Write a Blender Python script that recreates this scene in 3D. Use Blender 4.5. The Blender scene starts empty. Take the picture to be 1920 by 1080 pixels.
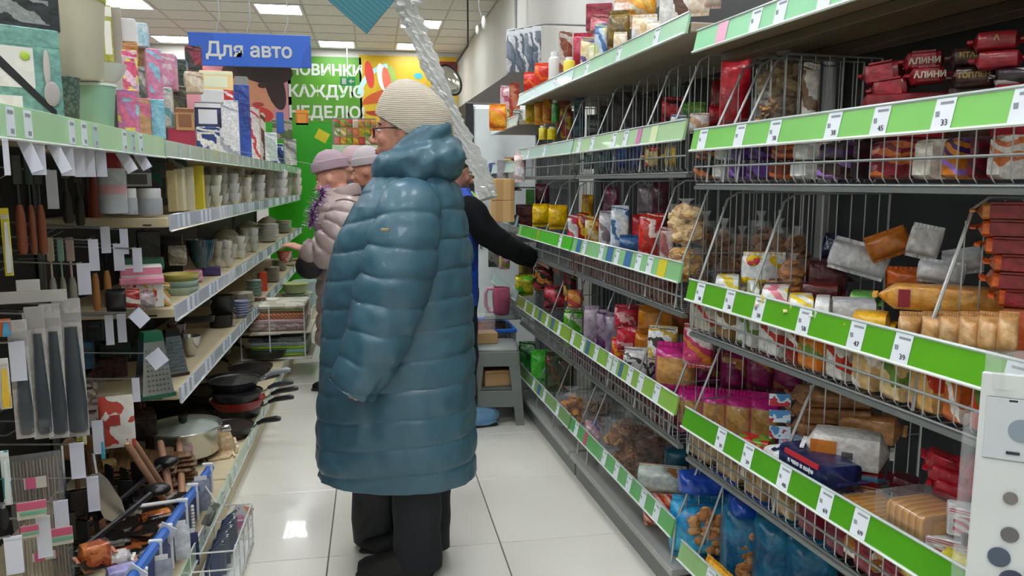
import bpy, bmesh, math, random
from math import sin, cos, pi, radians, tan, atan, atan2, sqrt
from mathutils import Vector, Matrix, noise
random.seed(7)
SC = bpy.context.scene
COL = SC.collection
# ---------------------------------------------------------------- camera
H = 1.28; F = 1450.0; YAW = radians(10.13); PIT = radians(7.77)
cam = bpy.data.cameras.new('camera'); camo = bpy.data.objects.new('camera', cam); COL.objects.link(camo)
cam.sensor_width = 36; cam.lens = F*36/1920; cam.clip_start = .05; cam.clip_end = 80
camo.location = (0, 0, H); camo.rotation_euler = (pi/2-PIT, 0, -YAW); SC.camera = camo
# ---------------------------------------------------------------- world, exposure
wd = bpy.data.worlds.new('world'); SC.world = wd; wd.use_nodes = True
wd.node_tree.nodes['Background'].inputs[0].default_value = (.8, .9, 1, 1)
wd.node_tree.nodes['Background'].inputs[1].default_value = 0.2
vs = SC.view_settings; vs.view_transform = 'Standard'; vs.look = 'None'; vs.gamma = 1; vs.use_curve_mapping = False
vs.exposure = 0.62
LAMP = 13.0      # emission strength of the ceiling luminaires
CEIL = 3.43
try:
    SC.cycles.max_bounces = 7; SC.cycles.transparent_max_bounces = 12; SC.cycles.caustics_reflective = False; SC.cycles.caustics_refractive = False
except Exception: pass
# ---------------------------------------------------------------- view maths
FW = Vector((sin(YAW)*cos(PIT), cos(YAW)*cos(PIT), -sin(PIT))); RT = Vector((cos(YAW), -sin(YAW), 0)); UP = RT.cross(FW)
C0 = Vector((0, 0, H))
def ray(px, py): return FW + RT*((px-960)/F) + UP*((540-py)/F)
def on_plane(px, py, p0, n):
    r = ray(px, py); return C0 + r*((Vector(p0)-C0).dot(Vector(n))/r.dot(Vector(n)))
def at_y(px, py, y): return on_plane(px, py, (0, y, 0), (0, 1, 0))
def at_x(px, py, x): return on_plane(px, py, (x, 0, 0), (1, 0, 0))
def at_z(px, py, z): return on_plane(px, py, (0, 0, z), (0, 0, 1))
def at_d(px, py, d): return C0 + ray(px, py)*d
def dist(p): return (Vector(p)-C0).dot(FW)
def facing(p): return atan2(p[1], p[0]) - pi/2
# ---------------------------------------------------------------- materials
def L(c):
    if isinstance(c, str): c = tuple(int(c[i:i+2], 16) for i in (0, 2, 4))
    return tuple(((v/255)/12.92 if v/255 <= .04045 else ((v/255+.055)/1.055)**2.4) for v in c) + (1,)
_M = {}
def mat(cols, rough=.5, pat='plain', scale=8, metal=0, bump=0, bscale=30, alpha=1, emit=0, spec=.5, coat=0, trans=0):
    """procedural material: cols = one colour or several; pat = plain | blotch | bands | bandsx | stripes | dots | check | knit"""
    if isinstance(cols, str) or isinstance(cols[0], (int, float)): cols = (cols,)
    key = (tuple(cols), rough, pat, scale, metal, bump, bscale, alpha, emit, spec, coat, trans)
    if key in _M: return _M[key]
    m = bpy.data.materials.new('mat%d' % len(_M)); m.use_nodes = True; _M[key] = m
    nt = m.node_tree; N = nt.nodes; K = nt.links; b = N['Principled BSDF']
    b.inputs['Roughness'].default_value = rough; b.inputs['Metallic'].default_value = metal
    b.inputs['Specular IOR Level'].default_value = spec; b.inputs['Coat Weight'].default_value = coat
    b.inputs['Transmission Weight'].default_value = trans
    b.inputs['Alpha'].default_value = alpha
    c0 = L(cols[0]); b.inputs['Base Color'].default_value = c0; m.diffuse_color = c0
    tc = N.new('ShaderNodeTexCoord'); oi = N.new('ShaderNodeObjectInfo'); va = N.new('ShaderNodeVectorMath'); va.operation = 'ADD'
    mu = N.new('ShaderNodeMath'); mu.operation = 'MULTIPLY'; mu.inputs[1].default_value = 7.3
    K.new(oi.outputs['Random'], mu.inputs[0]); K.new(tc.outputs['Object'], va.inputs[0])
    if pat in ('blotch', 'plain', 'dots'): K.new(mu.outputs[0], va.inputs[1])
    vec = va.outputs[0]
    def ramp(src, cs, const=True):
        r = N.new('ShaderNodeValToRGB'); r.color_ramp.interpolation = 'CONSTANT' if const else 'LINEAR'
        e = r.color_ramp.elements
        n = len(cs)
        while len(e) < n: e.new(.5)
        for i, c in enumerate(cs):
            e[i].position = (i/n if const else i/max(1, n-1)); e[i].color = L(c)
        K.new(src, r.inputs[0]); return r.outputs[0]
    if pat == 'plain' and len(cols) == 1:
        n = N.new('ShaderNodeTexNoise'); n.inputs['Scale'].default_value = scale; K.new(vec, n.inputs['Vector'])
        a = tuple(v*.86 for v in c0[:3])+(1,); z = tuple(min(1, v*1.1) for v in c0[:3])+(1,)
        mx = N.new('ShaderNodeMix'); mx.data_type = 'RGBA'; mx.inputs[6].default_value = a; mx.inputs[7].default_value = z
        K.new(n.outputs[0], mx.inputs[0]); K.new(mx.outputs[2], b.inputs['Base Color'])
    elif pat in ('blotch', 'plain'):
        n = N.new('ShaderNodeTexNoise'); n.inputs['Scale'].default_value = scale; n.inputs['Detail'].default_value = 2; K.new(vec, n.inputs['Vector'])
        mr = N.new('ShaderNodeMapRange'); mr.inputs[1].default_value = .33; mr.inputs[2].default_value = .67; K.new(n.outputs[0], mr.inputs[0])
        K.new(ramp(mr.outputs[0], cols), b.inputs['Base Color'])
    elif pat == 'print':
        # packaging print: wavy fields of colour laid across the pack
        sp = N.new('ShaderNodeSeparateXYZ'); K.new(tc.outputs['Generated'], sp.inputs[0])
        n = N.new('ShaderNodeTexNoise'); n.inputs['Scale'].default_value = scale*1.1; n.inputs['Detail'].default_value = 3; K.new(tc.outputs['Object'], va.inputs[0]); K.new(mu.outputs[0], va.inputs[1]); K.new(vec, n.inputs['Vector'])
        def ma(op, a_, b_):
            q = N.new('ShaderNodeMath'); q.operation = op
            for i_, w_ in enumerate((a_, b_)):
                if isinstance(w_, (int, float)): q.inputs[i_].default_value = w_
                else: K.new(w_, q.inputs[i_])
            return q.outputs[0]
        v_ = ma('ADD', ma('MULTIPLY', sp.outputs[2], .62), ma('MULTIPLY', sp.outputs[0], .38)); v_ = ma('ADD', v_, ma('MULTIPLY', ma('SUBTRACT', n.outputs[0], .5), .75))
        v_ = ma('ADD', v_, ma('MULTIPLY', oi.outputs['Random'], .35)); v_ = ma('FRACT', ma('MULTIPLY', v_, 1.6), 0)
        cs = (cols[0], cols[-1], cols[0], cols[1]) if len(cols) == 3 else (cols[0], cols[-1])
        base = ramp(v_, cs)
        n2 = N.new('ShaderNodeTexNoise'); n2.inputs['Scale'].default_value = 70; K.new(vec, n2.inputs['Vector']); mr = N.new('ShaderNodeMapRange'); mr.inputs[1].default_value = .3; mr.inputs[2].default_value = .7; mr.inputs[3].default_value = .72; mr.inputs[4].default_value = 1.15; K.new(n2.outputs[0], mr.inputs[0])  # fine brightness noise paints crinkle highlights into the film colour
        mx = N.new('ShaderNodeVectorMath'); mx.operation = 'SCALE'; K.new(base, mx.inputs[0]); K.new(mr.outputs[0], mx.inputs['Scale']); K.new(mx.outputs[0], b.inputs['Base Color'])
    elif pat in ('bands', 'bandsx', 'stripes', 'check'):
        sp = N.new('ShaderNodeSeparateXYZ'); K.new(tc.outputs['Object'], sp.inputs[0])
        a = N.new('ShaderNodeMath'); a.operation = 'MULTIPLY'; a.inputs[1].default_value = scale
        if pat == 'stripes':
            s = N.new('ShaderNodeMath'); s.operation = 'ADD'; K.new(sp.outputs[0], s.inputs[0]); K.new(sp.outputs[2], s.inputs[1]); K.new(s.outputs[0], a.inputs[0])
        else: K.new(sp.outputs[2 if pat == 'bands' else 0], a.inputs[0])
        fr = N.new('ShaderNodeMath'); fr.operation = 'FRACT'; K.new(a.outputs[0], fr.inputs[0])
        K.new(ramp(fr.outputs[0], cols), b.inputs['Base Color'])
    elif pat == 'dots':
        v = N.new('ShaderNodeTexVoronoi'); v.inputs['Scale'].default_value = scale; K.new(vec, v.inputs['Vector'])
        K.new(ramp(v.outputs['Distance'], (cols[1], cols[0])), b.inputs['Base Color'])
    elif pat == 'knit':
        v = N.new('ShaderNodeTexWave'); v.inputs['Scale'].default_value = scale; v.bands_direction = 'Z'; v.inputs['Distortion'].default_value = 1.5; K.new(tc.outputs['Object'], v.inputs['Vector'])
        K.new(ramp(v.outputs['Fac'], cols if len(cols) > 1 else (cols[0], cols[0]), False), b.inputs['Base Color'])
        bp = N.new('ShaderNodeBump'); bp.inputs['Strength'].default_value = .5; bp.inputs['Distance'].default_value = .004
        K.new(v.outputs['Fac'], bp.inputs['Height']); K.new(bp.outputs[0], b.inputs['Normal'])
    if bump and pat != 'knit':
        n = N.new('ShaderNodeTexNoise'); n.inputs['Scale'].default_value = bscale; n.inputs['Detail'].default_value = 3; K.new(vec, n.inputs['Vector'])
        bp = N.new('ShaderNodeBump'); bp.inputs['Strength'].default_value = bump; bp.inputs['Distance'].default_value = .01
        K.new(n.outputs[0], bp.inputs['Height']); K.new(bp.outputs[0], b.inputs['Normal'])
    if emit:
        b.inputs['Emission Color'].default_value = c0; b.inputs['Emission Strength'].default_value = emit
    return m
def film(cols, pat='print', scale=14): return mat(cols, .28, 'print' if pat == 'blotch' else pat, scale, 0, .7, 26, coat=.25)
def paper(cols, pat='plain', scale=10): return mat(cols, .6, pat, scale)
CLEAR = mat('e8ecee', .08, alpha=.10, bump=1.0, bscale=30, spec=.9)
CLEAR2 = mat('eef2f4', .08, alpha=.2, bump=1.0, bscale=35, spec=.9)
WIRE = mat('a2a6a8', .35, metal=.7)
WIREW = mat('d8dad8', .4)
# ---------------------------------------------------------------- mesh builder
class G:
    def __init__(s): s.v = []; s.f = []; s.m = []; s.mi = 0
    def add(s, vs, fs):
        o = len(s.v); s.v += [tuple(v) for v in vs]; s.f += [tuple(i+o for i in f) for f in fs]; s.m += [s.mi]*len(fs); return s
    def box(s, x0, y0, z0, x1, y1, z1, b=0):
        x0, x1 = min(x0, x1), max(x0, x1); y0, y1 = min(y0, y1), max(y0, y1); z0, z1 = min(z0, z1), max(z0, z1)
        if not b:
            v = [(x, y, z) for z in (z0, z1) for y in (y0, y1) for x in (x0, x1)]
            return s.add(v, [(0, 2, 3, 1), (4, 5, 7, 6), (0, 1, 5, 4), (2, 6, 7, 3), (0, 4, 6, 2), (1, 3, 7, 5)])
        b = min(b, (x1-x0)*.45, (y1-y0)*.45, (z1-z0)*.45)
        vs = []; 
        for z, d in ((z0, b), (z0+b, 0), (z1-b, 0), (z1, b)):
            X0, X1, Y0, Y1 = x0+d, x1-d, y0+d, y1-d
            vs += [(X0+b, Y0, z), (X1-b, Y0, z), (X1, Y0+b, z), (X1, Y1-b, z), (X1-b, Y1, z), (X0+b, Y1, z), (X0, Y1-b, z), (X0, Y0+b, z)]
        fs = [tuple(range(7, -1, -1)), tuple(range(24, 32))]
        for r in range(3):
            for i in range(8): fs.append((r*8+i, r*8+(i+1) % 8, r*8+8+(i+1) % 8, r*8+8+i))
        return s.add(vs, fs)
    def rings(s, rs, cap0=True, cap1=True, closed=True):
        n = len(rs[0]); vs = [p for r in rs for p in r]; fs = []
        for k in range(len(rs)-1):
            for i in range(n if closed else n-1): fs.append((k*n+i, k*n+(i+1) % n, (k+1)*n+(i+1) % n, (k+1)*n+i))
        if cap0: fs.append(tuple(range(n-1, -1, -1)))
        if cap1: fs.append(tuple((len(rs)-1)*n+i for i in range(n)))
        return s.add(vs, fs)
    def tube(s, pts, r, n=6, caps=True):
        pts = [Vector(p) for p in pts]; rr = r if isinstance(r, (list, tuple)) else [r]*len(pts); rs = []
        up = None
        for i, p in enumerate(pts):
            t = (pts[min(i+1, len(pts)-1)]-pts[max(i-1, 0)]).normalized()
            if up is None: up = Vector((0, 0, 1)) if abs(t.z) < .9 else Vector((1, 0, 0))
            a = t.cross(up).normalized(); b = a.cross(t).normalized(); up = b
            rs.append([p+(a*cos(2*pi*k/n)+b*sin(2*pi*k/n))*rr[i] for k in range(n)])
        return s.rings(rs, caps, caps)
    def lathe(s, prof, n=24, c=(0, 0, 0), sx=1, sy=1, caps=False):
        rs = [[(c[0]+r*cos(2*pi*k/n)*sx, c[1]+r*sin(2*pi*k/n)*sy, c[2]+z) for k in range(n)] for r, z in prof]
        return s.rings(rs, caps or prof[0][0] > 1e-4, caps or prof[-1][0] > 1e-4)
    def ell(s, c, r, n=12, m=8, rot=None):
        rs = []
        for j in range(m+1):
            a = -pi/2+pi*j/m; q = []
            for k in range(n):
                p = Vector((r[0]*cos(a)*cos(2*pi*k/n), r[1]*cos(a)*sin(2*pi*k/n), r[2]*sin(a)))
                if rot: p = rot @ p
                q.append(p+Vector(c))
            rs.append(q)
        return s.rings(rs, False, False)
    def obj(s, name, m, parent=None, smooth=True, loc=None):
        me = bpy.data.meshes.new(name); me.from_pydata(s.v, [], s.f)
        ms = m if isinstance(m, (list, tuple)) else [m]
        for x in ms: me.materials.append(x)
        if len(ms) > 1: me.polygons.foreach_set('material_index', s.m)
        me.validate()
        if smooth:
            me.polygons.foreach_set('use_smooth', [True]*len(me.polygons))
            try: me.set_sharp_from_angle(angle=radians(42))
            except Exception: pass
        o = bpy.data.objects.new(name, me); COL.objects.link(o)
        if parent: o.parent = parent
        if loc is not None: o.location = loc
        return o
LABELS = {}
def tag(o, label, cat, group=None, kind=None):
    o['label'] = label; o['category'] = cat
    if group: o['group'] = group
    if kind: o['kind'] = kind
    return o
def thing(name, label, cat, loc=(0, 0, 0), rz=0, group=None):
    o = bpy.data.objects.new(name, None); COL.objects.link(o); o.empty_display_size = .05
    o.location = loc; o.rotation_euler = (0, 0, rz); return tag(o, label, cat, group)
def struct(o): o['kind'] = 'structure'; return o
def text(s_, size, m, parent, loc, rot=(pi/2, 0, 0), name='lettering', ext=.0006, align='CENTER', bold=0):
    cu = bpy.data.curves.new(name, 'FONT'); cu.body = s_; cu.size = size; cu.align_x = align; cu.align_y = 'CENTER'; cu.extrude = ext; cu.offset = bold; cu.resolution_u = 2
    o = bpy.data.objects.new(name, cu); COL.objects.link(o); bpy.context.view_layer.update()
    me = bpy.data.meshes.new_from_object(o.evaluated_get(bpy.context.evaluated_depsgraph_get()))
    bpy.data.objects.remove(o)
    me.materials.clear(); me.materials.append(m)
    o = bpy.data.objects.new(name, me); COL.objects.link(o); o.parent = parent; o.location = loc; o.rotation_euler = rot
    return o
# ================================================================ room shell
XR, XL, YB, YN = 1.52, -6.2, 13.3, -2.5
floor = struct(G().box(XL, YN, -.12, XR, YB, -.014).obj('floor', mat('77746a', .7), smooth=False))
FT = mat('e2dfd4', .2, 'plain', 1.2, coat=.25)
TS = .6
tox = at_z(960, 1080, 0); toy = at_z(1000, 1012, 0)
tile_mesh = None
x0 = tox.x % TS; y0 = toy.y % TS
nx0 = math.floor((-2.2-x0)/TS)
for i in range(nx0, nx0+7):
    for j in range(-1, 22):
        xa, ya = x0+i*TS, y0+j*TS
        if xa > XR-.05 or ya > YB-.1: continue
        xb, yb = min(xa+TS, XR), min(ya+TS, YB)
        if xb-xa > TS-.01 and yb-ya > TS-.01:
            if tile_mesh is None:
                o = G().box(.002, .002, -.02, TS-.002, TS-.002, 0, .0015).obj('floor_tile', FT, floor, False, (xa, ya, 0)); tile_mesh = o.data
            else:
                o = bpy.data.objects.new('floor_tile', tile_mesh); COL.objects.link(o); o.parent = floor; o.location = (xa, ya, 0)
        else: G().box(xa+.002, ya+.002, -.02, xb-.002, yb-.002, 0, .0015).obj('floor_tile', FT, floor, False)
rest = G().box(XL, YN, -.02, x0+nx0*TS-.002, YB, 0).obj('floor_screed', FT, floor, False)
WALL = mat('cfcdc6', .7, scale=2)
struct(G().box(XR, YN, 0, XR+.15, YB, CEIL).obj('wall_right', WALL, smooth=False))
struct(G().box(XL-.15, YN, 0, XL, YB, CEIL).obj('wall_left', WALL, smooth=False))
wb = struct(G().box(XL, YB, 0, XR, YB+.15, CEIL).obj('wall_back', WALL, smooth=False))
struct(G().box(XL, YN-.15, 0, XR, YN, CEIL).obj('wall_front', WALL, smooth=False))
struct(G().box(1.30, 3.55, 0, XR, 4.35, CEIL, .01).obj('trim_1', mat('d3cbcb', .7), smooth=False))   # pillar on the right wall
ceil_ = struct(G().box(XL, YN, CEIL+.03, XR, YB, CEIL+.2).obj('ceiling', mat('8d8b84', .8), smooth=False))
CT = mat('e0ddd4', .85, scale=30)
gm = G()
ct_mesh = None
# lamps: ceiling modules that hold a luminaire
LM = []
for px, py in ((570, 27), (604, 79), (768, 85), (806, 38), (225, 12), (315, 69)):
    p = at_z(px, py, CEIL); LM.append((round((p.x-XL)/.6-.5), round((p.y-YN)/.6-.5)))
LMo = [(i, j) for i in (3, 6, 9, 11) for j in (1, 4, 7, 10, 13)] + [(3, 16), (1, 19), (11, 17)]
allm = list(dict.fromkeys(LM+LMo))
nxx = int((XR-XL)/.6)+1; nyy = int((YB-YN)/.6)+1
for i in range(nxx):
    for j in range(nyy):
        xa = XL+i*.6; ya = YN+j*.6; xb = min(xa+.6, XR); yb = min(ya+.6, YB)
        if xb-xa < .05 or yb-ya < .05 or (i, j) in allm: continue
        full = xb-xa > .59 and yb-ya > .59
        if ya < 5.5:   # never in view: joined
            gm.box(xa+.008, ya+.008, CEIL, xb-.008, yb-.008, CEIL+.02); continue
        if full and ct_mesh: o = bpy.data.objects.new('ceiling_tile', ct_mesh); COL.objects.link(o); o.parent = ceil_; o.location = (xa, ya, CEIL)
        else:
            o = G().box(.008, .008, 0, xb-xa-.008, yb-ya-.008, .02).obj('ceiling_tile', CT, ceil_, False, (xa, ya, CEIL))
            if full: ct_mesh = o.data
o = gm.obj('ceiling_tile_field', CT, ceil_, False); o['kind'] = 'stuff'
gg = G()
for i in range(nxx+1): gg.box(XL+i*.6-.012, YN, CEIL-.004, min(XL+i*.6+.012, XR), YB, CEIL+.03)
for j in range(nyy+1): gg.box(XL, YN+j*.6-.012, CEIL-.005, XR, min(YN+j*.6+.012, YB), CEIL+.03)
gg.obj('ceiling_grid', mat('b9b8b2', .5), ceil_, False)
names = {0: 'ceiling light nearest above the blue hanging sign', 1: 'small-looking ceiling light right of the blue hanging sign', 2: 'far ceiling light above the yellow poster',
         3: 'ceiling light partly behind the silver tinsel garland', 4: 'ceiling light at the upper left above the shelf boxes', 5: 'ceiling light just left of the blue hanging sign'}
EM = mat('f6faff', .5, emit=LAMP); EMW = mat('e6e6e2', .4)
for k, (i, j) in enumerate(allm):
    vis = k < len(LM)
    t = thing('ceiling_light', ('bright recessed square ' + names[k]) if vis else 'recessed square ceiling light outside the photo frame', 'light', (XL+i*.6+.3, YN+j*.6+.3, CEIL), 0, None if vis else 'ceiling lights out of view')
    g = G()
    for a in (-1, 1): g.box(a*.29, -.29, -.012, a*.26, .29, .02); g.box(-.26, a*.29, -.012, .26, a*.26, .02)
    g.obj('frame', EMW, t, False)
    g = G().box(-.262, -.262, .004, .262, .262, .01); g.obj('diffuser', EM, t, False)
    if vis:
        g = G()
        for a in (-.13, 0, .13): g.box(a-.006, -.26, -.008, a+.006, .26, .003)
        g.obj('louvre', EMW, t, False)
# ---------------------------------------------------------------- posters and writing on the far wall
def poster(name, x0, y0, x1, y1, m, label, Y=YB-.02, th=.015):
    a = at_y(x0, y1, Y); b = at_y(x1, y0, Y)
    t = thing(name, label, 'poster', (a.x, Y, a.z))
    w, h = b.x-a.x, b.z-a.z
    G().box(0, 0, 0, w, th, h).obj('board', m, t, False)
    return t, w, h
t, w, h = poster('wall_poster', 545, 108, 677, 300, mat(('4c8a1c'), .45), 'tall green poster with white lettering on the far wall')
WHT = mat('c8ccc4', .5)
for s_, py, sz in (('НОВИНКИ', 133, .30), ('КАЖДУЮ', 173, .33), ('НЕДЕЛЮ!', 212, .33)):
    p = at_y(611, py, YB); text(s_, sz*.78, WHT, t, (w/2+.02, -.004, p.z-t.location.z), name='lettering', bold=.008)
t2, w2, h2 = poster('wall_poster', 678, 108, 858, 300, mat(('bf9d12', 'bf9d12', 'c9a81c'), .45, 'blotch', 1.2), 'yellow poster of a colourful toy helmet shape on the far wall')
def flat(t, name, pts, m, y=-.004):
    G().add([(x, y, z) for x, z in pts]+[(x, y+.003, z) for x, z in pts], [tuple(range(len(pts))), tuple(range(2*len(pts)-1, len(pts)-1, -1))]+[(i, i+len(pts), (i+1) % len(pts)+len(pts), (i+1) % len(pts)) for i in range(len(pts))]).obj(name, m, t, False)
def el(cx, cz, rx, rz, a0=0, a1=360, n=20, rot=0):
    r = []
    for i in range(n):
        a = radians(a0+(a1-a0)*i/(n-1 if a1-a0 < 360 else n)); x, z = rx*cos(a), rz*sin(a); r.append((cx+x*cos(rot)-z*sin(rot), cz+x*sin(rot)+z*cos(rot)))
    return r
def band(cx, cz, rx, rz, th, a0, a1, n=14):
    return el(cx, cz, rx, rz, a0, a1, n)+el(cx, cz, rx-th, rz-th, a1, a0, n)
def px2(t, px, py): p = at_y(px, py, YB-.02); return (p.x-t.location.x, p.z-t.location.z)
cx, cz = px2(t2, 742, 190)
flat(t2, 'printed_shape', el(cx, cz, .55, .22, 0, 180, rot=.12), mat('b8501f', .5), -.003)
flat(t2, 'printed_shape', el(cx+.02, cz-.12, .52, .12, 180, 360, rot=.1), mat('a0301c', .5), -.005)
flat(t2, 'printed_shape', band(cx-.02, cz+.0, .62, .62, .08, 100, 170), mat('a9d8d8', .5), -.004)
for k, (dx, c) in enumerate(((-.42, 'c93b35'), (-.22, 'f3efe4'), (-.05, '8fae55'), (-.14, 'd76a52'))):
    flat(t2, 'printed_shape', el(cx+dx, cz+.42-.03*k, .07, .22, rot=.15), mat(c, .5), -.006-.001*k)
flat(t2, 'printed_shape', el(cx+.38, cz+.42, .07, .05), mat('2e9ac0', .5), -.005)
dx0, dz0 = px2(t2, 818, 115); dx1, dz1 = px2(t2, 858, 178)
flat(t2, 'printed_panel', [(dx0, dz1), (dx1, dz1), (dx1, dz0), (dx0, dz0)], mat('6c1014', .5), -.004)
for k in range(4):
    a, b = px2(t2, 690, 240+14*k); flat(t2, 'printed_panel', [(a-.07, b-.05), (a+.1, b-.05), (a+.1, b+.06), (a-.07, b+.06)], mat('7fd0d8' if k % 2 == 0 else 'e6f0d0', .5), -.004)
t3, w3, h3 = poster('wall_poster', 300, 118, 544, 330, mat(('c08088', 'b06c74', 'c8949a'), .5, 'blotch', .8), 'pink poster of a dark haired face on the far wall')
def e3(px, py, rx, rz, c, y, rot=0):
    a, b = px2(t3, px, py); flat(t3, 'printed_shape', el(a, b, rx/109, rz/109, rot=rot), mat(c, .5), y)
e3(470, 170, 40, 62, 'c98a6c', -.004, .2); e3(492, 128, 52, 26, '2a1b1a', -.006, -.2); e3(448, 128, 30, 16, '3a2420', -.0055, .3)
e3(515, 160, 16, 44, '2e1e1c', -.005, .25); e3(455, 152, 8, 5, '3b2622', -.008); e3(492, 160, 8, 5, '3b2622', -.008)
e3(484, 215, 26, 14, 'c23a30', -.007, -.1); e3(352, 150, 46, 24, 'c2475a', -.004); e3(484, 196, 10, 4, 'a83838', -.008)
t4, w4, h4 = poster('exit_sign', 638, 145, 666, 160, mat('12824a', .4, emit=.25), 'small green exit sign in front of the green poster', YB-.5, .04)
t4['category'] = 'sign'
flat(t4, 'arrow', [(w4*.55, h4*.5), (w4*.75, h4*.8), (w4*.75, h4*.6), (w4*.92, h4*.6), (w4*.92, h4*.4), (w4*.75, h4*.4), (w4*.75, h4*.2)], WHT, -.006)
flat(t4, 'door_pictogram', [(w4*.12, h4*.15), (w4*.4, h4*.15), (w4*.4, h4*.85), (w4*.12, h4*.85)], WHT, -.006)
G().tube([(w4/2, .02, h4), (w4/2, .02, CEIL-t4.location.z)], .008).obj('hanger', WIREW, t4)
# hanging blue sign
Y = 5.6; a = at_y(355, 122, Y); b = at_y(582, 67, Y)
t = thing('hanging_sign', 'blue hanging sign with white lettering over the left rack', 'sign', (a.x, Y, a.z))
w, h = b.x-a.x, b.z-a.z
G().box(0, 0, 0, w, .02, h, .002).obj('board', mat(('1f55b8', '2460c8'), .4, 'blotch', 1), t, False)
text('Для авто', h*.60, WHT, t, (w*.49, -.003, h*.48), name='lettering', bold=.003)
for q in (.22, .47, .78): G().tube([(w*q, .01, h), (w*q+.03, .01, h+.1), (w*q, .01, CEIL-a.z)], .003, 5).obj('hanging_wire', WIRE, t)
# oval convex mirror at the ceiling corner on the right wall
p = at_y(843, 150, 9.5)
t = thing('convex_mirror', 'tilted oval mirror with a black rim high in the far right corner', 'mirror', p, radians(-30))
rm = Matrix.Rotation(radians(-35), 3, 'Y')
G().ell((0, 0, 0), (.12, .03, .19), 20, 10, rm).obj('glass', mat('d0d0c8', .08, metal=.9), t)
G().tube([rm @ Vector((.125*cos(2*pi*k/24), 0, .2*sin(2*pi*k/24))) for k in range(25)], .012, 6).obj('rim', mat('1c1a18', .4), t)
G().tube([(0, .02, .1), (.2, .1, .4), (.2, .1, CEIL-p.z)], .012).obj('bracket', mat('444444', .4), t)
# duct/box above the fridge and small camera
p = at_y(870, 200, 6.2)
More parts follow.
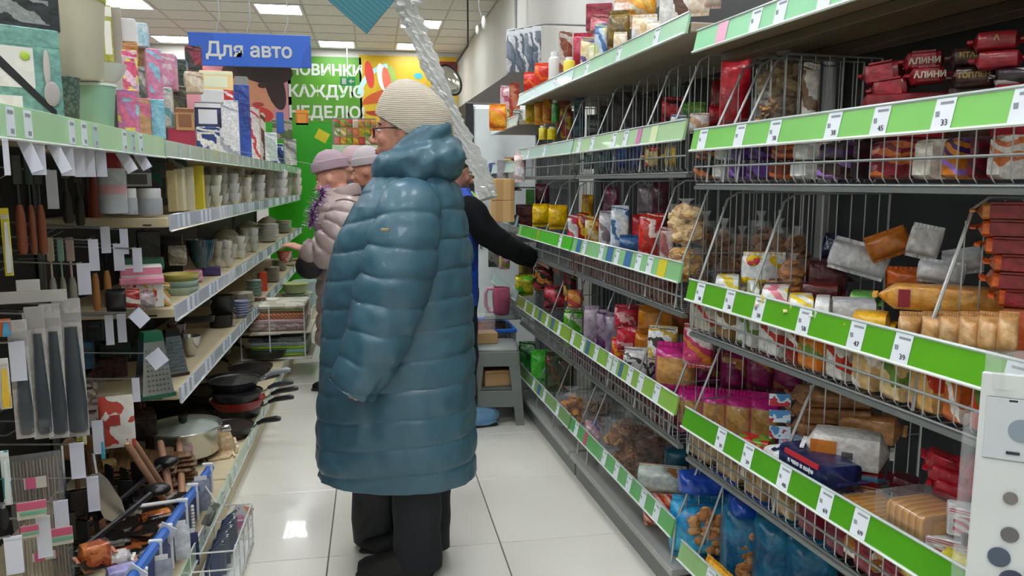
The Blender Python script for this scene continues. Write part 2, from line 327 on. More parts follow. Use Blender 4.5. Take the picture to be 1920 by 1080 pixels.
# ================================================================ right-hand racks
class Sec: pass
def section(name, label, origin, ang, length, rails, top, cards, dividers, frontdrop=.09, depth=.44):
    """origin = far end on the floor plane; local +x goes into the shelf, local -y comes toward the viewer"""
    s = Sec(); s.a = radians(ang); s.o = Vector((origin[0], origin[1], 0)); s.len = length; s.rails = rails; s.top = top; s.depth = depth
    s.n = Vector((cos(s.a), sin(s.a), 0)); s.d = Vector((sin(s.a), -cos(s.a), 0))   # into shelf, toward viewer
    t = thing('shelf_rack', label, 'shelving', s.o, s.a); s.t = t; s.name = name
    MG = mat('9a9c9a', .45, metal=.3); DK = mat('34383a', .5); 
    Lh = top+.34 if name != 'side' else top+.05
    # posts
    for y in (0.0, -length):
        G().box(depth+.0, y-.02, 0, depth+.05, y+.02, Lh, .003).obj('post', mat('8f9290', .4, metal=.4), t, False)
    G().box(depth+.03, -length, .1, depth+.045, 0, Lh).obj('back_panel', DK, t, False)
    G().box(.03, -length+.004, .0, .05, -.004, .09).obj('kick_plate', mat('7f8482', .5), t, False)
    G().box(.0, -length+.003, .09, depth+.03, -.003, .115, .003).obj('base_deck', mat('a8aaa6', .5), t, False)
    # top shelf
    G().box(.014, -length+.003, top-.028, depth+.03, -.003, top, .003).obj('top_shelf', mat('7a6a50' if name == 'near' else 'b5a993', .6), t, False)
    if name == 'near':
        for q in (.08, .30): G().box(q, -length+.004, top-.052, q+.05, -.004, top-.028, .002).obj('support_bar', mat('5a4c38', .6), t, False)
    allr = [(z, i) for i, z in enumerate(rails)]+[(top-.03, 9)]
    for z, i in allr:
        if i not in (0, 9):
            fz = z-frontdrop
            g = G()
            n = int(length/.034)
            for k in range(n+1):
                y = -length+.01+(length-.02)*k/n
                g.tube([(.012, y, z+.02), (.012, y, fz+.012), (.022, y, fz), (depth, y, fz)], .0016, 4)
            g.obj('basket_wires', WIRE, t)
            g = G()
            for q in ([(.012, -.005, fz+.045), (.012, -length+.005, fz+.045)], [(.02, -.005, fz-.003), (.02, -length+.005, fz-.003)], [(depth, -.005, fz-.003), (depth, -length+.005, fz-.003)], [(depth*.5, -.005, fz-.003), (depth*.5, -length+.005, fz-.003)]): g.tube(q, .003, 6)
            g.box(.012, -length+.004, fz-.016, .03, -.004, fz-.006)
            g.obj('basket_frame', mat('868a88', .4, metal=.5), t)
        else: fz = z
        # price rail
        hh = .055
        col, cs = cards.get(i, ('6fb83c', []))
        cr = mat(col if isinstance(col, tuple) else (col,), .3, coat=.12)
        g = G(); g.add([(-.004, -length+.004, z), (.008, -length+.004, z+hh), (-.004, -.004, z), (.008, -.004, z+hh), (.004, -length+.004, z-.002), (.014, -length+.004, z+hh), (.004, -.004, z-.002), (.014, -.004, z+hh)],
                       [(0, 1, 3, 2), (4, 6, 7, 5), (0, 4, 5, 1), (2, 3, 7, 6), (1, 5, 7, 3), (0, 2, 6, 4)])
        pr = g.obj('price_rail', cr, t, False)
        G().tube([(-.006, -.004, z-.001), (-.006, -length+.004, z-.001)], .0035, 5).obj('rail_lip', mat('dfe6e0', .2, coat=.5), pr)
        G().tube([(.008, -.004, z+hh+.001), (.008, -length+.004, z+hh+.001)], .0035, 5).obj('rail_lip', mat('bcc8c4', .2, coat=.5), pr)
        for c in cs:
            cxp, wc, cc, num = (list(c)+[.042, 'e4ebf2', ''])[:4] if len(c) < 4 else c
            yy = -s_at(s, cxp, z)
            if not (-length+.02 < yy < -.02): continue
            w2 = wc/2; th = .0125/ .055
            zz0 = z+.002; zz1 = z+hh-.002
            X = lambda q: -.0055+(q-z)/hh*.012
            g = G().add([(X(zz0), yy-w2, zz0), (X(zz0), yy+w2, zz0), (X(zz1), yy+w2, zz1), (X(zz1), yy-w2, zz1),
                         (X(zz0)+.0008, yy-w2, zz0), (X(zz0)+.0008, yy+w2, zz0), (X(zz1)+.0008, yy+w2, zz1), (X(zz1)+.0008, yy-w2, zz1)],
                        [(0, 1, 2, 3), (7, 6, 5, 4), (0, 4, 5, 1), (1, 5, 6, 2), (2, 6, 7, 3), (3, 7, 4, 0)])
            if cc == 'e4ebf2':
                # printed marks: a grey line, a small block, digits
                g.mi = 1
                q = X(z+.045)-.0006; g.box(q-.0002, yy-w2*.8, z+.043, q+.0004, yy+w2*.5, z+.0475)
                q = X(z+.026)-.0006; g.box(q-.0002, yy+w2*.35, z+.018, q+.0004, yy+w2*.75, z+.032)
            card = g.obj('price_card', [mat(cc, .35), mat('9aa2a8', .5)], pr, False)
            if num:
                o = text(num, .015, mat('23252a', .5), pr, (X(z+.012)-.001, yy-w2*.35, z+.012), (pi/2, 0, -pi/2), ext=.0003)
    # dividers
    for i, z in enumerate(rails):
        ztop = (rails+[top])[i+1]-.115 if i+1 < len(rails) else top-.06
        fz = z-frontdrop+.004 if i else .118
        for cxp in dividers.get(i, []):
            y = -s_at(s, cxp, z)
            if not (-length-.01 < y < .01): continue
            y = max(-length+.006, min(-.006, y))
            g = G(); lean = .13
            g.tube([(.018, y, fz), (.03, y, z+.03), (lean*.9, y, ztop-.02), (lean+.02, y, ztop), (depth-.01, y, ztop), (depth-.01, y, fz)], .0035, 6)
            g.obj('divider_frame', mat('b9bdbd', .35, metal=.6), t)
            g = G(); k = 1
            while k*.042 < depth-.03:
                x = .02+k*.042
                zt = ztop if x > lean+.02 else z+.03+(ztop-z-.03)*max(0, (x-.03)/(lean*.9+.0-.03))
                g.tube([(x, y, fz), (x, y, min(zt, ztop))], .0018, 4); k += 1
            zm = z+.075; g.tube([(.06, y, zm), (depth-.01, y, zm)], .0022, 4)
            g.obj('divider_wires', WIRE, t)
    return s
def s_at(s, px, z, t=0):
    """distance along the section (from its far end) whose image column is px"""
    lo, hi = -.5, s.len+1.2
    for _ in range(40):
        m = (lo+hi)/2; p = s.o+s.n*t+s.d*m+Vector((0, 0, z)); v = p-C0; X = 960+F*v.dot(RT)/max(.01, v.dot(FW)) if v.dot(FW) > .05 else 9999
        if X < px: lo = m
        else: hi = m
    return (lo+hi)/2
B1 = Vector((.865, 2.07, 0)); d2 = Vector((-sin(radians(2.5)), cos(radians(2.5)), 0)); B2 = B1+d2*1.08
d3 = Vector((-sin(radians(2)), cos(radians(2)), 0)); B3 = B2+d3*1.05; B4 = B3+Vector((0, 1, 0))*.95
GR = '5aa51c'; GD = '4f9a3a'; GP = 'a9d8b4'
W_ = lambda xs, ns=(): [(x, .042, 'e4ebf2', (ns[k] if k < len(ns) else '')) for k, x in enumerate(xs)]
NR = [.176, .583, .954, 1.367]; MR = [.22, .60, .995, 1.40]
near = section('near', 'nearest grey wire basket rack with green price rails on the right', B1+Vector((.0018, -.022, 0)), 5.1, 1.32, NR, 1.66, {
    0: ('8fb878', [(1238, .06, 'b8bab8', ''), (1262, .042, 'e4ebf2', '')]+W_([1330, 1400])),
    1: ('4f9c1c', W_([1283, 1350, 1400, 1468, 1545, 1610], ('39', '39', '39', '48', '69', '69'))),
    2: (GR, W_([1311, 1366, 1421, 1505, 1603, 1688, 1900], ('38', '38', '38', '58', '47', '39', '39'))),
    3: ('76c454', W_([1316, 1385, 1450, 1560, 1648, 1766, 1915], ('', '', '38', '38', '45', '33'))),
    9: ('8fd6a2', W_([1415, 1462, 1545])+[(1352, .05, 'e9a9c4', '')])},
    {0: [1290], 1: [1278, 1440, 1900], 2: [1288, 1384, 1702], 3: [1316, 1346, 1372]})
mid = section('middle', 'middle wire basket rack with green price rails on the right', B2, 2.5, 1.06, MR, 1.72, {
    0: ('5fae62', W_([1080, 1132, 1155, 1178, 1205, 1230])+[(1097, .03, 'd84a78', '')]),
    1: ('8cbb50', W_([1073, 1092, 1117, 1142, 1152, 1180, 1200, 1230])+[(1101, .04, '4c6f94', ''), (1163, .03, '4c6f94', '')]),
    2: ('8ac486', W_([1072, 1095, 1127, 1156, 1196, 1217])+[(1084, .05, '3f74a4', ''), (1142, .06, '3f74a4', ''), (1176, .06, '3f74a4', ''), (1240, .06, 'd8cc2c', '')]),
    3: ('a8cf9a', W_([1085, 1110, 1150, 1172])+[(1197, .035, 'c870a8', ''), (1225, .05, 'd6e6b0', '')]),
    9: (GP, W_([1100, 1160, 1230]))},
    {0: [1075, 1092, 1250], 1: [1068, 1100, 1130, 1180, 1245], 2: [1068, 1085, 1125, 1200, 1256], 3: [1058, 1100, 1140, 1190, 1240]})
far = section('far', 'far wire basket rack with green price rails on the right', B3, 2.0, 1.035, MR, 1.72, {
    0: ('7fa86a', W_([1000, 1020, 1045])+[(1010, .05, '4c6f94', '')]),
    1: ('8cae3c', W_([985, 1000, 1025, 1048])+[(1012, .05, '4c6f94', ''), (1035, .05, '4c6f94', '')]),
    2: ('4fc02a', W_([1050])+[(975, .05, 'a8d8a0', ''), (1008, .03, 'b0b030', '')]),
    3: ('a8cfbe', W_([990, 1020])), 9: ('c9e6e2', W_([1000, 1040]))},
    {0: [1000, 1030], 1: [985, 1020, 1050], 2: [985, 1010, 1040], 3: [990, 1020, 1045]})
side = section('side', 'narrow end rack beyond the far wire baskets on the right', B4, 0.0, .92, [.20, .62, 1.04, 1.34], 1.62, {0: ('8fb6a8', []), 1: ('a8c6c0', []), 2: ('a8c6d0', []), 3: ('b8d6c8', []), 9: ('c9e6e2', [])}, {}, depth=.3)
# gap closers: posts between sections are inside the sections
# ================================================================ goods builders
def jit(a): return random.uniform(-a, a)
def surf(w, h, d, nu=10, nv=12, wr=.006, seed=0, p=4, z0=0):
    """front/back pillow surface; returns ring list around the bag at each height"""
    rs = []
    for j in range(nv+1):
        v = j/nv; tv = (1-abs(2*v-1)**p)**.6
        ww = w*(1-.05*(1-tv)); ring = []
        nn = nu*2
        for k in range(nn):
            a = 2*pi*k/nn; cu = cos(a); su = sin(a)
            x = ww/2*(abs(cu)**.55)*(1 if cu > 0 else -1)
            y = max(.0015, d/2*tv)*(abs(su)**.8)*(1 if su > 0 else -1)
            q = noise.noise(Vector((x*18+seed, y*9+seed*2, v*h*18)))*wr
            ring.append((x, y+(q if su > 0 else -q)*tv, z0+v*h))
        rs.append(ring)
    return rs
def bag(t, w, h, d, m, lm=None, wr=.012, seed=None, lean=0):
    """crimped film bag: body, two crimped seals, printed front panel"""
    seed = random.random()*50 if seed is None else seed
    sh = min(.018, h*.1)
    rs = surf(w, h-2*sh, d, 10, 12, wr, seed, 4, sh)
    G().rings(rs).obj('body', m, t)
    for z, s0 in ((0, 0), (h-sh, 1)):
        g = G(); n = 16; f = []; b = []
        g.rings([[(w*.47*(2*k/n-1), -.001+.002*(k % 2), z+q*sh) for k in range(n+1)]+[(w*.47*(1-2*k/n), .0015+.002*(k % 2), z+q*sh) for k in range(n+1)] for q in (0, 1)])
        g.obj('seal', m, t, False)
    if lm:
        rr = surf(w, h-2*sh, d, 10, 12, wr, seed, 4, sh)[3:11]; nn = 20
        idx = list(range(12, 19))
        g = G(); g.rings([[(r[k][0], r[k][1]-.0015, r[k][2]) for k in idx] for r in rr], False, False, False)
        g.obj('printed_panel', lm, t)
    return t
def brick(t, w, h, d, m, lm=None, fins=True):
    """flow-wrapped packet: soft block, end fins, band"""
    g = G(); rs = []
    n = 12
    for j in range(9):
        u = j/8; k = (1-abs(2*u-1)**10)**.35; x = -w/2+w*u
        rs.append([(x, (d/2)*k*(abs(cos(a))**.35)*(1 if cos(a) > 0 else -1), h/2+(h/2)*k*(abs(sin(a))**.35)*(1 if sin(a) > 0 else -1)+noise.noise(Vector((x*20, a, h)))*.002) for a in [2*pi*(i+.5)/n for i in range(n)]])
    g.rings(rs).obj('body', m, t)
    if fins:
        for sx in (-1, 1):
            g = G(); 
            g.rings([[(sx*(w/2+q*.007), -d*.45+d*.9*k/10, h/2+.0015*(1 if k % 2 else -1)+.0) for k in range(11)]+[(sx*(w/2+q*.007), d*.45-d*.9*k/10, h/2+.003+.0015*(1 if k % 2 else -1)) for k in range(11)] for q in (-.3, 1)])
            g.obj('end_fin', m, t, False)
    if lm:
        g = G(); a0 = -w*.28; a1 = w*.25
        g.box(a0, -d/2-.0012, h*.12, a1, -d/2+.002, h*.88); g.box(a0, -d/2-.0012, h-.002, a1, d*.4, h+.0014)
        g.obj('printed_panel', lm, t, False)
    return t
def box(t, w, h, d, m, lm=None, lid=None):
    G().box(-w/2, -d/2, 0, w/2, d/2, h, .0025).obj('carton', m, t, False)
    G().box(-w/2+.001, -d/2-.0006, h*.80, w/2-.001, -d/2+.001, h*.97).obj('flap_band', lid or lm or m, t, False)
    if lm: G().box(-w*.36, -d/2-.001, h*.14, w*.34, -d/2+.001, h*.72).obj('printed_panel', lm, t, False)
    return t
def lumps(g, w, h, d, n, r, z0=0):
    for _ in range(n):
        a = random.random()*2*pi; q = sqrt(random.random()); z = z0+random.random()*h
        k = (1-abs(2*(z-z0)/h-1)**3)**.4 if h else 1
        x, y = w/2*q*cos(a)*.85*k, d/2*q*sin(a)*.85*k
        rot = Matrix.Rotation(random.random()*6, 3, 'X') @ Matrix.Rotation(random.random()*6, 3, 'Z')
        g.ell((x, y, z), (r*random.uniform(.8, 1.2), r*random.uniform(.7, 1.1), r*random.uniform(.35, .6)), 8, 5, rot)
def clearbag(t, w, h, d, cols, n=40, r=.02, fill=.8, tie=None):
    """see-through bag: biscuits or buns inside, film, gathered neck"""
    g = G(); lumps(g, w*.9, h*fill*.9, d*.9, n, r, h*.05)
    o = g.obj('biscuits', mat(cols, .6, 'blotch', 30), t); o['kind'] = 'stuff'
    rs = surf(w, h*.88, d, 10, 12, .015, random.random()*40, 5)
    g = G().rings(rs, True, True); g.obj('film', CLEAR, t)
    g = G(); z = h*.87
    g.rings([[(w*a*cos(2*pi*k/16), d*a*.5*sin(2*pi*k/16)*(1+.4*(k % 2)), z+q) for k in range(16)] for a, q in ((.32, -.015), (.10, 0), (.12, h*.06), (.26, h*.13))], False, False)
    g.obj('gathered_neck', CLEAR2 if not tie else film(tie), t)
    return t
def can(t, r, h, m, cap, lm=None):
    G().lathe([(0, 0), (r*.95, 0), (r, .006), (r, h*.8), (r*.9, h*.84), (r*.62, h*.88), (0, h*.88)], 20).obj('body', m, t)
    G().lathe([(0, h), (r*.6, h), (r*.66, h*.98), (r*.66, h*.86), (0, h*.86)], 20).obj('cap', cap, t)
    if lm: G().lathe([(r+.0008, h*.2), (r+.0008, h*.65)], 20).obj('printed_band', lm, t)
    return t
NG = {}
def good(sec, kind, x0, y0, x1, y1, t, label, cat, m, lm=None, d=None, name=None, yaw=None, group=None, zf=None, roll=0, hh=None, flat=False, **kw):
    """put a product where the photo shows it: image box plus depth t behind the rack front"""
    cx = (x0+x1)/2
    if sec.__class__.__name__ == 'Sec' and sec.name == 'near' and t < .1 and yaw is None and kind in ('brick', 'bag') and not roll and y0 > 262: flat = True
    if flat: t = max(t, (d or (.12 if kind == 'brick' else .09))/2+.022)
    if t >= 0 and not flat:      # keep the product behind the rack's front edge
        for _ in range(3):
            p = on_plane(cx, y1, sec.o+sec.n*t, sec.n); w = (x1-x0)/F*dist(p); t = max(t, w*.47+(d or .05)*.15+.012)
    p = on_plane(cx, y1, sec.o+sec.n*t, sec.n)
    if zf is not None and p.z < zf:
        p.z = zf
    D = dist(p)
    q = on_plane(cx, y0, sec.o+sec.n*t, sec.n)
    w = (x1-x0)/F*D; h = hh or max(.012, q.z-p.z)
    rz = facing(p) + (jit(.12) if yaw is None else yaw)
    if flat: rz = atan2(sec.n.y, sec.n.x)-pi/2; w = (on_plane(x1, y1, sec.o+sec.n*t, sec.n)-on_plane(x0, y1, sec.o+sec.n*t, sec.n)).length
    o = thing(name or {'bag': 'snack_bag', 'brick': 'wafer_packet', 'box': 'carton_box', 'clear': 'biscuit_bag', 'can': 'jar'}[kind], label, cat, p, rz, group)
    if kind == 'bag': bag(o, w, h, d or min(.09, w*.5), m, lm, **kw)
    elif kind == 'brick': brick(o, w-.01, h, d or min(.12, h*1.6), m, lm, **kw)
    elif kind == 'box': box(o, w, h, d or min(.2, w*.7), m, lm, **kw)
    elif kind == 'clear': clearbag(o, w, h, d or min(.16, w*.7), m, **kw)
    elif kind == 'can': can(o, w/2, h, m, lm or WIREW, kw.get('band'))
    if roll: o.rotation_euler = (0, roll, rz)
    return o
# ================================================================ goods on the right
def N(kind, x0, y0, x1, y1, t, label, cat, m, lm=None, **k): return good(near, kind, x0, y0, x1, y1, t, label, cat, m, lm, **k)
def M_(kind, x0, y0, x1, y1, t, label, cat, m, lm=None, **k): return good(mid, kind, x0, y0, x1, y1, t, label, cat, m, lm, **k)
def Fa(kind, x0, y0, x1, y1, t, label, cat, m, lm=None, **k): return good(far, kind, x0, y0, x1, y1, t, label, cat, m, lm, **k)
RED = film(('8e1626', '9c1c2c')); DRED = film(('5c1222', '4a0e1c')); BRN = film(('3a2016', '4c2a1c', '2a1510')); WHI = film(('e4e2e0', 'eeeeec'))
TAN = film(('c08a52', 'b87c46', 'd09a62')); ORG = film(('c85a1e', 'd8702a', 'b8481a')); MAG = film(('b01a72', 'c02080')); BLU = film(('2aa0d0', '1f8cc8', '38b0dc'))
NAVY = film(('141c48', '1a2356')); YEL = film(('e2b51c', 'f0c828')); BISC = paper(('a8713a', '96602e', 'b8834a'), 'blotch', 18)
def write(o, s_, size, c, z, h, d, x=0, y=None):
    text(s_, size, mat(c, .4), o, (x, (-d/2-.003) if y is None else y, z), name='lettering', bold=.0006)
# ---- near rack, shelf under the top board
f = 1.279
o = N('bag', 1348, 100, 1402, 262, .20, 'bright red bag behind the divider wires on the upper right shelf', 'bag', film(('c81a2a', 'b01222', 'd8283a')), zf=f)
o = N('bag', 1330, 150, 1352, 262, .30, 'dark red bag squeezed behind the bright red bag', 'bag', RED, zf=f)
o = N('clear', 1412, 88, 1512, 262, .22, 'tall clear bag of round beige biscuits behind divider wires', 'biscuits', ('b89a6a', '9c7a48', 'c8ac7c'), zf=f, n=90, r=.022)
o = N('clear', 1408, 172, 1462, 262, .10, 'small clear bag of biscuits with chocolate centres by the upper divider', 'biscuits', ('d0b080', '5a3a22', 'e0a030'), zf=f, n=40, r=.014)
o = N('bag', 1500, 118, 1530, 262, .16, 'slim white and brown bag leaning by the upper divider', 'bag', film(('d8d4cc', '7a5a3a', 'c8c4bc')), zf=f)
for k, (x0, y0, x1, y1, t) in enumerate(((1618, 120, 1700, 158, .12), (1632, 150, 1712, 184, .10), (1690, 100, 1772, 132, .14), (1700, 128, 1775, 158, .12))):
    p = N('brick', x0, y0, x1, y1, t, ('upper left' 'x', 'lower left', 'uppermost', 'lower right')[k].replace('x', '')+' dark red wafer packet in the leaning pile under the top board', 'packet', RED, film(('b02236', '9c1c2c')), zf=f, yaw=.1*k-.15, roll=-.12 if k < 2 else -.03)
    if k > 1: write(p, 'АЛИНИ', .015, 'd8cdbb', .014, 0, .058)
for k, (x0, y0, x1, y1, t, lb, c, tx) in enumerate(((1622, 180, 1776, 262, .14, 'red carton holding up the pile of dark red wafer packets', RED, ''),
        (1778, 92, 1864, 128, .14, 'brown packet with gold lettering right of the dark red packets', BRN, 'ИТАЛЬ'), (1782, 128, 1868, 166, .12, 'lower brown packet with gold lettering under its twin', BRN, 'ТОПЛЕН'),
        (1778, 166, 1868, 262, .14, 'dark carton under the brown packets with gold lettering', BRN, ''),
        (1822, 62, 1912, 98, .13, 'uppermost maroon packet beside the brown packets', RED, 'А'), (1826, 98, 1918, 130, .11, 'second maroon packet from the top at the right edge', RED, ''), (1860, 130, 1935, 162, .12, 'black packet with white marks under the maroon packets', film(('241820', '301c26', 'c8c0c0')), ''),
        (1872, 160, 1990, 262, .14, 'maroon carton at the right edge under the packets', RED, ''))):
    p = N('brick' if y1-y0 < 50 else 'box', x0, y0, x1, y1, t, lb, 'packet', c, zf=f)
    if tx: write(p, tx, .012, 'a88c44' if 'brown' in lb else 'dccbc8', .02, 0, .054)
row = [(1322, 1362, '2e241e', 'dark snack packet seen through the front wires below the upper rail'), (1360, 1388, 'd8dcdc', 'white packet at the left behind the upper front wires'), (1392, 1420, '5a3e86', 'left purple sweets packet behind the upper front wires'),
       (1424, 1462, '6a489a', 'right purple sweets packet behind the upper front wires'), (1468, 1506, '7a3220', 'red and brown chocolate packet behind the upper front wires'), (1508, 1552, 'd6dad6', 'wide pale packet in the middle behind the upper front wires'),
       (1556, 1622, '40302a', 'black packet with orange fruit behind the upper front wires'), (1626, 1650, '2c2226', 'narrow black packet behind the upper front wires'), (1654, 1736, '7c1a2c', 'maroon packet left of the white and orange one behind wires'),
       (1740, 1794, 'd8d0c4', 'white and beige packet behind the upper front wires at right'), (1796, 1846, 'c87a26', 'orange packet behind the upper front wires at right'), (1848, 1880, '6c1226', 'plum packet behind the upper front wires at right'), (1884, 1926, 'd0cac4', 'pale packet at the far right behind the upper front wires')]
for k, (x0, x1, c, lb) in enumerate(row):
    p = N('brick', x0, 300, x1, 336, .065, lb, 'packet', film((c, ('c86a32', 'e8e4dc', 'a87ad0', '402030')[k % 4], c)), zf=f, d=.1, yaw=0, hh=.04, fins=False, flat=True)
    N('brick', x0+2, 262, x1+1, 300, .065, lb.replace(' behind', ' stacked second behind').replace(' seen', ' stacked, seen') , 'packet', film((('c86a32', 'e8e4dc', '4a2a60', '402030')[k % 4], c, c)), zf=f+.04, d=.09, yaw=0, hh=.036, fins=False, flat=True)
# ---- near rack, middle shelf
f = .868
o = N('bag', 1390, 472, 1470, 545, .16, 'white packet with yellow flower leaning behind the left divider', 'packet', film(('e4e6e4', 'dce0de', 'e8c21c')), zf=f, d=.05)
flo = mat(('f0d21c', 'e04a5a'), .4, 'dots', 60); G().ell((-.03, -.027, .085), (.018, .006, .016)).obj('printed_flower', flo, o)
N('clear', 1462, 474, 1506, 560, .17, 'stack of square crackers in film beside the yellow flower packet', 'biscuits', ('b87a44', 'a06a38'), zf=f, n=40, r=.02)
N('brick', 1500, 486, 1590, 560, .26, 'dark brown packet lying at the back of the middle shelf', 'packet', DRED, zf=f)
for k, (x0, y0, x1, y1, t, lb, c) in enumerate((
    (1300, 528, 1330, 562, .07, 'grey white small packet first from left along the middle rail', ('c8ccd0', 'b0a89c')),
    (1333, 516, 1392, 560, .07, 'white small packet second from left along the middle rail', ('e8e8e6', 'dcdcda', 'e8cc30')),
    (1396, 528, 1424, 575, .07, 'white small packet with green print along the middle rail', ('e4e8e2', '9ab872')),
    (1420, 536, 1486, 585, .06, 'small packet with yellow and pink flower print along the middle rail', ('e8e6e2', 'f0d030', 'e07a90')),
    (1470, 552, 1530, 595, .05, 'second small packet with yellow flower print along the middle rail', ('f0d030', 'e8e6e2', 'e6e6e0')),
    (1520, 556, 1560, 606, .05, 'crumpled white small packet along the middle rail', ('e6e6e4', 'd8d8d6')),
    (1545, 560, 1650, 600, .12, 'long white flat packet lying on the middle shelf', ('dadad6', 'c8c8cc')),
    (1586, 546, 1650, 575, .20, 'bright green flat packet on the middle shelf', ('5aa83a', '8ac860')),
    (1430, 520, 1500, 540, .20, 'brown and cream flat packet behind the small packets', ('7a3a20', 'b88858')),
    (1494, 528, 1580, 556, .22, 'dark red flat packet behind the small packets', ('5a1a1a', '7a2c22')),
    (1590, 584, 1672, 618, .05, 'yellow packet with a blue square by the middle rail', ('e8a81c', 'f0bc28')))):
    p = N('brick', x0, y0, x1, y1+12, t, lb, 'packet', film(c), zf=f, yaw=jit(.1))
p_ = p; G().box(.012, -.03, .004, .034, -.022, .03).obj('blue_square', mat('2e9ac8', .4), p_, False)
text('24', .014, mat('e8f0f4', .4), p_, (.023, -.0305, .016))
for k, (x0, y0, x1, y1, t, lb, c, r) in enumerate((
    (1548, 458, 1652, 520, .24, 'grey white crumpled pouch with pointed end on the middle shelf', 'dfe1e6', .25), (1636, 440, 1712, 492, .28, 'orange pouch tilted up at the back of the middle shelf', 'd27a22', -.4),
    (1696, 425, 1752, 490, .26, 'white pouch standing right behind the slanted divider wire', 'e8e8e6', .2), (1720, 490, 1800, 535, .2, 'pale pouch between the slanted wire and the orange stack', 'dcdee0', .1),
    (1775, 470, 1842, 520, .26, 'light grey pouch left of the tall orange stack', 'bcbfc2', -.2), (1662, 500, 1735, 540, .2, 'orange flat pouch below the white pouch on the middle shelf', 'c8601e', 0), (1540, 440, 1582, 490, .32, 'dark blue pouch at the back of the middle shelf', '1c2c4c', .1))):
    p = N('bag', x0, y0, x1, y1, t, lb, 'pouch', film((c, c)), zf=f, d=.05, wr=.02); p.rotation_euler[1] = r; p.location.z += abs(r)*.03
for k in range(6):
    y1 = 412+32*k; N('brick', (1832, 1834, 1842, 1852, 1846, 1862)[k], y1-32, 1960, y1, .17, ('topmost', 'second', 'third', 'fourth', 'fifth', 'lowest')[k]+' orange wafer packet of the tall stack at the right edge', 'packet', film((('d08a3c', 'c87a30') if k == 0 else ('c85a22', 'd86a2a', 'b04a1c'))), film(('7c1a24', '8c2028')), group='tall orange stack', d=.09, yaw=jit(.12))
N('brick', 1862, 566, 1965, 700, .18, 'red-brown carton carrying the tall orange stack', 'carton', film(('a84a22', 'b8562a')), zf=f, d=.09)
p = N('brick', 1650, 536, 1912, 584, .045, 'long orange wafer packet lying across the upright beige packets', 'packet', film(('d89a42', 'cc8830', 'e0aa58')), yaw=.05, d=.07)
G().box(-.09, -.038, .008, -.07, .036, .042).obj('red_band', mat('8c1c2c', .35), p, False)
for k in range(6):
    N('bag', 1682+36*k+(6 if k else 0), 583, 1722+36*k, 670, .05, ('first', 'second', 'third', 'fourth', 'fifth', 'sixth')[k]+' from the left of the upright beige packets behind the middle rail', 'packet', film(('cda06c', 'd8b080', 'c49258')), zf=f, d=.05, yaw=.1, name='upright_packet', group='upright beige packets')
row = [(1304, 1350, 'c8c0b0'), (1352, 1392, '8a6a3a'), (1394, 1432, 'd8d8d4'), (1434, 1482, 'dcdcd8'), (1484, 1520, '8e2a1c'), (1508, 1560, 'd87a22'), (1562, 1606, 'd8d6d0'), (1610, 1660, 'd4b27a'), (1662, 1716, 'dcc08a'), (1718, 1780, 'd8a860'), (1782, 1830, 'c86a30'), (1832, 1880, 'd8401c')]
for k, (x0, x1, c) in enumerate(row):
    yb = 610+ (x0-1304)*.40
    N('brick', x0, yb-6, x1, yb+50, .05, '%s packet behind the lower front wires of the middle rail, %s' % (('grey', 'brown', 'white', 'second white', 'dark red', 'orange', 'pale', 'cream', 'cream and red', 'yellow-tan', 'terracotta', 'scarlet')[k], ('leftmost', 'left part', 'left part', 'left part', 'below a price card', 'centre', 'centre', 'right of centre', 'right part', 'right part', 'near the right end', 'rightmost')[k]), 'packet', film((c, c, ('c03a2a', 'e8e2d8', '6a8a3a')[k % 3])), zf=f, yaw=0, d=.07, hh=.085, fins=False, flat=True)
# ---- near rack, lower shelf
f = .497
for k in range(4):
    N('bag', 1268+46*k, 722+4*k, 1322+46*k, 818+8*k, .12+.03*k, ('front', 'second', 'third', 'fourth')[k]+' magenta bag of the lower row behind the lower divider', 'bag', MAG, film(('c09858', 'a87e40')), zf=f, group='magenta bags', d=.1)
for k in range(4):
    N('bag', 1300+50*k, 655+2*k, 1352+50*k, 735, .2+.03*k, ('leftmost', 'second', 'third', 'rightmost')[k]+' magenta bag of the upper row above its twins', 'bag', film(('7e1450', '902060', 'a8743c')), None, zf=f+.13, group='magenta bags', d=.1)
for k in range(3):
    p = N('brick', 1480, 728+30*k, 1640, 758+30*k, .22, ('top', 'middle', 'bottom')[k]+' brown biscuit packet with blue end in the stack behind the divider', 'packet', film(('a87a50', '8c5e38', 'b88a60')), zf=f, d=.1, yaw=.25)
    G().box(-.16, -.052, .004, -.11, -.046, .034).obj('blue_end', mat(('4a86b8', 'c8d8e4', 'b02a3a'), .35, 'blotch', 40), p, False)
N('brick', 1560, 775, 1690, 822, .28, 'yellow-brown packet deep behind the white biscuit packet', 'packet', TAN, zf=f)
p = N('brick', 1508, 806, 1664, 872, .14, 'white biscuit packet with orange patch and barcode behind the divider', 'packet', WHI, zf=f, d=.09)
G().box(-.075, -.0475, .034, -.02, -.044, .066).obj('orange_patch', mat(('b8661c', 'c87824'), .4), p, False)
g = G(); [g.box(-.008+k*.003, -.0475, .03, -.0065+k*.003, -.044, .045) for k in range(8)]; g.obj('barcode', mat('2a2a2a', .5), p, False)
p = N('brick', 1510, 868, 1660, 902, .15, 'red and blue packet under the white biscuit packet', 'packet', film(('a81a28', 'b82030', '5a9cc8')), zf=f, d=.09)
p = N('brick', 1372, 818, 1458, 846, .09, 'red, green and yellow packet on top by the lower divider', 'packet', film(('c0241c', 'd8402a', '6a9a2a')), zf=f, yaw=-.3)
p = N('brick', 1402, 842, 1490, 862, .09, 'yellow edged packet under the red and green one', 'packet', film(('c8a020', 'b82a20')), zf=f, yaw=-.3)
